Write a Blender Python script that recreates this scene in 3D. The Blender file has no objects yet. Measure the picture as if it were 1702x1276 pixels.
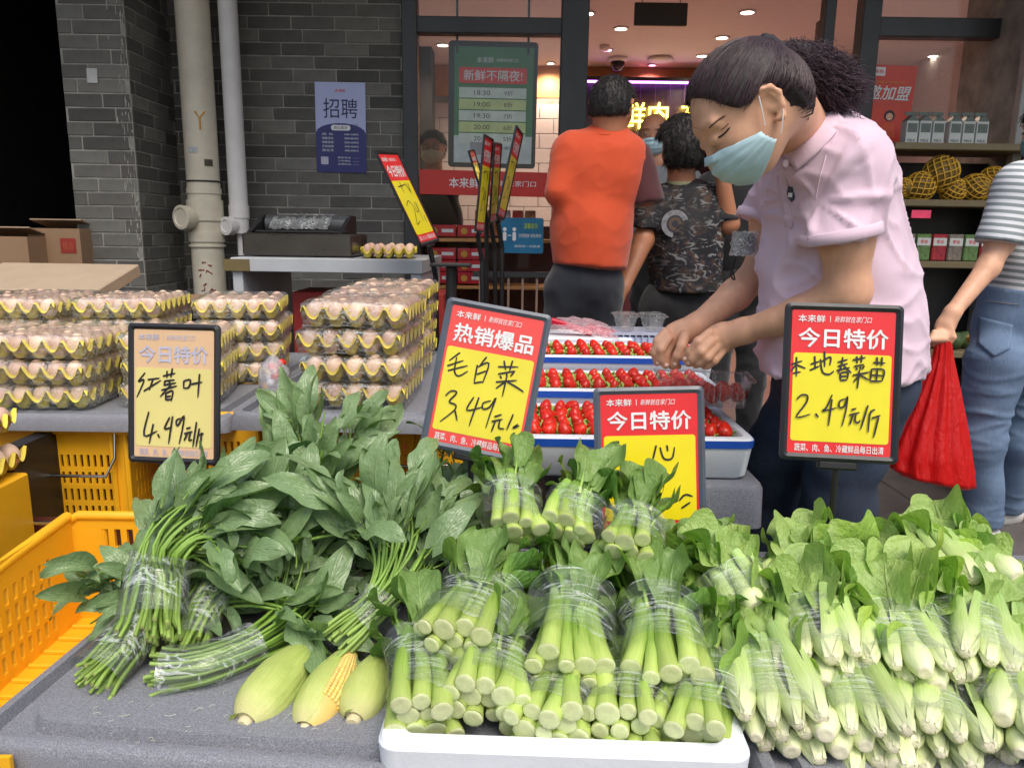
import bpy, bmesh, math, random
import numpy as np
from math import radians as rad, sin, cos, pi
from mathutils import Vector, Matrix, Euler, noise
import openvdb as vdb

rnd = random.Random(11)
sc = bpy.context.scene
COL = sc.collection
V = Vector
# ------------------------------------------------------------------ camera
F = 1262.0
CAMZ = 1.12
CAM = V((0, 0, CAMZ))
CR = Matrix.Rotation(rad(90 - 11.4), 3, 'X') @ Matrix.Rotation(rad(0.8), 3, 'Z')
cd = bpy.data.cameras.new('camera')
cam = bpy.data.objects.new('camera', cd)
COL.objects.link(cam)
cam.matrix_world = Matrix.Translation(CAM) @ CR.to_4x4()
cd.sensor_width = 36
cd.lens = 36 * F / 1702
cd.clip_start = .02
cd.clip_end = 400
sc.camera = cam
# ------------------------------------------------------------------ world, sun, exposure
w = bpy.data.worlds.new('World')
sc.world = w
w.use_nodes = True
nt = w.node_tree
bg = nt.nodes['Background']
sky = nt.nodes.new('ShaderNodeTexSky')
sky.sky_type = 'NISHITA'
sky.sun_disc = False
sky.sun_elevation = rad(58)
sky.sun_rotation = rad(160)
sky.air_density = 1.2
sky.dust_density = 4.0
sky.ozone_density = 1.0
nt.links.new(sky.outputs[0], bg.inputs[0])
bg.inputs[1].default_value = 0.12
sd = bpy.data.lights.new('sun', 'SUN')
sd.energy = 1.5
sd.angle = rad(35)
sd.color = (1, .955, .88)
sun = bpy.data.objects.new('sun', sd)
COL.objects.link(sun)
_el, _az = rad(58), rad(160)
sund = V((sin(_az) * cos(_el), cos(_az) * cos(_el), sin(_el)))
sun.rotation_euler = sund.to_track_quat('Z', 'Y').to_euler()
sc.view_settings.view_transform = 'Standard'
sc.view_settings.look = 'None'
sc.view_settings.gamma = 1
sc.view_settings.exposure = 0.52
sc.view_settings.use_curve_mapping = False
cy = sc.cycles
cy.max_bounces = 6
cy.diffuse_bounces = 3
cy.glossy_bounces = 3
cy.transmission_bounces = 4
cy.transparent_max_bounces = 24
cy.caustics_reflective = False
cy.caustics_refractive = False
cy.sample_clamp_indirect = 4
cy.use_adaptive_sampling = True
cy.adaptive_threshold = .02
cy.use_denoising = True


# ------------------------------------------------------------------ sight lines of the photograph -> places in the world
def ray(px, py):
    return CR @ V(((px - 851) / F, -(py - 638) / F, -1))


def P(px, py, Y):
    r = ray(px, py)
    return CAM + r * (Y / r.y)


def PZ(px, py, z):
    r = ray(px, py)
    return CAM + r * ((z - CAMZ) / r.z)


# ------------------------------------------------------------------ materials
MATS = {}


class NT:
    def __init__(s, name):
        s.m = bpy.data.materials.new(name)
        s.m.use_nodes = True
        s.t = s.m.node_tree
        s.b = s.t.nodes['Principled BSDF']
        s.o = s.t.nodes['Material Output']

    def n(s, t, **kw):
        x = s.t.nodes.new('ShaderNode' + t)
        for k, v in kw.items():
            setattr(x, k, v)
        return x

    def l(s, a, b):
        s.t.links.new(a, b)

    def set(s, x, i, v):
        if hasattr(v, 'is_linked') or isinstance(v, bpy.types.NodeSocket):
            s.l(v, x.inputs[i])
        elif v is not None:
            x.inputs[i].default_value = v

    def coord(s, kind='Object', scale=(1, 1, 1)):
        c = s.n('TexCoord')
        mp = s.n('Mapping')
        mp.inputs['Scale'].default_value = scale
        s.l(c.outputs[kind], mp.inputs[0])
        return mp.outputs[0]

    def noise(s, vec, scale, detail=4, rough=.6, out='Fac', dist=0):
        x = s.n('TexNoise')
        x.inputs['Scale'].default_value = scale
        x.inputs['Detail'].default_value = detail
        x.inputs['Roughness'].default_value = rough
        x.inputs['Distortion'].default_value = dist
        if vec is not None:
            s.l(vec, x.inputs['Vector'])
        return x.outputs[out]

    def ramp(s, fac, stops):
        x = s.n('ValToRGB')
        e = x.color_ramp.elements
        while len(e) < len(stops):
            e.new(.5)
        for q, (p, c) in zip(e, stops):
            q.position = p
            q.color = (c, c, c, 1) if isinstance(c, (int, float)) else (*c, 1)
        s.l(fac, x.inputs[0])
        return x.outputs[0]

    def math(s, op, a, b=None, c=None, clamp=False):
        x = s.n('Math', operation=op)
        x.use_clamp = clamp
        s.set(x, 0, a)
        s.set(x, 1, b)
        s.set(x, 2, c)
        return x.outputs[0]

    def mix(s, fac, a, b, mode='MIX'):
        x = s.n('MixRGB', blend_type=mode)
        for i, v in enumerate((fac, a, b)):
            if isinstance(v, tuple):
                v = (*v[:3], 1)
            s.set(x, i, v)
        return x.outputs[0]

    def bump(s, h, strength=.3, dist=.01):
        x = s.n('Bump')
        x.inputs['Strength'].default_value = strength
        x.inputs['Distance'].default_value = dist
        s.l(h, x.inputs['Height'])
        s.l(x.outputs[0], s.b.inputs['Normal'])
        return x.outputs[0]

    def rand(s):
        return s.n('ObjectInfo').outputs['Random']


def lin(r, g, b):
    f = lambda c: (c / 255 / 12.92) if c / 255 <= .04045 else ((c / 255 + .055) / 1.055) ** 2.4
    return (f(r), f(g), f(b))


def mat(name, col, rough=.6, metal=0., var=.15, vs=12., bump=.0, bs=60., bd=.004, rand=0., spec=.5, emit=None, es=1., coat=0., sss=0., alpha=1., coord='Object', dirt=0.):
    if name in MATS:
        return MATS[name]
    t = NT(name)
    vec = t.coord(coord)
    nz = t.noise(vec, vs, 5)
    lo = tuple(max(0, c * (1 - var)) for c in col)
    hi = tuple(min(1, c * (1 + var)) for c in col)
    c = t.ramp(nz, [(.3, lo), (.7, hi)])
    if dirt:
        d = t.ramp(t.noise(vec, vs * .35, 6, .75), [(.5, 0.), (.75, 1.)])
        c = t.mix(t.math('MULTIPLY', d, dirt), c, tuple(x * .45 for x in col))
    if rand:
        h = t.n('HueSaturation')
        t.l(c, h.inputs['Color'])
        r = t.rand()
        t.l(t.math('MULTIPLY_ADD', r, 2 * rand, 1 - rand), h.inputs['Value'])
        t.l(t.math('MULTIPLY_ADD', r, rand * .12, .5 - rand * .06), h.inputs['Hue'])
        c = h.outputs[0]
    t.l(c, t.b.inputs['Base Color'])
    rr = t.math('MULTIPLY_ADD', t.noise(vec, vs * 2.3, 3), .2, rough - .1, clamp=True)
    t.l(rr, t.b.inputs['Roughness'])
    t.b.inputs['Metallic'].default_value = metal
    t.b.inputs['Specular IOR Level'].default_value = spec
    t.b.inputs['Coat Weight'].default_value = coat
    if sss:
        t.b.inputs['Subsurface Weight'].default_value = sss
        t.b.inputs['Subsurface Radius'].default_value = (.9, .35, .2)
        t.b.inputs['Subsurface Scale'].default_value = .012
    if bump:
        t.bump(t.noise(vec, bs, 6, .65), bump, bd)
    if emit:
        t.b.inputs['Emission Color'].default_value = (*emit, 1)
        t.b.inputs['Emission Strength'].default_value = es
    MATS[name] = t.m
    return t.m


def mat_film(name, base=.06, wr=.55, sc=22., stretch=(1, 1, 1), tint=(.9, .95, .95)):
    """cling film: nearly clear, with pale creases and sharp glints"""
    if name in MATS:
        return MATS[name]
    t = NT(name)
    vec = t.coord('Object', stretch)
    n1 = t.noise(vec, sc, 5, .6, dist=1.2)
    ridge = t.math('ABSOLUTE', t.math('SUBTRACT', n1, .5))
    cre = t.ramp(ridge, [(0., 1.), (.035, 0.)])
    big = t.ramp(t.noise(vec, sc * .35, 3), [(.42, 0.), (.62, 1.)])
    fac = t.math('MULTIPLY_ADD', t.math('MULTIPLY', cre, big), wr, base, clamp=True)
    bp = t.n('Bump')
    bp.inputs['Strength'].default_value = .9
    bp.inputs['Distance'].default_value = .006
    t.l(n1, bp.inputs['Height'])
    t.b.inputs['Base Color'].default_value = (*tint, 1)
    t.b.inputs['Roughness'].default_value = .3
    t.l(bp.outputs[0], t.b.inputs['Normal'])
    gl = t.n('BsdfGlossy')
    gl.inputs['Roughness'].default_value = .17
    t.l(bp.outputs[0], gl.inputs['Normal'])
    tr = t.n('BsdfTransparent')
    tr.inputs[0].default_value = (.985, .99, .99, 1)
    fr = t.n('LayerWeight')
    fr.inputs[0].default_value = .22
    t.l(bp.outputs[0], fr.inputs['Normal'])
    m1 = t.n('MixShader')
    t.l(t.math('MULTIPLY_ADD', fr.outputs['Fresnel'], .5, .06, clamp=True), m1.inputs[0])
    t.l(tr.outputs[0], m1.inputs[1])
    t.l(gl.outputs[0], m1.inputs[2])
    m2 = t.n('MixShader')
    t.l(fac, m2.inputs[0])
    t.l(m1.outputs[0], m2.inputs[1])
    t.l(t.b.outputs[0], m2.inputs[2])
    t.l(m2.outputs[0], t.o.inputs[0])
    MATS[name] = t.m
    return t.m


def mat_glass(name, fac=.015, tint=(.97, .98, .98)):
    if name in MATS:
        return MATS[name]
    t = NT(name)
    t.t.nodes.remove(t.b)
    tr = t.n('BsdfTransparent')
    tr.inputs[0].default_value = (*tint, 1)
    gl = t.n('BsdfGlossy')
    gl.inputs['Roughness'].default_value = .02
    fr = t.n('LayerWeight')
    fr.inputs[0].default_value = .3
    m = t.n('MixShader')
    t.l(t.math('MULTIPLY_ADD', fr.outputs['Fresnel'], .16, fac, clamp=True), m.inputs[0])
    t.l(tr.outputs[0], m.inputs[1])
    t.l(gl.outputs[0], m.inputs[2])
    t.l(m.outputs[0], t.o.inputs[0])
    MATS[name] = t.m
    return t.m


def mat_leaf(name, c0, c1, vein, rough=.45, vn=7., slope=.9, vs=.5, back=None, crinkle=.25, base=None):
    """c0/c1 two leaf greens, vein colour; u runs along the leaf, v across (0..1)"""
    if name in MATS:
        return MATS[name]
    t = NT(name)
    uv = t.n('UVMap')
    sp = t.n('SeparateXYZ')
    t.l(uv.outputs[0], sp.inputs[0])
    u, v = sp.outputs[0], sp.outputs[1]
    av = t.math('ABSOLUTE', t.math('SUBTRACT', v, .5))
    obj = t.coord('Object')
    nz = t.noise(obj, 28, 5, .65)
    wob = t.math('MULTIPLY_ADD', nz, .12, -.06)
    k = t.math('SUBTRACT', t.math('MULTIPLY', u, vn), t.math('MULTIPLY', av, vn * slope))
    k = t.math('ADD', k, wob)
    fr = t.math('ABSOLUTE', t.math('SUBTRACT', t.math('FRACT', k), .5))
    side = t.ramp(fr, [(.0, 1.), (.11, .0)])
    side = t.math('MULTIPLY', side, t.ramp(av, [(.05, 1.), (.45, .25)]))
    mid = t.ramp(t.math('DIVIDE', av, t.math('MULTIPLY_ADD', u, -.8, 1.05)), [(.018, 1.), (.05, .0)])
    vm = t.math('MAXIMUM', t.math('MULTIPLY', side, vs), mid)
    fine = t.noise(obj, 90, 4, .7)
    c = t.ramp(t.noise(obj, 9, 4), [(.3, c0), (.7, c1)])
    c = t.mix(t.math('MULTIPLY', fine, .35), c, tuple(x * .6 for x in c0))
    h = t.n('HueSaturation')
    t.l(c, h.inputs['Color'])
    r = t.rand()
    t.l(t.math('MULTIPLY_ADD', r, .75, .62), h.inputs['Value'])
    t.l(t.math('MULTIPLY_ADD', r, -.05, .52), h.inputs['Hue'])
    c = t.mix(vm, h.outputs[0], vein)
    if base:
        c = t.mix(t.ramp(u, [(.0, 1.), (.35, .0)]), c, base)
    if back:
        g = t.n('NewGeometry')
        c = t.mix(t.math('MULTIPLY', g.outputs['Backfacing'], .8), c, back)
    t.l(c, t.b.inputs['Base Color'])
    t.l(t.math('MULTIPLY_ADD', fine, .2, rough - .1), t.b.inputs['Roughness'])
    t.b.inputs['Specular IOR Level'].default_value = .6
    hgt = t.math('ADD', t.math('MULTIPLY', vm, -.2), t.math('MULTIPLY', t.noise(obj, 45, 4, .6), 1.))
    nb = t.bump(hgt, crinkle, .006)
    tl = t.n('BsdfTranslucent')
    t.l(t.mix(1., c, (1.3, 1.5, .7), 'MULTIPLY'), tl.inputs[0])
    ms = t.n('MixShader')
    ms.inputs[0].default_value = .22
    t.l(t.b.outputs[0], ms.inputs[1])
    t.l(tl.outputs[0], ms.inputs[2])
    t.l(ms.outputs[0], t.o.inputs[0])
    MATS[name] = t.m
    return t.m


# ------------------------------------------------------------------ mesh building
class MB:
    def __init__(s):
        s.v, s.f, s.mi, s.uv = [], [], [], []
        s.hasuv = False

    def add(s, vs, fs, mi=0, uvs=None):
        o = len(s.v)
        s.v += [tuple(x) for x in vs]
        for f in fs:
            s.f.append(tuple(i + o for i in f))
            s.mi.append(mi)
            if uvs is not None:
                s.uv += [uvs[i] for i in f]
                s.hasuv = True
            else:
                s.uv += [(0., 0.)] * len(f)
        return s

    def box(s, c, d, R=None, mi=0, bev=0.):
        """box centred c, full size d, optional rotation matrix, chamfered edges"""
        hx, hy, hz = d[0] / 2, d[1] / 2, d[2] / 2
        c = V(c)
        if bev <= 0:
            vs = [V((x, y, z)) for x in (-hx, hx) for y in (-hy, hy) for z in (-hz, hz)]
            fs = [(0, 1, 3, 2), (4, 6, 7, 5), (0, 4, 5, 1), (2, 3, 7, 6), (0, 2, 6, 4), (1, 5, 7, 3)]
        else:
            b = min(bev, hx * .9, hy * .9, hz * .9)
            vs, idx = [], {}
            for sx in (-1, 1):
                for sy in (-1, 1):
                    for sz in (-1, 1):
                        for a in range(3):
                            q = V((sx * (hx - b), sy * (hy - b), sz * (hz - b)))
                            q[a] = (sx * hx, sy * hy, sz * hz)[a]
                            idx[(sx, sy, sz, a)] = len(vs)
                            vs.append(q)
            fs = []
            I = lambda *k: idx[k]
            for a in range(3):
                b1, b2 = [(1, 2), (2, 0), (0, 1)][a]
                for sg in (-1, 1):
                    def K(p, q):
                        t_ = [0, 0, 0]
                        t_[a], t_[b1], t_[b2] = sg, p, q
                        return I(*t_, a)
                    f = [K(-1, -1), K(1, -1), K(1, 1), K(-1, 1)]
                    fs.append(tuple(f if sg > 0 else f[::-1]))
                # edges parallel to axis a
                for p in (-1, 1):
                    for q in (-1, 1):
                        def E(sg, ax):
                            t_ = [0, 0, 0]
                            t_[a], t_[b1], t_[b2] = sg, p, q
                            return I(*t_, ax)
                        f = [E(-1, b1), E(1, b1), E(1, b2), E(-1, b2)]
                        fs.append(tuple(f if p * q < 0 else f[::-1]))
            for sx in (-1, 1):
                for sy in (-1, 1):
                    for sz in (-1, 1):
                        f = [I(sx, sy, sz, 0), I(sx, sy, sz, 1), I(sx, sy, sz, 2)]
                        fs.append(tuple(f if sx * sy * sz > 0 else f[::-1]))
        if R is not None:
            vs = [R @ q for q in vs]
        return s.add([q + c for q in vs], fs, mi)

    def tube(s, pts, r, n=8, mi=0, cap=True, capmi=None, flat=1., up=None):
        """round tube along pts; r a number or list"""
        pts = [V(p) for p in pts]
        N = len(pts)
        if not isinstance(r, (list, tuple)):
            r = [r] * N
        vs, uvs = [], []
        prev = None
        for i, p in enumerate(pts):
            d = (pts[min(i + 1, N - 1)] - pts[max(i - 1, 0)])
            if d.length < 1e-9:
                d = V((0, 0, 1))
            d.normalize()
            if prev is None:
                a = V(up) if up is not None else (V((0, 0, 1)) if abs(d.z) < .9 else V((1, 0, 0)))
                a = (a - d * a.dot(d)).normalized()
            else:
                a = (prev - d * prev.dot(d))
                a = a.normalized() if a.length > 1e-6 else d.orthogonal().normalized()
            prev = a
            b = d.cross(a)
            for j in range(n):
                t_ = 2 * pi * j / n
                vs.append(p + (a * cos(t_) * flat + b * sin(t_)) * r[i])
                uvs.append((i / max(1, N - 1), j / n))
        fs = [(i * n + j, i * n + (j + 1) % n, (i + 1) * n + (j + 1) % n, (i + 1) * n + j) for i in range(N - 1) for j in range(n)]
        s.add(vs, fs, mi, uvs)
        if cap:
            o = len(s.v)
            s.add([vs[j] for j in range(n)][::-1], [tuple(range(n))], mi if capmi is None else capmi)
            s.add([vs[(N - 1) * n + j] for j in range(n)], [tuple(range(n))], mi)
        return s

    def lathe(s, prof, c=(0, 0, 0), n=16, mi=0, R=None, cap=False):
        c = V(c)
        vs = []
        for (r, z) in prof:
            for j in range(n):
                q = V((r * cos(2 * pi * j / n), r * sin(2 * pi * j / n), z))
                vs.append((R @ q if R is not None else q) + c)
        N = len(prof)
        fs = [(i * n + j, i * n + (j + 1) % n, (i + 1) * n + (j + 1) % n, (i + 1) * n + j) for i in range(N - 1) for j in range(n)]
        s.add(vs, fs, mi)
        if cap:
            s.add(vs[:n][::-1], [tuple(range(n))], mi)
            s.add(vs[-n:], [tuple(range(n))], mi)
        return s

    def grid(s, fn, nu, nv, mi=0, closeu=False):
        vs, uvs = [], []
        for i in range(nu + 1):
            for j in range(nv + 1):
                vs.append(fn(i / nu, j / nv))
                uvs.append((i / nu, j / nv))
        m = nv + 1
        fs = [(i * m + j, (i + 1) * m + j, (i + 1) * m + j + 1, i * m + j + 1) for i in range(nu) for j in range(nv)]
        return s.add(vs, fs, mi, uvs)

    def prism(s, outline, z0, z1, mi=0, M=None):
        """outline [(x,y)] ccw extruded in z"""
        n = len(outline)
        lo = [V((x, y, z0)) for x, y in outline]
        hi = [V((x, y, z1)) for x, y in outline]
        vs = lo + hi
        if M is not None:
            vs = [M @ q for q in vs]
        fs = [tuple(range(n))[::-1], tuple(range(n, 2 * n))] + [(i, (i + 1) % n, n + (i + 1) % n, n + i) for i in range(n)]
        return s.add(vs, fs, mi)

    def mesh(s, name, mats, smooth=False):
        me = bpy.data.meshes.new(name)
        me.from_pydata(s.v, [], s.f)
        for m in (mats if isinstance(mats, (list, tuple)) else [mats]):
            me.materials.append(m)
        me.polygons.foreach_set('material_index', s.mi)
        if s.hasuv:
            l = me.uv_layers.new(name='UVMap')
            l.data.foreach_set('uv', [c for q in s.uv for c in q])
        if smooth:
            me.polygons.foreach_set('use_smooth', [True] * len(me.polygons))
        me.update()
        return me

    def build(s, name, mats, parent=None, smooth=False, auto=None):
        me = s.mesh(name, mats, smooth or auto is not None)
        if auto is not None:
            try:
                me.set_sharp_from_angle(angle=rad(auto))
            except Exception:
                pass
        return link(name, me, parent)


def link(name, me, parent=None, M=None):
    o = bpy.data.objects.new(name, me)
    COL.objects.link(o)
    if parent is not None:
        o.parent = parent
    if M is not None:
        o.matrix_local = M
    return o


def tag(o, label=None, cat=None, group=None, kind=None):
    if label:
        o['label'] = label
    if cat:
        o['category'] = cat
    if group:
        o['group'] = group
    if kind:
        o['kind'] = kind
    return o


def thing(name, label, cat, M=None, group=None):
    o = bpy.data.objects.new(name, None)
    o.empty_display_size = .05
    COL.objects.link(o)
    if M is not None:
        o.matrix_world = M if isinstance(M, Matrix) else Matrix.Translation(V(M))
    return tag(o, label, cat, group)


def TR(loc, rz=0, rx=0, ry=0, s=1):
    S = Matrix.Diagonal((s, s, s, 1)) if not isinstance(s, tuple) else Matrix.Diagonal((*s, 1))
    return Matrix.Translation(V(loc)) @ Euler((rx, ry, rz)).to_matrix().to_4x4() @ S


def frame_m(o, x, y):
    """matrix with origin o, x axis along x, y axis nearest y"""
    x = V(x).normalized()
    y = V(y)
    y = (y - x * y.dot(x)).normalized()
    z = x.cross(y)
    M = Matrix.Identity(4)
    for i, a in enumerate((x, y, z)):
        for k in range(3):
            M[k][i] = a[k]
    M.translation = V(o)
    return M


def round_rect(w, h, r, n=4, cx=0, cy=0):
    out = []
    for (sx, sy, a0) in ((1, 1, 0), (-1, 1, 90), (-1, -1, 180), (1, -1, 270)):
        for k in range(n + 1):
            a = rad(a0 + 90 * k / n)
            out.append((cx + sx * (w / 2 - r) + r * cos(a), cy + sy * (h / 2 - r) + r * sin(a)))
    return out


def text(body, w, h, m, parent, cx, cy, z=.0008, bold=.0, shear=0., name='lettering', ext=.0):
    """flat lettering w wide and h high centred at cx, cy of the parent's xy plane"""
    c = bpy.data.curves.new('lettering', 'FONT')
    c.body = body
    c.shear = shear
    c.extrude = 0
    c.resolution_u = 3
    o = bpy.data.objects.new('tmp', c)
    COL.objects.link(o)
    me = bpy.data.meshes.new_from_object(o)
    bpy.data.objects.remove(o)
    me.name = 'lettering'
    n = len(me.vertices)
    if n:
        co = np.empty(n * 3, 'f')
        me.vertices.foreach_get('co', co)
        co = co.reshape(-1, 3)
        a, b = co.min(0), co.max(0)
        d = np.maximum(b - a, 1e-6)
        co = (co - (a + b) / 2)
        co[:, 0] *= w / d[0]
        co[:, 1] *= h / d[1]
        co[:, 2] = 0
        me.vertices.foreach_set('co', co.ravel())
        if bold > .012:
            bm = bmesh.new()
            bm.from_mesh(me)
            src = list(bm.faces)
            q = w / max(1, len(body)) * bold * .5
            for dx, dy in ((q, 0), (-q, 0), (0, q), (0, -q)):
                r = bmesh.ops.duplicate(bm, geom=src)
                for e in r['geom']:
                    if isinstance(e, bmesh.types.BMVert):
                        e.co += V((dx, dy, -.00005))
            bm.to_mesh(me)
            bm.free()
    me.materials.clear()
    me.materials.append(m)
    me.update()
    return link(name, me, parent, Matrix.Translation((cx, cy, z)))


def homog(src, dst):
    """3x3 homography taking 4 src points to 4 dst points"""
    A, B = [], []
    for (x, y), (X, Y) in zip(src, dst):
        A.append([x, y, 1, 0, 0, 0, -X * x, -X * y]); B.append(X)
        A.append([0, 0, 0, x, y, 1, -Y * x, -Y * y]); B.append(Y)
    h = np.linalg.solve(np.array(A, float), np.array(B, float))
    return np.append(h, 1).reshape(3, 3)


def strokes(lines, Hm, m, parent, wd=.0014, z=.0012, name='handwriting'):
    b = MB()
    for ln in lines:
        q = []
        for p in ln:
            r = Hm @ np.array([p[0], p[1], 1.])
            q.append(V((r[0] / r[2], r[1] / r[2], z)))
        # densify with catmull-rom
        pts = []
        n = len(q)
        for i in range(n - 1):
            p0, p1, p2, p3 = q[max(i - 1, 0)], q[i], q[i + 1], q[min(i + 2, n - 1)]
            for k in range(4):
                t = k / 4
                pts.append(.5 * ((2 * p1) + (p2 - p0) * t + (2 * p0 - 5 * p1 + 4 * p2 - p3) * t * t + (3 * p1 - p0 - 3 * p2 + p3) * t ** 3))
        pts.append(q[-1])
        N = len(pts)
        vs = []
        for i, p in enumerate(pts):
            d = (pts[min(i + 1, N - 1)] - pts[max(i - 1, 0)]).normalized()
            s_ = V((-d.y, d.x, 0)) * wd * (.55 + .6 * sin(pi * min(1, (i + 1) / N)) ** .5)
            vs += [p + s_, p - s_]
        b.add(vs, [(2 * i, 2 * i + 1, 2 * i + 3, 2 * i + 2) for i in range(N - 1)])
        z += .00004
    return b.build(name, m, parent)


# ------------------------------------------------------------------ smooth solid modelling for bodies, cloth and bags
class SDF:
    def __init__(s, vox=.006):
        s.p = []
        s.vox = vox

    def cone(s, a, b, r1, r2, k=.015, clip=None, sub=False):
        s.p.append(('c', V(a), V(b), r1, r2, k, clip, sub))
        return s

    def chain(s, pts, rs, k=.012):
        for i in range(len(pts) - 1):
            s.cone(pts[i], pts[i + 1], rs[i], rs[i + 1], k)
        return s

    def ell(s, c, r, R=None, k=.02, clip=None, sub=False):
        s.p.append(('e', V(c), tuple(r), (R or Matrix.Identity(3)), 0, k, clip, sub))
        return s

    def mesh(s, name, mats, parent=None, folds=None, post=None, grow=0., smooth=1):
        lo, hi = np.full(3, 1e9), np.full(3, -1e9)
        bb = []
        for q in s.p:
            if q[0] == 'c':
                m = max(q[3], q[4])
                a = np.minimum(q[1], q[2]) - m
                b = np.maximum(q[1], q[2]) + m
            else:
                m = max(q[2])
                a, b = np.array(q[1]) - m, np.array(q[1]) + m
            a = a - q[5] - grow - 3 * s.vox
            b = b + q[5] + grow + 3 * s.vox
            bb.append((a, b))
            if not q[7]:
                lo, hi = np.minimum(lo, a), np.maximum(hi, b)
        n = np.ceil((hi - lo) / s.vox).astype(int) + 1
        f = np.full(n, .1, 'f')
        for q, (a, b) in zip(s.p, bb):
            i0 = np.clip(((a - lo) / s.vox).astype(int), 0, n)
            i1 = np.clip(np.ceil((b - lo) / s.vox).astype(int) + 1, 0, n)
            if (i1 <= i0).any():
                continue
            ax = [lo[k] + np.arange(i0[k], i1[k]) * s.vox for k in range(3)]
            X = np.stack(np.meshgrid(*ax, indexing='ij'), -1).astype('f')
            if q[0] == 'c':
                A, B = np.array(q[1], 'f'), np.array(q[2], 'f')
                ab = B - A
                L = float(ab @ ab) + 1e-12
                t = np.clip(((X - A) @ ab) / L, 0, 1)
                d = np.linalg.norm(X - A - t[..., None] * ab, axis=-1) - (q[3] + (q[4] - q[3]) * t)
            else:
                R = np.array(q[3], 'f')
                Y = (X - np.array(q[1], 'f')) @ R
                r = np.array(q[2], 'f')
                k0 = np.linalg.norm(Y / r, axis=-1)
                k1 = np.linalg.norm(Y / (r * r), axis=-1) + 1e-6
                d = k0 * (k0 - 1) / k1
            d = d - grow
            if q[6] is not None:
                cl = q[6] if isinstance(q[6], list) else [q[6]]
                for cp, cn in cl:
                    d = np.maximum(d, (X - np.array(cp, 'f')) @ np.array(V(cn).normalized(), 'f'))
            sl = tuple(slice(i0[k], i1[k]) for k in range(3))
            g = f[sl]
            k = q[5]
            if q[7]:
                h = np.clip(.5 - .5 * (g + d) / k, 0, 1)
                f[sl] = g * (1 - h) + (-d) * h + k * h * (1 - h)
            else:
                h = np.clip(.5 + .5 * (g - d) / k, 0, 1)
                f[sl] = g * (1 - h) + d * h - k * h * (1 - h)
        for ax_ in range(3):
            sl = [slice(None)] * 3
            for e in (0, -1):
                sl[ax_] = e
                f[tuple(sl)] = np.maximum(f[tuple(sl)], s.vox)
        g = vdb.FloatGrid(.1)
        g.copyFromArray(f, tolerance=0)
        pts, quads = g.convertToQuads(0.0)
        pts = pts * s.vox + lo
        me = bpy.data.meshes.new(name)
        me.from_pydata(pts.tolist(), [], quads[:, ::-1].tolist())
        bm = bmesh.new()
        bm.from_mesh(me)
        for _ in range(smooth):
            bmesh.ops.smooth_vert(bm, verts=bm.verts, factor=.5, use_axis_x=True, use_axis_y=True, use_axis_z=True)
        bmesh.ops.recalc_face_normals(bm, faces=bm.faces)
        bm.normal_update()
        if folds:
            for v in bm.verts:
                v.co += v.normal * folds(v.co)
        for e in bm.faces:
            e.smooth = True
        if post:
            post(bm)
        bm.to_mesh(me)
        bm.free()
        for m in (mats if isinstance(mats, (list, tuple)) else [mats]):
            me.materials.append(m)
        return link(name, me, parent)


def nz(p, s, seed=0.):
    return noise.noise(V((p.x * s + seed, p.y * s - seed * .7, p.z * s + seed * 1.3)))


def ridged(p, sx, sy, sz, seed=0.):
    a = noise.noise(V((p.x * sx + seed, p.y * sy + seed, p.z * sz - seed)))
    return 1 - 2 * abs(a)


# ------------------------------------------------------------------ common materials
M_black = mat('black_plastic', (.012, .012, .013), .45, var=.3)
M_white = mat('white_paint', (.62, .62, .63), .5, var=.06, dirt=.2)
M_ink = mat('marker_ink', (.015, .012, .014), .5)
M_wprint = mat('white_print', (.8, .8, .8), .5, var=.02)
M_bprint = mat('black_print', (.02, .02, .03), .5, var=.1)
M_red = mat('red_print', lin(222, 40, 45), .4, var=.05)
M_yel = mat('yellow_print', lin(228, 214, 38), .4, var=.05)
M_film = mat_film('cling_film')
M_filmL = mat_film('film_streaks', .07, .8, 30., (1, .22, 1))
# ================================================================== SETTING
M_brick = mat('grey_brick', lin(102, 100, 95), .85, var=.22, vs=9, bump=.35, bs=70, bd=.006, rand=.42, dirt=.45)
M_mortar = mat('pale_mortar', lin(150, 148, 140), .95, var=.4, vs=6, bump=.4, bs=120)
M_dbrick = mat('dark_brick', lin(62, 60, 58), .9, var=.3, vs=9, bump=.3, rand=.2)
M_pave = mat('dark_paving', lin(88, 84, 82), .75, var=.25, vs=5, bump=.4, bs=200, bd=.003, dirt=.4)
M_alu = mat('charcoal_frame', lin(52, 54, 56), .45, var=.12, vs=4, spec=.5)
M_ceil = mat('shop_ceiling_paint', (.72, .66, .62), .7, var=.02)
M_tilew = mat('white_wall_tile', (.66, .6, .58), .25, var=.05)
M_floor = mat('shop_floor_tile', lin(170, 140, 130), .3, var=.1)

g = MB().add([(-60, -40, 0), (60, -40, 0), (60, 4.45, 0), (-60, 4.45, 0)], [(0, 1, 2, 3)]).build('ground', M_pave)
tag(g, kind='structure')
# paving slabs near the stall, laid flat with joints
for i in range(6):
    for j in range(5):
        b = MB().box((0, 0, 0), (.594, .594, .02), bev=.004)
        if i == j == 0:
            slab = b.mesh('paving_slab', M_pave)
        o = link('paving_slab', slab, g, Matrix.Translation((.2 + i * .6, 1.3 + j * .6, .012)))
sf = MB().box((1.0, 6.85, .04), (9, 4.7, .08)).build('shop_floor', M_floor)
tag(sf, kind='structure')

WY = 4.5   # the brick wall and the shop front


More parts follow.
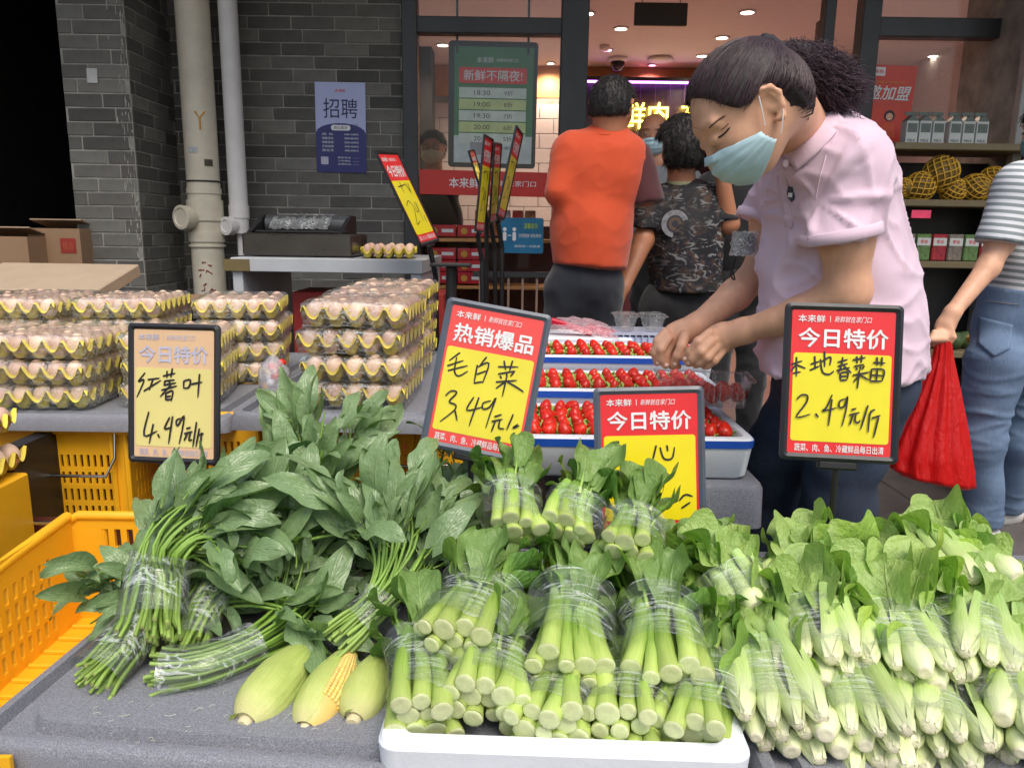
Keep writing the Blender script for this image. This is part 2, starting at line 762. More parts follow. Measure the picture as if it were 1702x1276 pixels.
def bricks(parent, MW, x0, x1, z0, z1, mt, course=.0685, L=.242, off=(0, .5), th=.05, joint=.0065, jit=.0012, name='brick', cache={}):
    """individual bricks; local x along the wall, local y up, local z out of it"""
    k = 0
    z = z0
    while z < z1 - .02:
        x = x0 - L * off[k % 2] - (L * .25 if (k // 2) % 2 else 0)
        while x < x1 - .01:
            a, b = max(x, x0), min(x + L, x1)
            if b - a > .03:
                key = (round(b - a, 2), mt.name, course, th)
                if key not in cache:
                    cache[key] = MB().box((0, 0, 0), (b - a - joint, course - joint, th), bev=.003).mesh('brick', mt)
                link(name, cache[key], parent, MW @ Matrix.Translation(((a + b) / 2, z + course / 2, -th / 2 + rnd.uniform(-jit, jit))) @ Matrix.Rotation(rnd.uniform(-.004, .004), 4, 'Z'))
            x += L
        z += course
        k += 1


XR = lambda o, n: frame_m(o, n, (0, 0, 1))
# --- back wall with the recruitment poster
xw0, xw1 = P(290, 384, WY).x, P(676, 384, WY).x
bw = thing('brick_wall', 'grey brick wall behind the drain pipes with the blue recruitment poster on it', 'wall', (xw0, WY, 0))
MB().box(((xw1 - xw0) / 2, .154, 1.5), (xw1 - xw0, .3, 3.0)).build('mortar', M_mortar, bw)


def wall_bricks(root, o, n, *a, **k):
    """bricks laid in a frame, parented straight to the wall"""
    M = XR(o, n)
    bricks(root, M, *a, **k)


wall_bricks(bw, (0, -.0, 0), (1, 0, 0), 0, xw1 - xw0, .55, 2.62, M_brick)
# --- left pillar
PY = 4.0
xp0, xp1 = P(127, 384, PY).x, P(236, 384, PY).x
pl = thing('brick_pillar', 'grey brick pillar beside the dark passage, with a scratched lime-stained corner', 'pillar', (xp0, PY, 0))
MB().box(((xp1 - xp0) / 2, .3, 1.5), (xp1 - xp0 - .008, .592, 3.0)).build('mortar', M_mortar, pl)
wall_bricks(pl, (0, 0, 0), (1, 0, 0), 0, xp1 - xp0 - .004, .6, 2.5, M_brick, off=(.2, .7))
wall_bricks(pl, (xp1 - xp0, .002, 0), (0, 1, 0), 0, WY - PY, .6, 2.5, M_brick, off=(.3, .8))
M_lime = mat('lime_stain', lin(160, 158, 150), .9, var=.3, vs=30)
b = MB()
for k in range(110):   # lime runs down the corner, thin crusts proud of the brick
    zz = .95 + k * .0145 + rnd.uniform(-.01, .01)
    xx = (xp1 - xp0) - abs(rnd.gauss(0, .03)) - .004
    hh, ww = rnd.uniform(.01, .06), rnd.uniform(.002, .006)
    b.add([(xx, -.0035, zz), (xx + ww, -.0035, zz + .004), (xx + ww * .6, -.0035, zz + hh), (xx - ww * .3, -.0035, zz + hh * .8)], [(0, 1, 2, 3)])
b.build('lime_crust', M_lime, pl)['kind'] = 'stuff'
st = MB().box((0, 0, 0), (.052, .068, .001)).build('sticker', mat('sticker_paper', (.5, .5, .48), .5), None)
p_ = P(153, 126, PY - .004)
st.matrix_world = frame_m(p_, (1, 0, -.03), (0, 0, 1))
tag(st, 'small pale square sticker on the brick pillar', 'sticker')
# --- dark passage on the left
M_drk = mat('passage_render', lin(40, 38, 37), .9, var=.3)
pa = thing('passage_wall', 'unlit brick wall at the end of the dark passage on the left', 'wall', (-6.2, 7.6, 0))
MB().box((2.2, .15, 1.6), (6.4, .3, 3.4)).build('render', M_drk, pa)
sw = thing('passage_side_wall', 'side wall of the dark passage left of the brick pillar', 'wall', (xp0 + .14, 4.57, 0))
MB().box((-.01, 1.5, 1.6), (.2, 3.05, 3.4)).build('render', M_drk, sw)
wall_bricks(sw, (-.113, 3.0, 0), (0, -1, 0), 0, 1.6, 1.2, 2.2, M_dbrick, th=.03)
ls = thing('passage_left_wall', 'near wall on the far left of the dark passage', 'wall', (-3.9, 3.7, 0))
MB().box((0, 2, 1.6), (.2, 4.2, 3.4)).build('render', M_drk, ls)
# --- unseen slab over wall, passage and shop, added to shade them
rf = MB().box((.2, 6.3, 3.18), (9.6, 7.1, .2)).build('shade_slab', mat('shade_slab_grey', lin(120, 118, 114), .9, var=.15))
tag(rf, kind='structure')
# --- right brick pier
xq0 = P(1687, 200, WY - .3).x
rp = thing('brick_pier', 'brick pier with a pale metal edge at the far right behind the shelves', 'pillar', (xq0, WY - .3, 0))
MB().box((.35, .3, 1.5), (.7 - .01, .58, 3.0)).build('mortar', M_mortar, rp)
wall_bricks(rp, (.05, 0, 0), (1, 0, 0), 0, .45, 1.3, 2.5, M_dbrick)
MB().box((.01, -.02, 1.5), (.05, .05, 3.0), bev=.004).build('corner_trim', mat('pale_metal', lin(150, 150, 146), .4), rp)

# ================================================================== SHOP FRONT
# left window: frame, transom, glass and thin bars
def bar(name, a, b_, wd, dp, m, par, inv):
    a, b_ = inv @ V(a), inv @ V(b_)
    d = (b_ - a)
    L = d.length
    R = d.to_track_quat('Z', 'Y').to_matrix()
    bx = MB()
    if abs(d.normalized().z) > .7:
        bx.box((a + b_) / 2, (wd, dp, L), bev=.004)
    else:
        bx.box((a + b_) / 2, (L, dp, wd), bev=.004)
    return bx.build(name, m, par)


x0, x1 = P(676, 384, WY).x, P(963, 384, WY).x
zt = P(820, 45, WY).z
lw = thing('shop_window', 'left shop window in a charcoal frame between the brick wall and the open door', 'window', (x0, WY, 0))
W_ = x1 - x0
for nm, x, wd in (('post', .035, .085), ('post', W_ - .06, .15)):
    MB().box((x, .0, 1.5), (wd, .1, 3.0), bev=.004).build(nm, M_alu, lw)
for nm, z, h in (('transom', zt, .085), ('sill', .52, .08), ('head', 3.0, .2)):
    MB().box((W_ / 2, .004, z), (W_ - .005, .085, h), bev=.004).build(nm, M_alu, lw)
MB().box((W_ / 2, .006, .26), (W_ - .01, .07, .5), bev=.004).build('kick_panel', M_alu, lw)
gl = mat_glass('shop_glass', .012)
MB().box((W_ / 2, .02, (zt + .5) / 2), (W_ - .06, .006, zt - .56)).build('pane', gl, lw)
MB().box((W_ / 2, .02, (zt + 3.0) / 2), (W_ - .06, .006, 3.0 - zt - .1)).build('pane', gl, lw)
for px in (760, 879):
    xx = P(px, 30, WY + .05).x - x0
    MB().box((xx, .05, (zt - .1 + 3.0) / 2), (.012, .012, 3.0 - zt + .16)).build('glazing_bar', M_black, lw)
# door: header, open glass leaf on the right
dr = thing('shop_door', 'open glass shop door folded back beside the right window', 'door', (P(1352, 200, WY).x, WY, 0))
xd0 = P(1352, 200, WY).x
MB().box((.03, 0, 1.5), (.06, .08, 3.0), bev=.004).build('post', M_alu, dr)
xd1 = P(1415, 200, WY).x - xd0
M_tan = mat('tan_leaf_frame', lin(120, 96, 76), .5)
MB().box((xd1 * .5 + .0, .3, 1.2), (.045, .05, 2.3), bev=.004).build('leaf_stile', M_tan, dr)
MB().box((xd1 * .62, .32, 2.06), (xd1 * .75, .05, .09), bev=.004).build('leaf_rail', M_tan, dr)
MB().box((xd1 * .62, .32, 1.2), (xd1 * .75, .006, 1.6)).build('pane', gl, dr)
# right window
rw = thing('display_window', 'right shop window in a charcoal frame above the fruit shelves', 'window', (P(1412, 200, WY - .02).x, WY - .02, 0))
xr0 = rw.location.x
xr1 = P(1664, 200, WY - .02).x
W2 = xr1 - xr0
for x, wd in ((.05, .1), (W2 - .02, .12)):
    MB().box((x, 0, 1.5), (wd, .1, 3.0), bev=.004).build('post', M_alu, rw)
zt2 = P(1540, 50, WY).z
MB().box((W2 / 2, .004, zt2), (W2 - .01, .085, .1), bev=.004).build('transom', M_alu, rw)
MB().box((W2 / 2, .004, .9), (W2 - .01, .085, .08), bev=.004).build('sill', M_alu, rw)
MB().box((W2 / 2, .02, (zt2 + .9) / 2), (W2 - .08, .006, zt2 - .98)).build('pane', gl, rw)
MB().box((W2 / 2, .02, (zt2 + 3.) / 2), (W2 - .08, .006, 3 - zt2 - .12)).build('pane', gl, rw)
MB().box((W2 / 2, .006, .45), (W2 - .01, .07, .82), bev=.004).build('kick_panel', M_alu, rw)

# ================================================================== SHOP INSIDE
CZ = 2.78
sh = thing('shop_room', 'warm lit room of the fresh food shop with pink-tinted ceiling', 'shop interior', (0, 0, 0))
MB().box((1.1, 6.9, CZ + .1), (6.0, 4.7, .16)).build('ceiling', M_ceil, sh)
MB().box((1.1, 9.3, 1.5), (6.0, .1, 3.0)).build('back_wall', mat('plum_wall', lin(70, 40, 60), .5), sh)
M_wood = mat('orange_fascia', lin(196, 140, 84), .5, var=.08)
MB().box((1.1, 8.45, CZ - .13), (6.0, .12, .32)).build('fascia', M_wood, sh)
MB().box((-1.86, 6.9, 1.5), (.1, 4.7, 3.0)).build('left_wall', M_tilew, sh)
MB().box((4.0, 6.9, 1.5), (.1, 4.7, 3.0)).build('right_wall', M_tilew, sh)
# tiled panel left at the back, tile by tile
tm = MB().box((0, 0, 0), (.294, .012, .144), bev=.003).mesh('tile', M_tilew)
for i in range(9):
    for j in range(9):
        link('tile', tm, sh, Matrix.Translation((-1.7 + i * .3 + .15 * (j % 2), 8.38, 1.15 + j * .15)))
MB().box((-.55, 8.42, 1.8), (2.75, .05, 1.6)).build('tile_backing', M_mortar, sh)
# lamps in the ceiling
M_lamp = mat('lamp_lens', (1, 1, 1), .5, var=0, emit=(1, .86, .68), es=9)
M_lampp = mat('pink_lens', (1, .5, .9), .5, var=0, emit=(1, .45, .85), es=5)
M_ring = mat('lamp_ring', (.75, .7, .66), .4, var=.02)


def downlight(px, py, lab, pink=False, e=26, r=.055):
    p = PZ(px, py, CZ - .0)
    t = thing('ceiling_downlight', lab, 'ceiling lamp', (p.x, p.y, CZ + .02), 'downlights in the shop ceiling')
    MB().lathe([(r, -.012), (r * 1.35, -.012), (r * 1.38, -.004), (r * 1.38, .0), (r, .0), (r, -.012)], n=20).build('ring', M_ring, t, smooth=True)
    MB().lathe([(0, -.006), (r, -.006)], n=20).build('lens', M_lampp if pink else M_lamp, t)
    if e:
        ld = bpy.data.lights.new('downlight', 'SPOT')
        ld.energy = e * 3.2
        ld.spot_size = rad(150)
        ld.spot_blend = .6
        ld.shadow_soft_size = .08
        ld.color = (1, .42, .55) if pink else (1, .74, .56)
        lo = bpy.data.objects.new('downlight_lamp', ld)
        COL.objects.link(lo)
        lo.parent = t
        lo.location = (0, 0, -.03)


for q in ((1242, 24, 'downlight in the shop ceiling right above the pink-shirted woman\'s hair', 0, 14), (1032, 51, 'downlight beside the black hanging board, nearer the doorway', 0, 22),
          (1200, 66, 'downlight just left of the woman\'s hair clip', 0, 0), (976, 26, 'downlight half hidden by the door post', 0, 0),
          (1084, 111, 'small violet downlight behind the dome camera', 1, 16), (1062, 148, 'faint violet downlight under the far beam', 1, 0),
          (1167, 96, 'downlight touching the woman\'s forehead line', 0, 10), (723, 58, 'downlight at the top left of the left window', 0, 14), (736, 78, 'downlight left of the timetable poster', 0, 0),
          (1008, 86, 'tiny downlight left of the dome camera', 1, 0),
          (915, 108, 'downlight between the timetable poster and the door post', 0, 14), (1480, -2, 'downlight at the top of the right window', 0, 16), (1366, 57, 'downlight beside the folded door', 0, 0), (1552, 96, 'dim downlight in the right window', 0, 0)):
    downlight(q[0], q[1], q[2], bool(q[3]), q[4], .05 if q[1] < 100 else .035)
# dome camera, smoke detector, vent, hanging board
p = PZ(1027, 96, CZ + .02)
t = thing('dome_camera', 'dark dome security camera under the shop ceiling', 'camera', p)
MB().lathe([(0, 0), (.09, 0), (.1, -.02), (.075, -.04), (0, -.045)], n=20).build('mount', M_ring, t, smooth=True)
MB().lathe([(.07, -.03), (.07, -.06), (.055, -.10), (.03, -.12), (0, -.125)], n=20).build('dome', mat('smoked_dome', (.02, .015, .015), .1), t, smooth=True)
p = PZ(1098, 96, CZ + .02)
o = MB().lathe([(0, 0), (.11, 0), (.13, -.02), (.1, -.035), (.06, -.045), (0, -.045)], n=24).build('ceiling_speaker', M_ring, None, smooth=True)
o.matrix_world = Matrix.Translation(p)
tag(o, 'round pale vent disc in the ceiling right of the dome camera', 'ceiling vent')
p = PZ(1005, 76, CZ + .02)
o = MB().lathe([(0, 0), (.05, 0), (.05, -.03), (.035, -.045), (0, -.045)], n=16).build('smoke_detector', M_ring, None, smooth=True)
o.matrix_world = Matrix.Translation(p)
tag(o, 'small white smoke detector left of the dome camera', 'smoke detector')
a, b_ = P(1055, 5, 5.6), P(1141, 44, 5.6)
t = thing('hanging_board', 'dark rectangular board hung from the shop ceiling by two wires', 'sign', ((a.x + b_.x) / 2, 5.6, (a.z + b_.z) / 2))
MB().box((0, 0, 0), (b_.x - a.x, .03, a.z - b_.z), bev=.004).build('board', mat('board_back', (.02, .017, .015), .5), t)
for sx in (-1, 1):
    MB().tube([(sx * .13, 0, (a.z - b_.z) / 2), (sx * .12, 0, CZ + .02 - (a.z + b_.z) / 2)], .003, 5).build('wire', M_black, t)

# glowing sign and meat counter at the back
M_glow = mat('yellow_neon', (1, .9, .2), .5, var=0, emit=(1, .86, .12), es=4.5)
a = P(1095, 192, 8.2)
t = thing('neon_sign', 'glowing yellow characters over the meat counter at the back of the shop', 'sign', frame_m((a.x, 8.2, a.z), (1, 0, 0), (0, 0, 1)))
MB().box((.2, .0, -.05), (2.1, .75, .04)).build('backing', mat('dark_purple_board', (.02, .006, .03), .4), t)
text('鲜肉', .46, .26, M_glow, t, -.14, -.01, .03, .02)
text('不卖隔夜', .56, .21, M_glow, t, .50, .0, .03, .02)
M_pk = mat('violet_tube', (1, .5, 1), .5, var=0, emit=(.7, .2, 1), es=5)
for dz in (.31,):
    MB().tube([(-.8, dz, .05), (1.2, dz, .05)], .012, 6).build('violet_tube', M_pk, t)
for k in range(14):
    MB().box((-.8 + k * .15, .2, .026), (.006, .24, .006)).build('grid_bar', mat('violet_bar', (.12, .05, .2), .4), t)
MB().box((.2, .34, .0), (2.1, .03, .12)).build('top_trim', M_black, t)
c = P(1170, 330, 7.3)
t = thing('meat_counter', 'glass-fronted meat counter glowing pink behind the customers', 'counter', (c.x, 7.3, 0))
MB().box((0, 0, .45), (2.6, .7, .9), bev=.01).build('cabinet', mat('plum_cabinet', lin(110, 60, 70), .4), t)
MB().box((0, .1, 1.12), (2.6, .45, .02)).build('shelf', M_tilew, t)
MB().box((0, -.24, 1.08), (2.5, .04, .05)).build('pink_light', mat('pink_strip', (1, .4, .6), .5, var=0, emit=(1, .25, .45), es=4), t)
MB().box((0, -.33, 1.1), (2.6, .01, .4)).build('pane', gl, t)
# promotional hangings round the back
for i, (px, py, w_, h_) in enumerate(((1072, 268, .5, .32), (1010, 300, .3, .4))):
    p = P(px, py, 7.8)
    o = MB().box((0, 0, 0), (w_, .01, h_)).build('promo_banner', mat('promo_red', lin(200, 45, 60), .5), None)
    o.location = p
    tag(o, ['red and pink promotion banner below the yellow neon sign', 'red banner hanging behind the orange shirt'][i], 'banner')

# window-side interior of the left window: cold shelf, boxes and bags of goods against the glass
t = thing('goods_shelf', 'shelf of packaged goods just behind the left window pane', 'shelf', (x0 + .07, WY + .12, 0))
Wl = W_ - .22
for z in (.5, .78, 1.06):
    MB().box((Wl / 2, .16, z), (Wl, .34, .02), bev=.003).build('board', M_wood, t)
MB().box((Wl / 2, .34, .7), (Wl, .02, .9)).build('back_panel', mat('shelf_back', lin(80, 50, 40), .6), t)
MB().box((Wl / 2, .16, .30), (Wl, .34, .38)).build('plinth', M_alu, t)
# ================================================================== GOODS BEHIND THE LEFT WINDOW
M_rbox = mat('red_carton', lin(190, 36, 48), .4, var=.15, vs=20)
M_gold = mat('gold_print', lin(200, 150, 60), .4, var=.2)
M_clearp = mat('clear_pack', lin(150, 130, 110), .3, var=.4, vs=30)
for i in range(8):
    c_, r_ = i % 2, i // 2
    wd = .17
    z = (.80 + r_ * .072) if r_ < 3 else 1.08
    lab = 'red gold-emblem carton behind the left window, %s column, %s' % (('left', 'right')[c_], ('lowest', 'second up', 'third up', 'on the shelf above')[r_])
    t = thing('gift_carton', lab, 'carton', (x0 + .19 + c_ * (wd + .01), WY + .2, z), 'red gift cartons in the window')
    MB().box((0, 0, .035), (wd, .12, .068), bev=.003).build('carton', M_rbox, t)
    MB().lathe([(0, 0), (.02, 0)], n=14, R=Euler((rad(90), 0, 0)).to_matrix(), c=(-.045, -.0612, .034)).build('emblem', M_gold, t)
    MB().box((.035, -.0612, .035), (.07, .001, .02)).build('label_print', M_wprint, t)
for i in range(5):
    p = V((x0 + .42 + .075 * i, WY + .2, 1.09 + .0 * i))
    o = MB()
    o.grid(lambda u, v: V(((u - .5) * .07 * (1 - .2 * abs(v - .5)), -.03 * sin(pi * u) * sin(pi * v) - .01, v * .15)), 8, 8)
    o = o.build('snack_pouch', [mat('pouch%d' % (i % 3), (lin(196, 60, 60), lin(170, 120, 90), lin(200, 190, 180))[i % 3], .25, var=.4, vs=30)], None, smooth=True)
    o.location = p
    tag(o, ('red', 'tan', 'pale', 'red', 'tan')[i] + ' snack pouch standing on the upper window shelf, number along from the left: ' + ('first', 'second', 'third', 'fourth', 'fifth')[i], 'pouch')

# timetable poster
a, b_ = P(745, 68, WY + .05), P(890, 280, WY + .05)
pw, ph = b_.x - a.x, a.z - b_.z
t = thing('closing_discount_poster', 'green poster with evening discount times hung behind the left window', 'poster', frame_m(((a.x + b_.x) / 2, WY + .05, (a.z + b_.z) / 2), (1, 0, -.01), (0, 0, 1)))
MB().prism(round_rect(pw, ph, .02), -.012, -.002).build('frame', M_black, t)
MB().box((.005, -.0, 0), (pw - .055, ph - .06, .003)).build('sheet', mat('poster_green', lin(40, 110, 62), .35, var=.2, vs=6), t)
MB().box((.005, -ph / 2 + .1, .002), (pw - .056, .15, .002)).build('sheet_foot', mat('poster_foot', lin(190, 200, 200), .4), t)
text('本来鲜', .095, .032, M_wprint, t, -.045, ph / 2 - .1, .004, .01)
text('新鲜就在家门口', .12, .018, M_wprint, t, .08, ph / 2 - .1, .004)
MB().prism(round_rect(pw * .76, .085, .01), .002, .004).build('red_band', M_red, t).location = (.0, ph / 2 - .182, 0)
text('新鲜不隔夜!', pw * .66, .058, M_wprint, t, .0, ph / 2 - .182, .0055, .02)
M_r1, M_r2 = mat('row_white', lin(205, 215, 205), .4), mat('row_lime', lin(196, 208, 140), .4)
for k, (tm_, dc) in enumerate((('18:30', '9折'), ('19:00', '8折'), ('19:30', '7折'), ('20:00', '6折'), ('20:30', '5折'))):
    yy = ph / 2 - .275 - k * .062
    MB().box((0, yy, .003), (pw * .76, .056, .002)).build('row', (M_r1, M_r2)[k % 2], t)
    text(tm_, .09, .026, M_bprint, t, -.06, yy, .0045)
    text(dc, .05, .028, M_bprint, t, .09, yy, .0045)
text('微信小程序', .12, .02, M_bprint, t, .06, -ph / 2 + .11, .0045)
MB().box((-.09, -ph / 2 + .105, .004), (.07, .07, .001)).build('grey_patch', mat('patch_grey', (.3, .3, .32), .5), t)
# red banner across the lower window
a, b_ = P(697, 283, WY - .025), P(915, 327, WY - .025)
t = thing('window_banner', 'red strip banner with white shop lettering across the left window', 'banner', frame_m(((a.x + b_.x) / 2, WY - .03, (a.z + b_.z) / 2), (1, 0, -.012), (0, 0, 1)))
MB().box((0, 0, 0), (b_.x - a.x, a.z - b_.z, .003)).build('strip', mat('banner_red', lin(196, 44, 36), .4, var=.08), t)
text('本来鲜', .17, .055, M_wprint, t, -.12, 0, .003, .02)
text('|新鲜就在家门口', .3, .036, M_wprint, t, .14, 0, .003)
# blue keep-distance sign
a, b_ = P(833, 363, WY - .03), P(902, 420, WY - .03)
t = thing('distance_sign', 'blue keep-your-distance sign with two white figures on the left window', 'sign', frame_m(((a.x + b_.x) / 2, WY - .045, (a.z + b_.z) / 2), (1, 0, 0), (0, 0, 1)))
MB().prism(round_rect(.245, .2, .012), 0, .004).build('board', mat('sign_teal', lin(30, 110, 150), .4, var=.25, vs=5), t)
for x in (-.10, -.045):
    MB().prism(round_rect(.02, .05, .008), .004, .006).build('figure', M_wprint, t).location = (x, -.005, 0)
    MB().lathe([(0, .005), (.011, .005)], n=12, c=(x, .035, 0)).build('figure_head', M_wprint, t)
MB().box((-.072, 0, .005), (.02, .005, .001)).build('distance_mark', M_wprint, t)
text('文明健康 绿色有你', .13, .022, M_wprint, t, .045, .0, .006)
text('温馨提示', .08, .03, mat('lime_print', lin(170, 200, 60), .4), t, .05, .055, .006, .02)
text('请保持一米距离', .15, .014, M_wprint, t, .03, -.06, .006)

# recruitment poster on the wall
TL, TR_, BL = P(523, 136, WY - .004), P(607, 138, WY - .004), P(527, 286, WY - .004)
pw, ph = (TR_ - TL).length, (BL - TL).length
M0 = frame_m((TL + TR_) / 2 + (BL - TL) / 2, TR_ - TL, TL - BL)
t = thing('recruitment_poster', 'blue recruitment poster taped to the grey brick wall', 'poster', M0)
MB().box((0, 0, .001), (pw, ph, .002)).build('sheet', mat('poster_lilac', lin(178, 186, 226), .35, var=.04), t)
M_nav = mat('poster_navy', lin(36, 38, 110), .35, var=.06)
arc = [(pw / 2, -ph / 2), (pw / 2, -.03)] + [(pw * .5 * cos(rad(a_)), -.03 + .055 * sin(rad(a_))) for a_ in range(20, 161, 20)] + [(-pw / 2, -.03), (-pw / 2, -ph / 2)]
MB().prism(arc, .0022, .003).build('lower_field', M_nav, t)
M_nvp = mat('navy_print', lin(28, 34, 90), .5)
text('本来鲜', .06, .017, M_red, t, 0, ph / 2 - .045, .0036, .01)
text('招聘', pw * .68, .105, M_nvp, t, 0, ph / 2 - .14, .0036)
text('JOIN US', .085, .018, M_nvp, t, .055, ph / 2 - .232, .0036)
text('·寻找超级梦想的你!·', pw * .62, .02, M_nvp, t, 0, ph / 2 - .26, .0036, .01)
MB().prism(round_rect(.11, .03, .014), .003, .004).build('pill', M_wprint, t).location = (0, -.0, 0)
text('岗位需求', .075, .018, M_nvp, t, 0, 0, .0046)
for k, (l_, r_) in enumerate((('店 长', '6000-12000元'), ('储备店长', '5000-8000元'), ('销售店助', '5500-6500元'), ('学徒店助', '3500-4000元'), ('营业员', '4000-6000元'))):
    text(l_, .065, .013, M_wprint, t, -.075, -.035 - k * .022, .0036)
    text(r_, .08, .011, M_wprint, t, .06, -.035 - k * .022, .0036)
for k in range(3):
    text(('联系电话: 人事部', '工作地址: 附近门店', '应聘时间: 全天'), .1, .009, M_wprint, t, .04, -.165 - k * .02, .0036) if False else text(('联系电话', '工作地址', '应聘时间')[k] + '  ------', .12, .009, M_wprint, t, .04, -.162 - k * .018, .0036)
MB().box((-.095, -.18, .0035), (.042, .042, .001)).build('pale_patch', mat('patch_pale', (.5, .5, .6), .5), t)

# orange-red franchise poster in the right window
TL, TR_, BL = P(1438, 116, WY - .03), P(1510, 118, WY - .03), P(1420, 232, WY - .03)
pw, ph = .36, .44
t = thing('franchise_poster', 'orange-red franchise poster with two cartoon staff in the right window', 'poster', frame_m(P(1462, 178, WY - .035), (1, 0, -.03), (0, 0, 1)))
MB().box((0, 0, .001), (pw, ph, .002)).build('sheet', mat('poster_orange', lin(214, 58, 36), .35, var=.15, vs=4), t)
MB().box((-.04, .185, .003), (.09, .045, .001)).build('brand_patch', M_wprint, t)
text('本来鲜', .075, .022, M_red, t, -.04, .185, .0045, .01)
text('诚邀加盟', .32, .075, M_wprint, t, .0, .075, .004, .03, .2)
text('全国招商火热进行中', .2, .012, mat('orange_print', lin(240, 170, 60), .5), t, .02, .13, .004)
for sx in (-.07, .06):
    MB().lathe([(0, .0042), (.03, .0042)], n=14, c=(sx, -.045, 0)).build('portrait_hair', M_bprint, t)
    MB().lathe([(0, .0052), (.02, .0052)], n=14, c=(sx, -.05, 0)).build('portrait_face', mat('print_skin', lin(225, 170, 140), .5), t)
    MB().prism([(sx - .045, -.16), (sx + .045, -.16), (sx + .03, -.085), (sx - .03, -.085)], .003, .0036).build('portrait_body', mat('print_orange', lin(226, 90, 50), .5), t)
    MB().box((sx, -.062, .0056), (.014, .003, .0004)).build('portrait_mouth', M_wprint, t)

# ================================================================== PIPES
M_pvc = mat('aged_pvc', lin(206, 198, 178), .5, var=.1, vs=7, dirt=.3, bump=.1)
M_pvc2 = mat('white_pvc', lin(218, 215, 212), .45, var=.06, vs=7, dirt=.2)
PYY = 4.25


def pipe(pxt, pxb, yb, r, m, label, items, Y=PYY):
    c = P((pxt + pxb) / 2, 240, Y)
    t = thing('drain_pipe', label, 'pipe', (c.x, Y, 0))
    zb = P(pxb, yb, Y).z
    MB().tube([(0, 0, zb), (0, 0, 3.2)], r, 28, cap=True).build('pipe_run', m, t, auto=40)
    for (py, h, rr) in items:
        z = P(pxb, py, Y).z
        MB().lathe([(r * .98, -h / 2), (rr, -h / 2), (rr, h / 2), (r * .98, h / 2)], (0, 0, z), 28).build('collar', m, t, auto=40)
    return t, c


t, c = pipe(322, 346, 560, .086, M_pvc, 'thick stained drain pipe with a cleanout cap and orange mark', [(318, .03, .091), (350, .11, .095), (394, .05, .095), (408, .012, .097)])
z = P(325, 362, PYY).z
Rr = Euler((rad(90), 0, rad(-28))).to_matrix()
MB().lathe([(.05, 0), (.055, .1), (.062, .1), (.064, .15), (.05, .152), (.045, .146), (.0, .146)], (-.01, 0, z), 24, R=Rr).build('cleanout_cap', M_pvc, t, auto=35)
MB().lathe([(.0885, -.004), (.0905, -.004), (.0905, .004), (.0885, .004)], (0, 0, P(335, 302, PYY).z), 28).build('steel_clamp', M_black, t)


def decal(par, c, px, py, w_, h_, m, name, pts=None, r=.087, Y=PYY):
    q = P(px, py, Y - r)
    dx = max(-.06, min(.06, q.x - c.x))
    b = MB()
    b.grid(lambda u, v: V((sin(math.asin(dx / r) + (u - .5) * w_ / r) * (r + .0012), -cos(math.asin(dx / r) + (u - .5) * w_ / r) * (r + .0012), q.z + (v - .5) * h_)), 6, 2)
    return b.build(name, m, par)


decal(t, c, 320, 249, .05, .03, mat('sticker_pale', lin(170, 176, 180), .5, var=.3, vs=80), 'pale_sticker')
decal(t, c, 345, 270, .045, .035, mat('sticker_dark', lin(70, 62, 50), .5, var=.5, vs=80), 'dark_sticker')
M_orm = mat('orange_mark', lin(206, 150, 40), .6)
q = P(331, 195, PYY - .088)
for pts in ([(-.022, .03), (-.002, -.005), (.022, .032)], [(0, 0), (-.001, -.06)]):
    b = MB()
    b.tube([(q.x - c.x + x_, -math.sqrt(.0875 ** 2 - (q.x - c.x + x_) ** 2) - .0005, q.z + z_) for x_, z_ in pts], .0045, 6).build('orange_mark', M_orm, t)
for k in range(9):
    x_, z_ = rnd.uniform(-.03, .03), rnd.uniform(-.09, .09)
    q = P(342, 460, PYY - .088)
    pts = [(x_, z_), (x_ + rnd.uniform(-.02, .02), z_ + rnd.uniform(-.02, .02)), (x_ + rnd.uniform(-.02, .03), z_ + rnd.uniform(-.02, .02))]
    b = MB()
    b.tube([(max(-.07, min(.07, q.x - c.x + a_)), -math.sqrt(.0875 ** 2 - max(-.07, min(.07, q.x - c.x + a_)) ** 2) - .0005, q.z + b__) for a_, b__ in pts], .003, 5).build('red_scrawl', mat('red_scrawl_ink', lin(140, 40, 50), .6), t)
t, c = pipe(380, 402, 388, .05, M_pvc2, 'slim white drain pipe ending in a small capped elbow', [(352, .07, .055)], 4.3)
z = P(401, 376, 4.3).z
MB().lathe([(.035, 0), (.04, .06), (.05, .06), (.05, .1), (.034, .102), (.03, .096), (0, .096)], (-.0, 0, z), 22, R=Rr).build('elbow_cap', M_pvc2, t, auto=35)
MB().tube([(0, 0, z - .02), (0, 0, z - .16)], .018, 12).build('tail_pipe', M_pvc2, t, auto=40)

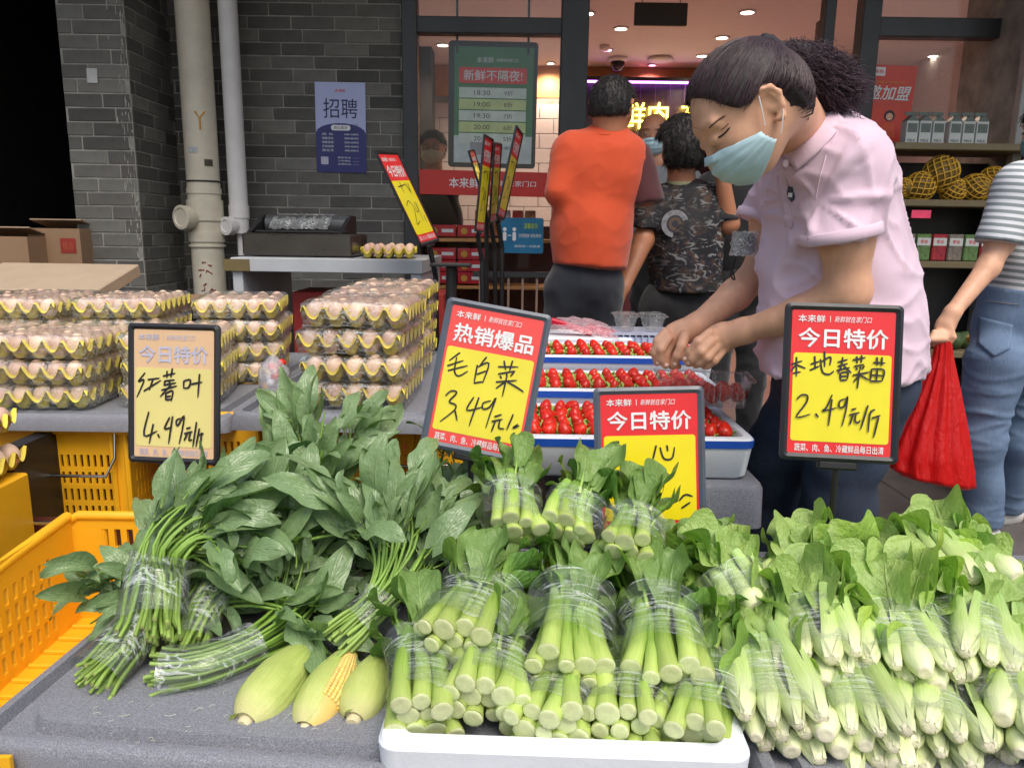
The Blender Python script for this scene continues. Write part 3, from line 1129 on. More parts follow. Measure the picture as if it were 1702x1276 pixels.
# ================================================================== CARTONS IN THE PASSAGE
M_card = mat('cardboard', lin(150, 120, 92), .8, var=.1, vs=5, bump=.1)
M_cardl = mat('pale_cardboard', lin(168, 142, 116), .8, var=.08, vs=5)
for (px0, px1, py, Y, h, lab) in ((-60, 45, 392, 3.75, .5, 'open brown carton at the far left edge behind the egg trays'), (46, 132, 379, 3.9, .5, 'brown carton with a red printed square beside the brick pillar')):
    a, b_ = P(px0, py, Y), P(px1, py, Y)
    t = thing('cardboard_box', lab, 'box', (a.x, Y, a.z - h))
    L = b_.x - a.x
    for (c_, d_) in (((L / 2, 0, h / 2), (L, .006, h)), ((L / 2, .4, h / 2), (L, .006, h)), ((.003, .2, h / 2), (.006, .394, h)), ((L - .003, .2, h / 2), (.006, .394, h)), ((L / 2, .2, .003), (L - .012, .39, .006))):
        MB().box(c_, d_).build('side', M_card, t)
    fl = MB().box((L / 2, .0, 0), (L, .2, .006)).build('flap', M_cardl, t)
    fl.location = (0, .12, h + .02); fl.rotation_euler = (rad(-14), 0, 0)
    if px0 > 0:
        MB().box((L * .76, -.0045, h - .085), (L * .3, .002, .075)).build('red_square', mat('faded_red', lin(150, 50, 40), .7), t)
        text('精选', L * .2, .04, mat('faded_orange', lin(180, 90, 60), .7), t, L * .76, 0, 0).matrix_local = frame_m((L * .76, -.007, h - .085), (1, 0, 0), (0, 0, 1))
        text('新鲜蔬菜', L * .6, .05, mat('faded_red', (0, 0, 0)), t, L * .5, 0, 0).matrix_local = frame_m((L * .6, -.007, h - .2), (1, 0, 0), (0, 0, 1))
        sup = MB().box((0, 0, 0), (L, .4, a.z - h)).build('support_crate', M_alu, None)
        sup.location = (a.x + L / 2, Y + .2, (a.z - h) / 2)
        tag(sup, 'dark base crate under the printed carton in the passage', 'crate')
    else:
        sup = MB().box((0, 0, 0), (L, .4, a.z - h)).build('support_crate', M_alu, None)
        sup.location = (a.x + L / 2, Y + .2, (a.z - h) / 2)
        tag(sup, 'dark base crate under the open carton in the passage', 'crate')
a, b_ = P(-40, 458, 3.1), P(200, 458, 3.1)
o = MB().box((0, 0, 0), (b_.x - a.x, .35, .05), bev=.004).build('flattened_carton', mat('kraft_sheet', lin(178, 158, 134), .7, var=.05), None)
o.location = ((a.x + b_.x) / 2, 3.1, a.z - .02); o.rotation_euler = (rad(14), 0, rad(-1))
tag(o, 'long pale flattened carton lying behind the egg trays', 'carton')
a = P(70, 480, 3.2)
t = thing('back_trestle', 'low trestle behind the egg trays carrying the flattened carton', 'table', (o.location.x, 3.15, 0))
MB().box((0, 0, o.location.z - .085), (1.2, .4, .04), bev=.004).build('top', M_card, t)
for sx in (-1, 1):
    for sy in (-1, 1):
        MB().box((sx * .5, sy * .15, (o.location.z - .105) / 2), (.04, .04, o.location.z - .105)).build('leg', M_alu, t)

# ================================================================== WHITE TABLE WITH THE SEALER
TY = 3.35
a, b_ = P(383, 441, TY), P(703, 447, TY)
zt_ = P(540, 430, TY).z
t = thing('side_table', 'pale grey table against the brick wall carrying the film sealer', 'table', Matrix.Translation((a.x, TY, 0)) @ Matrix.Rotation(rad(-1.5), 4, 'Z'))
L = b_.x - a.x
M_tab = mat('pale_laminate', lin(176, 180, 184), .5, var=.06, vs=5, dirt=.25)
MB().box((L / 2, .35, zt_ - .03), (L, .7, .06), bev=.003).build('table_top', M_tab, t)
for x_ in (.025, L - .03):
    MB().box((x_, .35, (zt_ - .06) / 2), (.045, .68, zt_ - .062), bev=.003).build('side_panel', M_tab, t)
MB().box((.03, -.004, zt_ - .032), (.11, .008, .05)).build('tape_patch', mat('brown_tape', lin(110, 96, 62), .5), t)
# things beneath
bx = thing('red_banner_carton', 'dark red carton with white lettering under the pale table', 'carton', (a.x + .2, TY + .2, .0))
MB().box((.37, .1, zt_ * .42), (.7, .3, zt_ * .84), bev=.004).build('carton', mat('dark_red_carton', lin(150, 40, 34), .6, var=.1), bx)
text('买应季香甜', .55, .1, mat('dull_white', (.5, .48, .45), .6), bx, 0, 0).matrix_local = frame_m((.33, -.052, zt_ - .35), (1, 0, 0), (0, 0, 1))
text('本来鲜', .15, .045, mat('dull_white', (0, 0, 0)), bx, 0, 0).matrix_local = frame_m((.52, -.052, zt_ - .2), (1, 0, 0), (0, 0, 1))
# sealer
M_steel = mat('dark_steel', lin(90, 86, 82), .28, metal=.8, var=.2, vs=3)
s0, s1 = P(402, 425, TY + .1), P(585, 425, TY + .1)
sm = thing('film_sealer', 'dark steel film wrapping machine with a crumpled film roll on the pale table', 'machine', (s0.x, TY + .12, zt_))
L2 = s1.x - s0.x
MB().box((L2 / 2, .17, .055), (L2, .36, .1), bev=.008).build('housing', M_steel, sm)
for x_ in (.012, L2 - .07):
    MB().prism([(0, .1), (.34, .1), (.34, .19), (.24, .19)], 0, .02, M=Matrix(((0, 0, 1, x_), (1, 0, 0, 0), (0, 1, 0, 0), (0, 0, 0, 1)))).build('cheek', M_black, sm)
MB().tube([(.04, .24, .145), (L2 - .06, .24, .145)], .045, 18).build('film_roll', mat('film_roll_core', lin(70, 72, 74), .2, var=.3), sm, auto=40)
MB().box((L2 / 2, .1, .112), (L2 - .08, .1, .012), bev=.004).build('heat_plate', M_black, sm)
b = MB()
b.grid(lambda u, v: V((.08 + u * (L2 - .22), .12 + v * .2, .125 + .07 * sin(pi * v * .6) + .012 * noise.noise(V((u * 14, v * 7, 0))))), 30, 10)
b.build('loose_film', mat_film('crumpled_film', .12, .7, 40), sm, smooth=True)
# ================================================================== GREY DISPLAY LIDS AND CRATES
def speckle():
    t = NT('speckled_grey_plastic')
    v = t.coord('Object')
    c = t.ramp(t.noise(v, 640, 2, .5), [(.36, lin(108, 110, 116)), (.5, lin(132, 134, 141)), (.66, lin(156, 158, 166))])
    big = t.noise(v, 5, 5, .7)
    c = t.mix(t.math('MULTIPLY', big, .5), c, lin(112, 113, 120))
    sc_ = t.ramp(t.math('ABSOLUTE', t.math('SUBTRACT', t.noise(t.coord('Object', (1, 3, 1)), 26, 3, .5, dist=2), .5)), [(0, 1.), (.006, 0.)])
    c = t.mix(t.math('MULTIPLY', sc_, .5), c, lin(196, 196, 202))
    t.l(c, t.b.inputs['Base Color'])
    t.b.inputs['Roughness'].default_value = .55
    t.bump(t.noise(v, 300, 3, .6), .25, .002)
    return t.m


M_spk = speckle()


def lid(name, label, x0_, x1_, y0_, y1_, z, th=.04, rz=0, group=None, recess=True):
    """moulded stall board: rounded slab with a groove and a raised field"""
    cx, cy_ = (x0_ + x1_) / 2, (y0_ + y1_) / 2
    w_, d_ = x1_ - x0_, y1_ - y0_
    M = Matrix.Translation((cx, cy_, z)) @ Matrix.Rotation(rz, 4, 'Z')
    t = thing(name, label, 'stall board', M, group)
    b = MB()
    loops = []
    prof = [(0, -th, .02), (0, -.012, .03), (.004, -.004, .03), (.012, 0, .03)]
    if recess:
        prof += [(.018, 0, .03), (.021, -.016, .03), (.046, -.018, .035), (.050, -.002, .035)]
    for ins, zz, r in prof:
        o = round_rect(w_ - 2 * ins, d_ - 2 * ins, r, 5)
        loops.append([(x, y, zz) for x, y in o])
    n = len(loops[0])
    vs = [q for l_ in loops for q in l_]
    fs = [(i * n + j, i * n + (j + 1) % n, (i + 1) * n + (j + 1) % n, (i + 1) * n + j) for i in range(len(loops) - 1) for j in range(n)]
    fs.append(tuple(range((len(loops) - 1) * n, len(loops) * n)))
    fs.append(tuple(range(n))[::-1])
    b.add(vs, fs)
    b.build('board', M_spk, t, auto=35)
    return t


M_crate = mat('orange_crate_plastic', lin(244, 180, 34), .42, var=.1, vs=4, dirt=.2, bump=.06, bs=40)


def slot_wall(b, M, L, H, xs, zs, th=.006, slot=None, thin=None):
    """a wall in local (x,z) with rows of slots cut right through: xs slot x-ranges, zs slot z-ranges"""
    xe = sorted({0, L} | {q for r in xs for q in r})
    ze = sorted({0, H} | {q for r in zs for q in r})
    for i in range(len(xe) - 1):
        for j in range(len(ze) - 1):
            xm, zm = (xe[i] + xe[i + 1]) / 2, (ze[j] + ze[j + 1]) / 2
            if any(a < xm < c for a, c in xs) and any(a < zm < c for a, c in zs):
                continue
            q = [V((xe[i], 0, ze[j])), V((xe[i + 1], 0, ze[j])), V((xe[i + 1], 0, ze[j + 1])), V((xe[i], 0, ze[j + 1]))]
            q2 = [p + V((0, th, 0)) for p in q]
            vs = [M @ p for p in q + q2]
            fs = [(0, 1, 2, 3), (7, 6, 5, 4)]
            # closing faces only where a slot or edge borders
            for e, (di, dj) in (((0, 1), (0, -1)), ((1, 2), (1, 0)), ((2, 3), (0, 1)), ((3, 0), (-1, 0))):
                ii, jj = i + di, j + dj
                open_ = ii < 0 or jj < 0 or ii >= len(xe) - 1 or jj >= len(ze) - 1
                if not open_:
                    xa, za = (xe[ii] + xe[ii + 1]) / 2, (ze[jj] + ze[jj + 1]) / 2
                    open_ = any(a < xa < c for a, c in xs) and any(a < za < c for a, c in zs)
                if open_:
                    fs.append((e[1], e[0], e[0] + 4, e[1] + 4))
            b.add(vs, fs)


def rng(a, b_, n, gap=.5):
    st_ = (b_ - a) / n
    return [(a + i * st_ + st_ * (1 - gap) / 2, a + i * st_ + st_ * (1 + gap) / 2) for i in range(n)]


def crate(label, M, L=.52, D=.36, H=.28, handle=True, rows=4, cols=18, group='orange plastic crates under the stall', tall_end=0.):
    t = thing('plastic_crate', label, 'crate', M, group)
    for nm, o, ax, ln in (('front_wall', (-L / 2, -D / 2, 0), 0, L), ('back_wall', (L / 2, D / 2, 0), 180, L), ('side_wall', (L / 2, -D / 2, 0), 90, D), ('side_wall', (-L / 2, D / 2, 0), -90, D)):
        b = MB()
        Mw = Matrix.Translation(V(o)) @ Matrix.Rotation(rad(ax), 4, 'Z')
        n_ = max(4, int(cols * ln / L))
        zs = rng(H * .12, H * .78, rows, .72)
        slot_wall(b, Mw, ln, H, rng(ln * .07, ln * .47, n_ // 2, .42) + rng(ln * .53, ln * .93, n_ // 2, .42), zs)
        b.build(nm, M_crate, t)
    b = MB()
    for (c_, d_) in (((0, -D / 2 - .006, H), (L + .03, .016, .022)), ((0, D / 2 + .006, H), (L + .03, .016, .022)), ((L / 2 + .006, 0, H), (.016, D, .022)), ((-L / 2 - .006, 0, H), (.016, D, .022))):
        b.box(c_, d_, bev=.004)
    b.build('rim', M_crate, t)
    b = MB()
    for x_ in (-L / 2, L / 2, 0, -L / 2 + .035, L / 2 - .035):
        for y_ in (-D / 2 - .004, D / 2 + .004):
            b.box((x_, y_, H / 2), (.012, .012, H), bev=.003)
    b.build('ribs', M_crate, t)
    MB().box((0, 0, .004), (L - .014, D - .014, .006)).build('floor_panel', M_crate, t)
    if handle:
        y_ = -D / 2 - .02
        MB().tube([(-L * .42, y_ + .01, H * .98), (-L * .44, y_ - .005, H * .8), (-L * .40, y_ - .014, H * .66), (-L * .3, y_ - .018, H * .62), (-L * .02, y_ - .02, H * .58), (L * .02, y_ - .02, H * .6), (L * .4, y_ - .02, H * .6), (L * .44, y_, H * .75), (L * .44, y_ + .01, H * .98)], .0042, 8).build('wire_handle', mat('chrome_wire', (.6, .6, .6), .2, metal=1, var=.05), t, auto=60)
    return t


ZE = .695    # egg level
YE = 1.78
c = [P(x, 690, YE).x for x in (-190, 378, 385, 742)]
lid('stall_board', 'long grey speckled board under the left egg stacks', c[0], c[1], YE, YE + 1.0, P(100, 690, YE).z)
ZL = P(100, 690, YE).z
YC = 1.66
ZC = P(560, 690, YC).z + .0
lid('stall_board', 'grey speckled board under the tall middle stack of egg trays', P(385, 690, YC).x, P(748, 690, YC).x, YC, YC + .95, ZC, rz=rad(-1.5))
# front board with the corn
ZF = .515
pA = PZ(-30, 1200, ZF)
yb = PZ(178, 1062, ZF)
ex = (PZ(600, 1262, ZF) - PZ(45, 1222, ZF))
rz = math.atan2(ex.y, ex.x)
fb = lid('stall_board', 'grey speckled board in front holding the corn and sweet potato greens', -.62, .02, -.29, .36, 0, rz=0)
fl_ = PZ(-18, 1212, ZF)
fb.matrix_world = Matrix.Translation(V((fl_.x, fl_.y, ZF))) @ Matrix.Rotation(rz, 4, 'Z') @ Matrix.Translation((.33, .30, 0)) @ Matrix.Diagonal((1.12, 1.0, 1, 1))
FBX = fb.matrix_world.translation.copy()
# boards under the right-hand heap and behind
lid('stall_board', 'grey speckled board under the pale-stemmed greens on the right', .30, 1.12, .62, 1.42, ZF - .01)
lid('stall_board', 'grey speckled board just visible beside the foam strawberry boxes', P(1000, 800, 1.42).x, P(1276, 800, 1.42).x, 1.42, 2.3, P(1200, 806, 1.42).z, recess=False, th=.09)
ZS = P(1200, 806, 1.42).z
lid('stall_board', 'grey speckled board hidden under the choy sum and the price signs', -.42, .29, 1.03, 1.40, ZF - .02)

# crates below the egg boards
Hc = .27
for (px, yy, zz, lab, hd) in ((160, YE + .22, ZL - .045 - Hc, 'upper orange crate with a bent wire handle under the left board', True),
                              (-95, YE + .2, ZL - .045 - Hc, 'orange crate cut by the left picture edge under the egg board', False),
                              (470, YE + .24, ZC - .05 - Hc, 'orange crate below the middle egg board behind the potato leaves', True),
                              (700, YE + .24, ZC - .05 - Hc, 'orange crate below the middle egg board nearest the pink sign', True)):
    p = P(px, 780, yy)
    crate(lab, TR((p.x, yy, zz)), .37 if px in (160, 470, 700) else .3, .36, Hc, hd)
    crate(lab.replace('orange crate', 'second-tier orange crate').replace('upper ', '').replace('crate with', 'crate under the one with'), TR((p.x, yy, zz - Hc - .012)), .37 if px in (160, 470, 700) else .3, .36, Hc - .02, hd)
tr_ = thing('trestle', 'black trestle carrying the left egg board', 'trestle', (-1.5, 2.1, 0))
for xx in (-.4, .35):
    MB().box((xx, 0, (ZL - .05) / 2), (.04, .9, ZL - .05)).build('leg_panel', M_black, tr_)
# rail along the crates
a, b_ = P(20, 868, 1.62), P(290, 872, 1.62)
t = thing('steel_rail', 'thin steel rail with a dark beam below the left orange crate', 'rail', (0, 0, 0))
MB().tube([a, b_], .005, 8).build('bar', mat('chrome_wire', (0, 0, 0)), t)
MB().box((a + b_) / 2 + V((0, .05, -.04)), ((b_ - a).length, .05, .05)).build('beam', mat('rust_beam', lin(90, 40, 28), .6, var=.3), t)

# big open crate lower left: tall left and far walls, low near the board
def big_crate():
    L, D, H = .235, .54, .205
    t = thing('plastic_crate', 'large empty orange-yellow crate with a scooped end at the lower left', 'crate', (-.815, .78, .39))
    MY = lambda x, y: Matrix.Translation((x, y, 0)) @ Matrix.Rotation(rad(90), 4, 'Z')
    b = MB()
    slot_wall(b, Matrix.Translation((0, D, 0)), L + .02, H, rng(.055, .215, 7, .5), [(.045, .085), (.095, .135), (.145, .18)], .007)
    b.build('end_wall', M_crate, t)
    b = MB()
    slot_wall(b, MY(.007, 0), D, H, rng(.05, .25, 9, .45) + rng(.29, .47, 8, .45), [(.02, .048), (.056, .084), (.092, .12), (.128, .156)], .007)
    b.build('side_wall', M_crate, t)
    b = MB()
    slot_wall(b, MY(L, 0), D, .062, [], [], .006)
    b.build('side_wall', M_crate, t)
    b = MB()
    slot_wall(b, Matrix.Translation((0, 0, 0)), L, .12, rng(.03, .2, 6, .5), [(.03, .09)], .006)
    b.build('low_end', M_crate, t)
    b = MB()
    slot_wall(b, Matrix(((1, 0, 0, 0), (0, 0, 1, 0), (0, -1, 0, .004), (0, 0, 0, 1))), L, .006, [], [], .006)
    b.box((L / 2, D / 2, -.002), (L, D, .006))
    for k in range(12):
        b.box((L / 2, .03 + k * .043, .004), (L - .02, .008, .008), bev=.002)
    b.build('floor_grille', M_crate, t)
    b = MB()
    b.tube([(0, D + .004, H - .012), (.02, D + .004, H), (.15, D + .004, H), (.175, D + .004, H - .03), (L + .02, D + .004, H - .035)], .009, 8)
    b.tube([(0, 0, H - .03), (0, D * .35, H - .028), (0, D * .7, H - .01), (0, D, H - .002)], .010, 8)
    b.build('rim', M_crate, t, auto=50)
    for (x, y) in ((.004, D - .002), (L, D - .002), (.06, D + .001)):
        MB().box((x, y + .006, H * .45), (.014, .012, H * .9), bev=.003).build('rib', M_crate, t)
    return t


big_crate()
tag(MB().box((-.70, 1.05, .191), (.2, .5, .375), bev=.01).build('base_crate', M_crate), 'orange crate standing below the large scooped crate', 'crate')

# ================================================================== EGG TRAYS
def m_pulp():
    return mat('yellow_pulp', lin(228, 208, 84), .85, var=.18, vs=14, bump=.35, bs=160, bd=.003, rand=.12)


M_pulp = m_pulp()
M_egg = mat('egg_shell', lin(228, 192, 168), .48, var=.08, vs=20, rand=.2, sss=.1, bump=.04, bs=400)
EP = .046


def tray_mesh(nx, ny):
    b = MB()
    Wx, Wy = nx * EP, ny * EP

    def f(u, v):
        x, y = (u * (nx + .26) - .13) * EP, (v * (ny + .26) - .13) * EP
        wx, wy = (1 + cos(2 * pi * x / EP)) / 2, (1 + cos(2 * pi * y / EP)) / 2
        z = .003 + .026 * max(wx, wy) ** 3.2 + .024 * (wx * wy) ** 1.3
        ex_ = max(0, -x, x - Wx, -y, y - Wy) / EP
        z += ex_ * .03
        return V((x - Wx / 2, y - Wy / 2, z))
    b.grid(f, nx * 7, ny * 7)
    return b.mesh('tray_pulp', M_pulp, True)


egm = MB().lathe([(.0001, -.027), (.010, -.0255), (.0175, -.019), (.0212, -.009), (.0218, .001), (.0198, .011), (.015, .02), (.0085, .0265), (.0001, .029)], n=14).mesh('egg', M_egg, True)
TM56 = tray_mesh(5, 6)
M_tfilm = mat_film('tray_film', .03, .5, 30., (1, 1, 1.6))


def film_mesh(nx, ny, seed):
    b = MB()
    Wx, Wy = nx * EP + .016, ny * EP + .016

    def f(u, v):
        # v round the section: bottom lip, side, top, side ; u as angle? -> super-ellipse dome
        a = u * 2 * pi
        ca, sa = cos(a), sin(a)
        m = max(abs(ca), abs(sa)) ** .92
        r = (.0 + sin(min(1, v * 1.25) * pi / 2) ** .35) if v < .8 else 1
        h = .0655 - .004 * (v / .8) if v < .62 else .0625 - (v - .62) / .38 * .057
        wv = .003 * noise.noise(V((ca * 3, sa * 3, v * 5 + seed)))
        k = (v / .62) if v < .62 else 1 + (.012 * noise.noise(V((ca * 4, sa * 4, v * 8 + seed))))
        k -= max(0, v - .8) * .12
        return V((ca / m * Wx / 2 * k, sa / m * Wy / 2 * k, h + wv * 1.3 + .003 * noise.noise(V((ca * k * 6, sa * k * 6, seed)))))
    b.grid(f, 48, 12)
    return b.mesh('film_wrap', M_tfilm, True)


FM = [film_mesh(5, 6, s * 3.1) for s in range(3)]
egg_n = [0]


def egg_tray(label, M, show='all', film=True, group='film-wrapped egg trays'):
    """show: 'top' every egg, 'sides' only eggs of the outer front and side rows"""
    t = thing('egg_tray', label, 'egg tray', M, group)
    link('tray_pulp', TM56, t)
    for i in range(5):
        for j in range(6):
            if show == 'sides' and not (j == 0 or i == 4 or i == 0):
                continue
            if show == 'front' and not (j == 0 or i == 4):
                continue
            jx = rnd.uniform(-.0015, .0015)
            link('egg', egm, t, Matrix.Translation(((i - 2) * EP + jx, (j - 2.5) * EP + rnd.uniform(-.0015, .0015), .036 + rnd.uniform(-.002, .002))) @ Euler((rnd.gauss(0, .12), rnd.gauss(0, .12), rnd.uniform(0, 6))).to_matrix().to_4x4() @ Matrix.Diagonal((rnd.uniform(.97, 1.04), rnd.uniform(.97, 1.04), rnd.uniform(.95, 1.05), 1)))
    if film:
        link('film_wrap', rnd.choice(FM), t, Matrix.Rotation(rnd.choice((0, pi)), 4, 'Z'))
    return t


TH = .0625


def stack(cx, y, z, n, yaw, what, tops='top', first='sides', jig=.006):
    names = {1: ['only tray'], 2: ['bottom tray', 'top tray'], 3: ['bottom', 'middle', 'top'], 4: ['bottom', 'second from below', 'third from below', 'top']}[n]
    for k in range(n):
        egg_tray('egg tray, %s of %s' % (names[k], what), TR((cx + rnd.uniform(-jig, jig), y + .14 + rnd.uniform(-jig, jig), z + k * TH), rz=yaw + rnd.uniform(-.03, .03), rx=rnd.uniform(-.01, .01), ry=rnd.uniform(-.012, .012)), 'top' if k == n - 1 else first)


XY = lambda px, Y: P(px, 640, Y).x
stack(XY(592, YC + .04), YC + .04, ZC, 4, rad(-3), 'the tall middle stack nearest the pink and yellow sign', jig=.008)
stack(XY(622, YC + .34), YC + .34, ZC, 4, rad(-3), 'the second row of the tall middle stack', first='front')
stack(XY(645, YC + .63), YC + .63, ZC, 4, rad(-3), 'the rearmost row of the tall middle stack', first='front')
# left fields
stack(XY(56, YE + .03), YE + .03, ZL, 3, rad(2), 'the near left stack at the board edge')
stack(XY(-110, YE + .03), YE + .03, ZL, 3, rad(1), 'the stack cut by the left picture edge', first='front')
stack(XY(268, YE + .10), YE + .10, ZL, 3, rad(10), 'the near stack behind the pale price sign', first='sides')
stack(XY(30, YE + .34), YE + .34, ZL, 4, rad(4), 'the rear left stack beside the flattened carton', first='front')
stack(XY(195, YE + .36), YE + .36, ZL, 4, rad(6), 'the rear stack in front of the brick pillar', first='front')
stack(XY(384, YE + .39), YE + .39, ZL, 4, rad(10), 'the rear stack right of the pale price sign', first='front')
# far-left half crate of eggs lower down, cut by the frame
z_ = P(0, 860, 1.35).z
tq = thing('egg_riser', 'orange upturned crate under the two loose egg trays at the left edge', 'crate', (P(-240, 820, 1.35).x, 1.47, 0))
MB().box((0, 0, z_ / 2), (.30, .30, z_), bev=.004).build('crate', M_crate, tq)
for k in range(2):
    egg_tray('loose yellow egg tray at the far left edge, %s of the pair' % ('lower', 'upper')[k], TR((P(-215, 820, 1.35).x, 1.50, z_ + k * .078), rz=.12 + .1 * k, ry=-.06 * k), 'sides', film=False)
# on the back table
p = P(638, 420, TY + .05)
egg_tray('small loose tray of eggs alone on the pale side table', TR((p.x, TY + .22, zt_), rz=.1), 'all', film=False)

# little knotted bag on the board
p = P(455, 620, YC + .15)
t = thing('knotted_bag', 'small clear bag with red and white sweets between the egg stacks', 'bag', (p.x, p.y, ZC))
b = MB()
b.grid(lambda u, v: V((cos(u * 2 * pi) * .034 * (sin(pi * min(1, v * 1.05)) ** .6 + .12) * (1 + .12 * noise.noise(V((cos(u * 6.28) * 2, sin(u * 6.28) * 2, v * 4)))), sin(u * 2 * pi) * .034 * (sin(pi * min(1, v * 1.05)) ** .6 + .12), .002 + v * .11)), 20, 14)
b.build('bag_film', mat_film('bag_film', .3, .8, 40, tint=(.85, .85, .9)), t, smooth=True)
for k in range(10):
    q = V((rnd.uniform(-.02, .02), rnd.uniform(-.02, .02), .018 + .008 * k))
    MB().lathe([(0, -.011), (.009, -.006), (.011, 0), (.009, .006), (0, .011)], q, 8).build('sweet', mat('sweet_red', lin(230, 50, 30), .4) if k > 4 else mat('sweet_white', (.8, .8, .85), .4), t, smooth=True)

# ================================================================== PRICE SIGNS
M_frame = mat('sign_frame', lin(34, 36, 40), .38, var=.1)
M_frameg = mat('sign_frame_grey', lin(84, 92, 104), .38, var=.1)
M_yell = M_yel
M_pale = mat('faded_yellow', lin(222, 212, 136), .2, var=.06, vs=3)
M_fadr = mat('faded_pink', lin(222, 186, 146), .3, var=.06, vs=4)
M_fprint = mat('faded_print', lin(190, 190, 212), .3)
M_sred = mat('salmon_red', lin(232, 76, 70), .3, var=.04)
M_syel = mat('soft_yellow', lin(228, 214, 60), .3, var=.05)
M_gloss = mat_film('sign_sleeve', .0, .0, 3)


def sign(label, TLp, TRp, BLp, fr, hd, yl, title, group='price signs standing in the vegetables', pole=.25, head_h=.3, script=True, prt=None, footer=True, name='price_sign'):
    """corner points in the world; returns thing and (w, h)"""
    TLp, TRp, BLp = V(TLp), V(TRp), V(BLp)
    M = frame_m((TRp + BLp) / 2, TRp - TLp, TLp - BLp)
    w_ = (TRp - TLp).length
    h_ = abs((TLp - BLp).dot(V([M[k][1] for k in range(3)])))
    t = thing(name, label, 'price sign', M, group)
    prt = prt or M_wprint
    e = w_ * .062
    out = round_rect(w_, h_, w_ * .05, 5)
    inn = round_rect(w_ - 2 * e, h_ - 2 * e, w_ * .02, 5)
    mid = round_rect(w_ - e, h_ - e, w_ * .035, 5)
    n = len(out)
    b = MB()
    vs = [(x, y, -.005) for x, y in out] + [(x, y, .001) for x, y in out] + [(x, y, .004) for x, y in mid] + [(x, y, .0) for x, y in inn]
    b.add(vs, [(i * n + j, i * n + (j + 1) % n, (i + 1) * n + (j + 1) % n, (i + 1) * n + j) for i in range(3) for j in range(n)] + [tuple(range(n))[::-1]])
    b.build('frame', fr, t, auto=35)
    W2_, H2_ = w_ - 2 * e, h_ - 2 * e
    hh = H2_ * head_h
    fh = H2_ * .085 if footer else 0
    sh_ = MB().box((0, 0, -.001), (W2_, H2_, .001)).build('printed_sheet', hd, t)
    rr = W2_ * .03
    MB().prism(round_rect(W2_ - .012 * w_ * 4, H2_ - hh - fh, rr, 3, 0, (fh - hh) / 2), -.0004, .0002).build('yellow_field', yl, sh_)
    y0 = H2_ / 2
    text('本来鲜', W2_ * .26, hh * .17, prt, sh_, -W2_ * .31, y0 - hh * .2, .0008, .02)
    if script:
        text('|', .001, hh * .14, prt, sh_, -W2_ * .13, y0 - hh * .2, .0008)
        text('新鲜就在家门口', W2_ * .36, hh * .14, prt, sh_, W2_ * .09, y0 - hh * .2, .0008, 0, .25)
    text(title, W2_ * .86, hh * .44, prt, sh_, -W2_ * .0, y0 - hh * .64, .0008, .045)
    if footer:
        text('蔬菜、肉、鱼、冷藏鲜品每日出清', W2_ * .86, fh * .62, prt, sh_, 0, -H2_ / 2 + fh * .48, .0008, .02)
    MB().box((0, -h_ / 2 - .006, -.004), (w_ * .34, .014, .012), bev=.003).build('foot_clip', M_black, t)
    if pole:
        q = M.inverted().to_3x3() @ V((0, 0, -1))
        s0 = V((0, -h_ / 2 - .01, -.006))
        MB().tube([s0, s0 + q * pole], .005, 8).build('stem', M_black, t)
    return t, w_, h_


def hand(t, w_, h_, corners, lines, wd=.0016, m=None):
    dst = [(-w_ / 2, h_ / 2), (w_ / 2, h_ / 2), (w_ / 2, -h_ / 2), (-w_ / 2, -h_ / 2)]
    Hm = homog(corners, dst)
    strokes(lines, Hm, m or M_ink, t, wd)


# --- right sign
t, w_, h_ = sign('red and yellow price sign on the right reading 2.49 for local spring greens', P(1309, 502, 1.22), P(1506, 508, 1.20), P(1292, 762, 1.17), M_frame, M_red, M_yell, '今日特价', pole=.3)
L_ = lambda s_: [[tuple(map(float, p.split(','))) for p in ln.split()] for ln in s_.strip().split(';') if ln.strip()]
hand(t, w_, h_, [(85, 65), (685, 85), (600, 872), (33, 850)], L_('''105,387 160,370; 131,350 127,450; 130,385 103,420; 130,390 175,408; 112,432 150,425;
200,387 245,372;222,345 222,412;195,417 245,395;250,377 300,350 295,392;272,320 270,400;250,360 258,425 290,437 315,420;
335,377 385,362;335,397 385,382;328,418 395,402;362,350 350,400 335,432;365,395 400,430;345,430 345,465;345,430 382,427 378,462;347,447 378,445;345,467 378,464;
410,365 475,352;430,345 432,382;455,340 452,378;415,397 465,387;425,402 430,415;445,398 447,412;465,392 455,412;405,442 490,425;440,415 425,508;438,440 408,475;442,440 485,465;
510,377 570,380;530,350 530,392;555,350 550,394;500,410 490,470;500,410 560,415 548,470;490,470 548,470;528,412 520,470;495,440 555,443;
125,562 150,540 178,545 170,580 120,648 190,634;215,630 228,650;300,538 270,600 250,618 320,602;298,560 275,690;
362,558 335,570 333,600 358,592 374,545 365,610 340,692;390,612 415,604;378,637 430,624;397,635 378,685;412,630 405,665 420,673 430,660;
472,588 430,706;505,610 480,628 465,720;485,652 530,637;520,645 490,745'''), .0013)
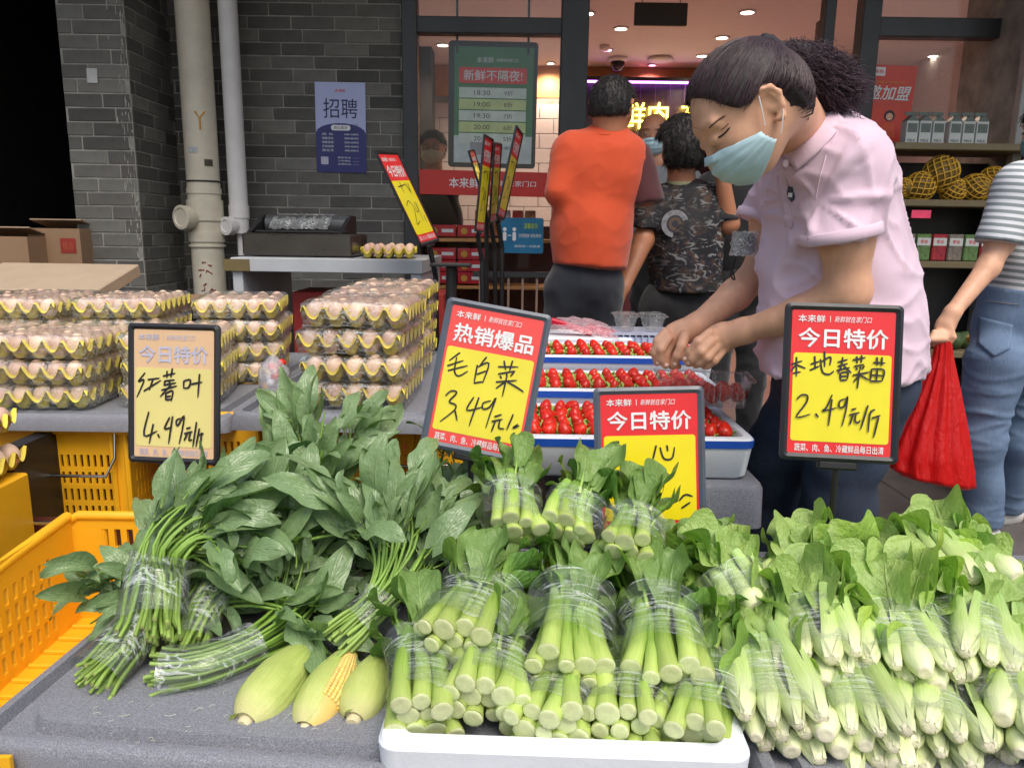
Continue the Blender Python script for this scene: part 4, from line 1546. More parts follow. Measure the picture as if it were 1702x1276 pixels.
# --- hot seller sign, tilted back
t, w_, h_ = sign('tilted red and yellow hot-seller price sign reading 3.49', P(746, 493, 1.32), P(920, 525, 1.30), P(696, 738, 1.27), M_frameg, M_sred, M_syel, '热销爆品', pole=.22)
hand(t, w_, h_, [(200, 40), (731, 138), (610, 905), (42, 788)], L_('''262,312 205,352;195,378 280,352;198,402 302,378;245,335 233,405 255,430 303,405;
400,335 365,378;352,375 335,468;355,385 412,367 380,468;350,422 400,405;335,467 380,460;
460,385 565,387;490,355 500,402;535,355 520,407;460,422 550,407;470,430 480,445;505,420 508,440;545,410 525,435;450,462 560,455;505,440 485,537;500,460 450,495;510,462 560,490 597,515;
185,530 215,506 245,515 205,560 237,577 232,605 155,665;235,605 247,662;335,538 298,606 382,590;362,540 310,690;
425,558 385,570 385,600 420,590 452,543 425,620 400,700;445,642 485,630;430,667 490,655;450,665 430,722;475,660 470,700 500,706;545,630 512,712;572,682 545,702 580,690'''), .0013)
# --- cai xin sign
t, w_, h_ = sign('red and yellow price sign half sunk behind the choy sum bunches', P(981, 645, 1.32), P(1165, 641, 1.32), P(996, 897, 1.27), M_frameg, M_red, mat('bright_yellow', lin(238, 218, 24), .3, var=.04), '今日特价', pole=.14)
hand(t, w_, h_, [(915, 500), (1475, 490), (1540, 1285), (962, 1270)], L_('''1000,795 1068,788;1028,765 1018,850;1052,765 1046,840;1005,822 1060,815;1000,850 1062,838;1030,830 1015,905;1245,790 1230,868;1265,800 1288,858 1330,858 1340,800;1300,790 1306,822;
1130,980 1100,1060 1180,1045;1150,1000 1135,1120;1380,1080 1410,1050 1450,1060;1395,1120 1440,1090'''), .0015)
# --- pale sign left
t, w_, h_ = sign('faded pale yellow price sign reading 4.49 for sweet potato leaves', P(209, 536, 1.50), P(361, 540, 1.48), P(218, 767, 1.46), M_frame, M_fadr, M_pale, '今日特价', pole=.3, prt=M_fprint)
hand(t, w_, h_, [(628, 405), (1083, 415), (1100, 1115), (655, 1095)], L_('''722,655 690,700 718,692 685,778;735,690 795,682;762,688 745,742;718,747 802,692;
810,672 872,657;830,645 830,682;856,632 850,680;818,697 870,690;815,717 877,705;820,697 820,715;845,692 843,712;805,742 882,720;852,715 800,775;830,757 862,745 855,797;828,755 828,792;828,775 855,770;830,790 856,786;
915,695 915,727;915,695 947,690 940,727 912,730;950,712 1007,700;992,660 987,778;
748,848 728,965 792,943;772,908 755,1005;795,958 806,978;852,875 828,932 865,922;866,870 850,1007;
905,880 885,892 892,917 922,868 915,940 902,1007;935,932 957,925;925,957 967,945;942,955 925,992;957,950 950,987 967,985;985,898 970,1022;1000,930 985,1022;1000,962 1022,955;1012,950 1005,1032'''), .0017)
# --- leaning narrow sign by the wall
def rack_sign(lab, TLp, TRp, BLp, fr=M_frame, hands=None, polez=0, title='今日特价', price='29.8', yl=None):
    t, w_, h_ = sign(lab, TLp, TRp, BLp, fr, M_red, yl or M_yell, title, group='price signs on tall stands by the shop window', pole=0)
    strokes([[(x * w_, y * h_) for x, y in ln] for ln in [[(-.25, .12), (.1, .14)], [(-.1, .17), (-.12, .05)], [(.12, .16), (.2, .06)], [(.25, .15), (.2, .04)],
            [(-.28, -.08), (-.1, -.03), (0, -.1), (-.1, -.2), (-.2, -.28), (.0, -.25)], [(.12, -.05), (.05, -.15), (.15, -.14), (.2, -.05), (.16, -.26)], [(.3, -.2), (.28, -.28)]]], np.eye(3), M_ink, t, .002)
    M = t.matrix_world.copy()
    t2 = M.inverted()
    s0 = V((0, -h_ / 2 - .01, -.01))
    wp = M @ s0
    MB().tube([s0, t2 @ V((wp.x + .02, wp.y + .03, wp.z - .12)), t2 @ V((wp.x + .03, wp.y + .03, .02))], .011, 8).build('stem', M_black, t)
    MB().box((0, 0, 0), (.26, .26, .02), bev=.004).build('stand_base', M_black, t).matrix_local = t2 @ Matrix.Translation((wp.x + .03, wp.y + .03, .02))
    return t


rack_sign('narrow-looking turned price sign leaning beside the recruitment poster', P(622, 250, 3.0), P(660, 252, 3.24), P(700, 410, 3.0), price='27.8')
rack_sign('turned price sign in the rack, left of the pair with broad yellow fields', P(805, 222, 3.30), P(820, 231, 3.45), P(790, 385, 3.30))
rack_sign('turned price sign standing just behind the left one of the rack', P(823, 236, 3.44), P(835, 238, 3.60), P(812, 372, 3.44))
rack_sign('tallest turned price sign leaning right in the rack', P(858, 206, 3.34), P(869, 222, 3.52), P(826, 360, 3.34))
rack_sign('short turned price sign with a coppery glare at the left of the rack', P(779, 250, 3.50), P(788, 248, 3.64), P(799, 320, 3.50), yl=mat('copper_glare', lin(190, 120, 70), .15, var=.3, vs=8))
p = P(750, 440, 3.05)
t = thing('small_stand', 'small black stand with a flat top beside the pale table', 'stand', (p.x, 3.05, 0))
MB().box((0, 0, p.z), (.16, .12, .012), bev=.003).build('plate', M_black, t)
MB().tube([(0, 0, 0.01), (0, 0, p.z)], .022, 10).build('stem', M_black, t)
MB().box((0, 0, .01), (.24, .24, .02), bev=.004).build('foot', M_black, t)

# ================================================================== STRAWBERRIES
M_foam = mat('white_foam', lin(226, 230, 236), .7, var=.03, vs=20, bump=.3, bs=180, bd=.002)
M_bluel = mat('blue_band', lin(30, 86, 190), .5, var=.05)
M_blined = mat('tray_foil', lin(190, 200, 226), .35, var=.1)


def foam_box(label, x0_, x1_, y0_, y1_, z0_, z1_, wall=.022, band=True, rz=0, flare=.01, group='white foam boxes'):
    cx, cy_ = (x0_ + x1_) / 2, (y0_ + y1_) / 2
    w_, d_, h_ = x1_ - x0_, y1_ - y0_, z1_ - z0_
    t = thing('foam_box', label, 'foam box', TR((cx, cy_, z0_), rz=rz), group)
    b = MB()
    prof = [(flare + .006, 0, .02), (flare, .006, .02), (0, h_ - .005, .024), (.004, h_, .022), (wall - .004, h_, .014), (wall, h_ - .004, .012), (wall + .006, .014, .01)]
    loops = []
    for ins, zz, r in prof:
        loops.append([(x, y, zz) for x, y in round_rect(w_ - 2 * ins, d_ - 2 * ins, r, 4)])
    n = len(loops[0])
    b.add([q for l_ in loops for q in l_], [(i * n + j, i * n + (j + 1) % n, (i + 1) * n + (j + 1) % n, (i + 1) * n + j) for i in range(len(loops) - 1) for j in range(n)] + [tuple(range((len(loops) - 1) * n, len(loops) * n)), tuple(range(n))[::-1]])
    b.build('foam_shell', M_foam, t, auto=40)
    if band:
        b = MB()
        A = [(x, y, h_ - .020) for x, y in round_rect(w_ - .0, d_ - .0, .024, 4)]
        B = [(x, y, h_ - .004) for x, y in round_rect(w_ + .003, d_ + .003, .024, 4)]
        b.add(A + B, [(j, (j + 1) % n, n + (j + 1) % n, n + j) for j in range(n)])
        b.build('blue_band', M_bluel, t)
    return t


def m_berry():
    t = NT('strawberry_skin')
    v = t.coord('Object')
    vo = t.n('TexVoronoi')
    vo.inputs['Scale'].default_value = 230
    t.l(v, vo.inputs['Vector'])
    seed = t.ramp(vo.outputs['Distance'], [(.12, 1.), (.22, 0.)])
    h = t.n('HueSaturation')
    base = t.ramp(t.noise(v, 30, 3), [(.3, lin(196, 18, 16)), (.7, lin(222, 44, 26))])
    t.l(base, h.inputs['Color'])
    t.l(t.math('MULTIPLY_ADD', t.rand(), .4, .8), h.inputs['Value'])
    c = t.mix(t.math('MULTIPLY', seed, .55), h.outputs[0], lin(232, 170, 70))
    t.l(c, t.b.inputs['Base Color'])
    t.b.inputs['Roughness'].default_value = .28
    t.b.inputs['Subsurface Weight'].default_value = .1
    t.b.inputs['Subsurface Scale'].default_value = .004
    t.bump(t.math('MULTIPLY', seed, -1.), .5, .002)
    return t.m


M_berry = m_berry()
M_calyx = mat('calyx_green', lin(96, 140, 52), .6, var=.2, rand=.15)
bmesh_berry = MB().lathe([(.0001, -.021), (.005, -.0195), (.010, -.014), (.0145, -.006), (.0165, .002), (.0155, .009), (.011, .0135), (.004, .0145), (.0001, .014)], n=12).mesh('strawberry', M_berry, True)
M_pad = mat('green_foam_leaf', lin(158, 184, 92), .6, var=.22, vs=40, rand=.15)


def pad_mesh(seed):
    b = MB()
    r_ = random.Random(seed)
    for k in range(9):
        a = k * .7 + r_.uniform(0, .3)
        d = V((cos(a), sin(a), 0))
        n_ = V((-sin(a), cos(a), 0))
        L = r_.uniform(.014, .021)
        h = r_.uniform(.02, .036)
        b.grid(lambda u, v: d * (.006 + L * u) + n_ * (v - .5) * .016 * sin(pi * min(.9, u + .12)) + V((0, 0, h * u - .012 * u * u + .003 * cos(v * 9 + k))), 3, 3)
    return b.mesh('leaf_nest', M_pad, True)


PADS = [pad_mesh(k) for k in range(3)]


ORD = ['first', 'second', 'third', 'fourth', 'fifth', 'sixth', 'seventh', 'eighth', 'ninth', 'tenth', 'eleventh', 'twelfth']


def berries(cx0, cx1, y0_, y1_, z, nx, ny, lab, grp):
    root = thing('leaf_liner', 'pale green leafy liner under the strawberries ' + lab, 'liner', ((cx0 + cx1) / 2, (y0_ + y1_) / 2, z))
    MB().box((0, 0, -.008), (cx1 - cx0 - .01, y1_ - y0_ - .01, .006)).build('sheet', M_pad, root)
    for i in range(nx):
        for j in range(ny):
            x = cx0 + (i + .5) * (cx1 - cx0) / nx + rnd.uniform(-.002, .002)
            y = y0_ + (j + .5) * (y1_ - y0_) / ny + rnd.uniform(-.003, .003)
            sc_ = rnd.uniform(.66, 1.04)
            o = link('strawberry', bmesh_berry, None, TR((x, y, z + .022), rx=pi + rnd.uniform(-.2, .9), ry=rnd.uniform(-.5, .5), rz=rnd.uniform(0, 6), s=sc_))
            tag(o, 'strawberry %s, %s row from the front, %s from left' % (lab.replace('of the', 'in the'), ORD[j], ORD[i]), 'strawberry', grp)
            link('leaf_nest', rnd.choice(PADS), root, Matrix.Translation((x - root.location.x, y - root.location.y + .008, .004)) @ Matrix.Rotation(rnd.uniform(0, 6), 4, 'Z'))


# front, middle and rear boxes, each resting further back and a little higher
bxs = []
R3 = lambda px, py, Y: P(px, py, Y)
yA, yB, yC_ = 1.44, 1.66, 1.90
xl, xr = R3(850, 730, yA).x, R3(1258, 740, yA).x
zA = R3(1100, 728, yA).z
foam_box('front white foam box of strawberries with a blue rim at its right corner', xl, xr, yA, yA + .30, zA - .085, zA)
sup = MB().box(((xl + xr) / 2, yA + .15, (zA - .085 + ZS) / 2), (xr - xl - .06, .24, max(.004, zA - .085 - ZS))).build('foam_sheet', M_foam)
tag(sup, 'foam sheet under the front strawberry box', 'foam sheet')
zB = R3(1000, 648, 1.76).z
xlB, xrB = R3(866, 650, 1.76).x, R3(1210, 650, 1.76).x
foam_box('middle white foam box of strawberries behind the front one', xlB, xrB, yB + .1, yB + .36, zB - .085, zB)
zC3 = R3(1000, 592, 2.04).z
xlC, xrC = R3(878, 590, 2.04).x, R3(1190, 590, 2.04).x
foam_box('rear white foam box of strawberries below the vendor hands', xlC, xrC, yC_ + .14, yC_ + .40, zC3 - .085, zC3)
berries(xl + .03, xl + .25, yA + .03, yA + .275, zA - .022, 7, 6, 'of the front foam box', 'strawberries in the front foam box')
berries(xr - .155, xr - .035, yA + .035, yA + .26, zA - .022, 4, 6, 'of the front box corner', 'strawberries at the right corner of the front box')
berries(xlB + .03, xrB - .03, yB + .13, yB + .33, zB - .022, 12, 5, 'of the middle foam box', 'strawberries in the middle foam box')
berries(xlC + .03, xrC - .03, yC_ + .17, yC_ + .37, zC3 - .022, 12, 5, 'of the rear foam box', 'strawberries in the rear foam box')
for nm, (xa, xb, ya, zz) in {'middle': (xlB, xrB, yB + .1, zB), 'rear': (xlC, xrC, yC_ + .14, zC3)}.items():
    o = MB().box(((xa + xb) / 2, ya + .13, (zz - .085 + ZS) / 2), (xb - xa - .05, .22, zz - .085 - ZS), bev=.004).build('foam_box', M_foam)
    tag(o, 'lower white foam box carrying the %s strawberry box' % nm, 'foam box')
# clear clamshell at the right with berries
c0 = P(1160, 650, 1.56)
M_clam = mat_film('clear_punnet', .05, .35, 60, (1, 1, .3))


def punnet(label, M, w_=.20, d_=.12, h_=.055, n=8, lidded=False):
    t = thing('clear_punnet', label, 'punnet', M)
    b = MB()
    prof = [(.014, 0, .012), (.004, h_ * .9, .014), (-.004, h_ * .93, .016), (-.004, h_, .016)]
    loops = [[(x * (1 + .006 * (k % 2)), y, zz) for k, (x, y) in enumerate(round_rect(w_ - 2 * ins, d_ - 2 * ins, r, 4))] for ins, zz, r in prof]
    m_ = len(loops[0])
    b.add([q for l_ in loops for q in l_], [(i * m_ + j, i * m_ + (j + 1) % m_, (i + 1) * m_ + (j + 1) % m_, (i + 1) * m_ + j) for i in range(len(loops) - 1) for j in range(m_)] + [tuple(range(m_))[::-1]])
    if lidded:
        b.add([(x, y, h_ + .003) for x, y in round_rect(w_, d_, .014, 4)], [tuple(range(m_))])
    b.build('tub', M_clam, t, auto=40)
    for k in range(14):
        x = -w_ / 2 + .02 + k * (w_ - .04) / 13
        MB().box((x, -d_ / 2 + .004, h_ * .5), (.0022, .002, h_ * .8)).build('rib', M_clam, t)
    return t


cp = punnet('open clear punnet being filled with strawberries in front of the vendor', TR(P(1166, 668, 1.64), rz=rad(-8)), .20, .13, .062)
for k in range(12):
    x, y = -.075 + (k % 6) * .03, -.03 + (k // 6) * .05
    M = cp.matrix_world @ TR((x, y, .022 + rnd.uniform(0, .008)), rx=rnd.uniform(-1, 1), ry=rnd.uniform(-1, 1), rz=rnd.uniform(0, 6))
    o = link('strawberry', bmesh_berry, None, M)
    tag(o, 'strawberry inside the open clear punnet, %s row, %s from the left' % (('front', 'back')[k // 6], ORD[k % 6]), 'strawberry', 'strawberries in the clear punnet')
p = P(1045, 532, 2.4)
for k in range(2):
    punnet('empty closed clear punnet on the blue rack behind the boxes, %s one' % ('left', 'right')[k], TR((P(1042 + 46 * k, 536, 2.4).x, 2.44, p.z - .03)), .075, .12, .045, lidded=True)
a, b_ = P(1028, 545, 2.36), P(1118, 545, 2.36)
t = thing('wire_basket', 'pale blue-grey wire basket behind the rear strawberry box', 'basket', ((a.x + b_.x) / 2, 2.44, p.z - .125))
wb = b_.x - a.x + .05
MB().box((0, 0, .086), (wb, .18, .005)).build('base', mat('pale_wire', lin(170, 176, 196), .4), t)
for k in range(12):
    MB().box((-wb / 2 + k * wb / 11, -.09, .045), (.004, .004, .08)).build('wire', mat('pale_wire', (0, 0, 0)), t)
MB().box((0, -.0, .04), (wb - .01, .17, .075)).build('inner_liner', M_blined, t)
# red packet
TLq = P(918, 532, 2.2)
t = thing('frozen_packet', 'crumpled clear packet with red sweets and a red stripe behind the berries', 'packet', TR((P(968, 545, 2.42).x, 2.42, P(968, 545, 2.42).z - .01), rz=rad(-10), ry=rad(7), s=1.15))
b = MB()
b.grid(lambda u, v: V(((u - .5) * .22, (v - .5) * .13, .035 * sin(pi * u) ** .6 * sin(pi * v) ** .6 + .008 * noise.noise(V((u * 9, v * 7, 1))))), 24, 16)
b.build('packet_film', mat_film('pink_packet', .25, .6, 50, tint=(.8, .5, .55)), t, smooth=True)
MB().box((-.03, -.03, .012), (.12, .03, .016), R=Euler((0, .15, .1)).to_matrix(), bev=.004).build('red_stripe', mat('packet_red', lin(190, 20, 50), .3), t)
MB().box((.05, -.01, .01), (.08, .05, .018), R=Euler((0, .1, -.1)).to_matrix(), bev=.004).build('red_stripe', mat('packet_red', (0, 0, 0)), t)
sup = MB().box((P(968, 545, 2.42).x, 2.43, (P(968, 545, 2.42).z - .02) / 2), (.3, .2, P(968, 545, 2.42).z - .02), bev=.005).build('foam_box', M_foam)
tag(sup, 'tall white foam block under the red packet behind the berries', 'foam box')
# big front foam box of choy sum
ZB = .545
q0, q1 = PZ(622, 1240, ZB), PZ(1256, 1262, ZB)
zrz = math.atan2(q1.y - q0.y, q1.x - q0.x)
cw = (q1 - q0).length
qm = (q0 + q1) / 2
FBM = TR((qm.x, qm.y + .2, ZB - .16), rz=zrz)
tt = foam_box('large white foam box in front holding the choy sum bunches', -cw / 2, cw / 2, -.2, .24, 0, .16, wall=.03, band=False)
tt.matrix_world = Matrix.Translation((qm.x, qm.y, ZB - .16)) @ Matrix.Rotation(zrz, 4, 'Z') @ Matrix.Translation((0, .22, 0))
o = MB().box((qm.x + .04, qm.y + .26, (ZB - .16) / 2 - .003), (cw - .05, .42, ZB - .17), bev=.01).build('base_crate', M_crate)
tag(o, 'orange base crate below the front foam box', 'crate')
o = MB().box((FBX.x, FBX.y + .02, (ZF - .05) / 2), (.5, .42, ZF - .05), bev=.01).build('base_crate', M_black)
tag(o, 'dark base crate below the front corn board', 'crate')
o = MB().box((.72, 1.02, (ZF - .06) / 2), (.7, .6, ZF - .06), bev=.01).build('base_crate', M_black)
tag(o, 'dark base crate below the right-hand greens', 'crate')
o = MB().box((-.06, 1.2, (ZF - .07) / 2), (.6, .3, ZF - .07), bev=.01).build('base_crate', M_black)
tag(o, 'dark base crate below the hidden middle board', 'crate')
o = MB().box(((xl + xr) / 2 + .03, 1.86, (ZS - .09) / 2), (xr - xl - .08, .8, ZS - .09), bev=.01).build('base_crate', mat('dark_stone_front', lin(66, 68, 74), .7, var=.2, vs=60))
tag(o, 'dark grey base block below the strawberry board', 'crate')
# ================================================================== VEGETABLES
def mat_stalk(name, base, mid, tip, cut=False, rough=.35):
    t = NT(name)
    uv = t.n('UVMap')
    mp = t.n('Mapping')
    mp.inputs['Scale'].default_value = (1.2, 14, 1)
    t.l(uv.outputs[0], mp.inputs[0])
    sp = t.n('SeparateXYZ')
    t.l(uv.outputs[0], sp.inputs[0])
    c = t.ramp(sp.outputs[0], [(0, base), (.2, tuple((a + b_) / 2 for a, b_ in zip(base, mid))), (.45, mid), (1, tip)])
    fib = t.noise(mp.outputs[0], 3, 4, .6)
    c = t.mix(t.ramp(fib, [(.35, 0.), (.7, .45)]), c, tuple(min(1, x * 1.35 + .02) for x in base))
    h = t.n('HueSaturation')
    t.l(c, h.inputs['Color'])
    t.l(t.math('MULTIPLY_ADD', t.rand(), .36, .8), h.inputs['Value'])
    t.l(h.outputs[0], t.b.inputs['Base Color'])
    t.b.inputs['Roughness'].default_value = rough
    t.b.inputs['Subsurface Weight'].default_value = .12
    t.b.inputs['Subsurface Radius'].default_value = (.6, .9, .3)
    t.b.inputs['Subsurface Scale'].default_value = .01
    t.bump(fib, .25, .003)
    return t.m


M_cs = mat_stalk('choy_sum_stalk', lin(180, 198, 108), lin(128, 168, 62), lin(90, 142, 48))
M_cscut = mat('choy_sum_cut_end', lin(206, 214, 160), .5, var=.1, vs=160, bump=.2, bs=300, rand=.1, sss=.1)
M_bc = mat_stalk('pale_stalk', lin(218, 224, 176), lin(170, 200, 104), lin(120, 168, 60))
M_bccut = mat('pale_cut_end', lin(226, 220, 188), .6, var=.15, vs=160, bump=.3, bs=300, rand=.12)
M_ss = mat_stalk('potato_vine_stem', lin(140, 168, 80), lin(126, 166, 62), lin(110, 150, 60))
M_sscut = mat('vine_cut_end', lin(172, 178, 110), .6, var=.2, rand=.15)
M_spl = mat_leaf('sweet_potato_leaf', lin(66, 108, 52), lin(124, 162, 92), lin(176, 200, 136), .28, 6, 1.3, .8, back=lin(138, 164, 116), crinkle=.8)
M_csl = mat_leaf('choy_sum_leaf', lin(82, 128, 48), lin(126, 168, 74), lin(180, 206, 122), .4, 8, 1.1, .7, back=lin(134, 164, 92), crinkle=.8, base=lin(150, 188, 84))
M_bcl = mat_leaf('pale_green_leaf', lin(124, 172, 62), lin(172, 208, 98), lin(206, 222, 150), .42, 7, .9, .7, back=lin(164, 190, 108), crinkle=1., base=lin(206, 220, 160))


def leaf_mesh(name, m, L, W, kind='oval', pet=0., pr=.002, droop=.6, cup=.2, ruf=.06, seed=0, twist=0., pm=None, nu=12, nv=8, lobes=0.):
    r_ = random.Random(seed)
    b = MB()
    ph = r_.uniform(0, 6)
    path = [V((0, 0, 0))]
    hd_ = [0.]
    N = nu
    th0 = r_.uniform(-.1, .1)
    for i in range(1, N + 1):
        s_ = i / N
        th = th0 - droop * s_ ** 1.4
        path.append(path[-1] + V((.12 * sin(ph) * L / N * s_, cos(th) * L / N, sin(th) * L / N)))
        hd_.append(th)
    off = V((0, pet, 0))
    wave = r_.uniform(1.1, 1.9)

    def f(u, v):
        i = min(N, int(round(u * N)))
        s_ = u
        if kind == 'heart':
            w_ = W * (1 - s_) ** .75 * (s_ + .012) ** .33 * 1.45
            if lobes:
                w_ *= 1 + lobes * math.exp(-((s_ - .22) / .1) ** 2) - lobes * .8 * math.exp(-((s_ - .42) / .12) ** 2)
        elif kind == 'spoon':
            w_ = W * (sin(pi * min(1, s_ ** 1.35 * .92 + .06))) ** .55
        else:
            w_ = W * (sin(pi * min(1, s_ ** .85 * .95 + .03))) ** .7
        a = (v - .5) * 2
        p = path[i]
        th = hd_[i]
        up = V((0, -sin(th), cos(th)))
        tw = twist * s_
        side = V((cos(tw), 0, 0)) + up * sin(tw)
        rz_ = ruf * W * abs(a) ** 1.5 * sin(s_ * wave * 2 * pi + ph + (2.1 if a > 0 else 0)) + .03 * W * noise.noise(V((a * 2.5, s_ * 5, seed)))
        q = p + side * (a * w_ / 2 * (1 - .12 * cup * a * a)) + up * (cup * w_ * .5 * a * a + rz_)
        if kind == 'heart' and s_ < .15:
            q = q - V((0, 1, 0)) * abs(a) * W * .22 * (1 - s_ / .15)
        if kind != 'heart':
            q += up * (.035 * L * noise.noise(V((a * 2.2, s_ * 4.5, seed + 5))) + .008 * L * noise.noise(V((a * 7, s_ * 14, seed))))
        return q + off
    b.grid(f, nu, nv)
    if pet:
        b.tube([(0, 0, 0), (0, pet * .5, -.002), (0, pet + L * .02, -.0005), (path[4] + off - V((0, 0, .0008)))], [pr * 1.2, pr, pr * .9, pr * .3], 6, 1)
    me = b.mesh(name, [m, pm or m], True)
    return me


SPL = [leaf_mesh('leaf', M_spl, .070 + .010 * (k % 3), .038 + .008 * (k % 3), 'heart', .02, .0013, (.5, 1.3, .7, 1.7, .3, 1.0, -.6, 1.9)[k], (.35, -.1, .5, .2, .7, .1, .3, .9)[k], .05, k, (.2, -.4, .5, 0, .3, -.6, .1, .2)[k], M_ss, lobes=(0, .22, 0, .3, 0, .1, .25, 0)[k]) for k in range(8)]
CSL = [leaf_mesh('leaf', M_csl, .118 + .008 * (k % 3), .084 + .008 * (k % 3), 'spoon', .035, .0045, (.5, 1.1, .25, .8, 1.5, .1, .9)[k], (.5, .2, .9, .3, .1, .6, 1.1)[k], .11, 20 + k, (.2, -.3, .4, -.5, .1, .3, -.2)[k], M_cs, nv=14, nu=18) for k in range(7)]
BCL = [leaf_mesh('leaf', M_bcl, .125 + .01 * (k % 3), .108 + .01 * (k % 3), 'spoon', .03, .005, (.4, 1.0, .2, .8, 1.5, .5, 1.2)[k], (.4, .1, .8, .3, .0, .6, .9)[k], .2, 40 + k, (.2, -.3, .5, -.5, .1, .3, -.2)[k], M_bc, nv=16, nu=20) for k in range(7)]


def stalk_mesh(kind, k):
    b = MB()
    r_ = random.Random(kind + str(k))
    n = 12
    L = 1.0
    b1, b2 = r_.uniform(-.05, .05), r_.uniform(-.05, .05)
    pts, rs = [], []
    for i in range(11):
        s_ = i / 10
        pts.append((b1 * sin(pi * s_) * .12, s_ * .19, b2 * sin(pi * s_) * .12))
        if kind == 'c':
            rs.append(.0124 - .0046 * s_ + .0005 * sin(s_ * 17 + k) + .0009 * math.exp(-((s_ - .05) / .05) ** 2))
        else:
            rs.append(.0125 + .006 * math.exp(-((s_ - .16) / .13) ** 2) - .005 * s_ - (.004 if s_ == 0 else 0))
    b.tube(pts, rs, n, 0, cap=False)
    # cut end: a shallow rounded disc with a faint ring
    r0 = rs[0]
    e = .0022 if kind == 'c' else .003
    ring = [[V((cos(2 * pi * j / n) * q * r0, -d, sin(2 * pi * j / n) * q * r0)) for j in range(n)] for q, d in ((1., 0), (.93, e * .7), (.7, e), (.3, e * .8))]
    vs = [q for l_ in ring for q in l_]
    b.add(vs, [(i * n + (j + 1) % n, i * n + j, (i + 1) * n + j, (i + 1) * n + (j + 1) % n) for i in range(3) for j in range(n)] + [tuple(range(3 * n, 4 * n))[::-1]], 1)
    me = b.mesh('stalk', [M_cs, M_cscut] if kind == 'c' else [M_bc, M_bccut], True)
    return me


CST = [stalk_mesh('c', k) for k in range(5)]
BST = [stalk_mesh('b', k) for k in range(5)]


def bok_base(k):
    """one small plant: fat pale ribs round a short root end"""
    b = MB()
    r_ = random.Random(90 + k)
    for i in range(5):
        a = i * 2 * pi / 5 + r_.uniform(-.3, .3)
        d = V((cos(a), 0, sin(a)))
        s_ = V((-sin(a), 0, cos(a)))
        w0 = r_.uniform(.0125, .0165)

        def f(u, v):
            y = u * .17
            rr = .004 + .0135 * sin(min(1, u * 2.6) * pi / 2) ** .8 - .006 * max(0, u - .35)
            ang = (v - .5) * 2.6
            wd_ = w0 * (1.05 - .45 * u) * (.55 + .45 * min(1, u * 7))
            return d * (rr - (1 - cos(ang)) * wd_ * .55) + s_ * sin(ang) * wd_ + V((0, y, 0)) + d * .012 * u * u
        b.grid(f, 10, 6, 0)
    b.lathe([(.0001, .0005), (.0045, .0), (.0075, .002), (.009, .006)], (0, .0, 0), 10, 1, R=Euler((rad(-90), 0, 0)).to_matrix())
    return b.mesh('stalk', [M_bc, M_bccut], True)


BPB = [bok_base(k) for k in range(5)]
M_wrapc = mat_film('bunch_wrap', .03, .6, 46., (.16, 1.5, .16))


def wrap_mesh(R, L, seed, flat=.8, flare=.1, m=None):
    b = MB()

    def f(u, v):
        a = v * 2 * pi
        r = R * (1 + flare * (u - .45) ** 2 * 4 * (1 if u < .45 else .7)) * (1 + .05 * noise.noise(V((cos(a) * 2, sin(a) * 2, u * 5 + seed))) + .02 * noise.noise(V((cos(a) * 7, sin(a) * 7, u * 14 + seed))))
        y = u * L + .012 * noise.noise(V((cos(a) * 2, sin(a) * 2, seed))) * (1 if u in (0, 1) else .5)
        return V((cos(a) * r, y, sin(a) * r * flat))
    b.grid(f, 14, 40)
    return b.mesh('film_wrap', m or M_wrapc, True)


WR = {k: [wrap_mesh(k[0], k[1], s * 7.7) for s in range(2)] for k in ((.046, .09), (.052, .1), (.03, .07))}


def bunch_frame(E, T):
    d = (T - E)
    L = d.length
    y = d.normalized()
    x = y.cross(V((0, 0, 1))).normalized()
    z = x.cross(y)
    M = Matrix.Identity(4)
    for k in range(3):
        M[k][0], M[k][1], M[k][2] = x[k], y[k], z[k]
    M.translation = E
    return M, L


def hexpack(n, r):
    pts = []
    q = 0
    rows = [(-2, 4), (-1, 5), (0, 4), (1, 5), (2, 3)]
    for rr in range(-4, 5):
        for cc in range(-5, 6):
            pts.append(((cc + (.5 if rr % 2 else 0)) * 2 * r, rr * 1.74 * r))
    pts.sort(key=lambda p: (p[0] * .82) ** 2 + (p[1] * 1.15) ** 2 + rnd.uniform(0, r * r))
    return pts[:n]


def local_leaf(meshes, par, pos, dirv, upv, s=1.):
    y = V(dirv).normalized()
    u_ = V(upv)
    x = y.cross(u_)
    if x.length < 1e-3:
        x = y.orthogonal()
    x.normalize()
    z = x.cross(y)
    M = Matrix.Identity(4)
    for k in range(3):
        M[k][0], M[k][1], M[k][2] = x[k], y[k], z[k]
    M = M @ Matrix.Diagonal((s, s, s, 1))
    M.translation = V(pos)
    return link('leaf', rnd.choice(meshes), par, M)


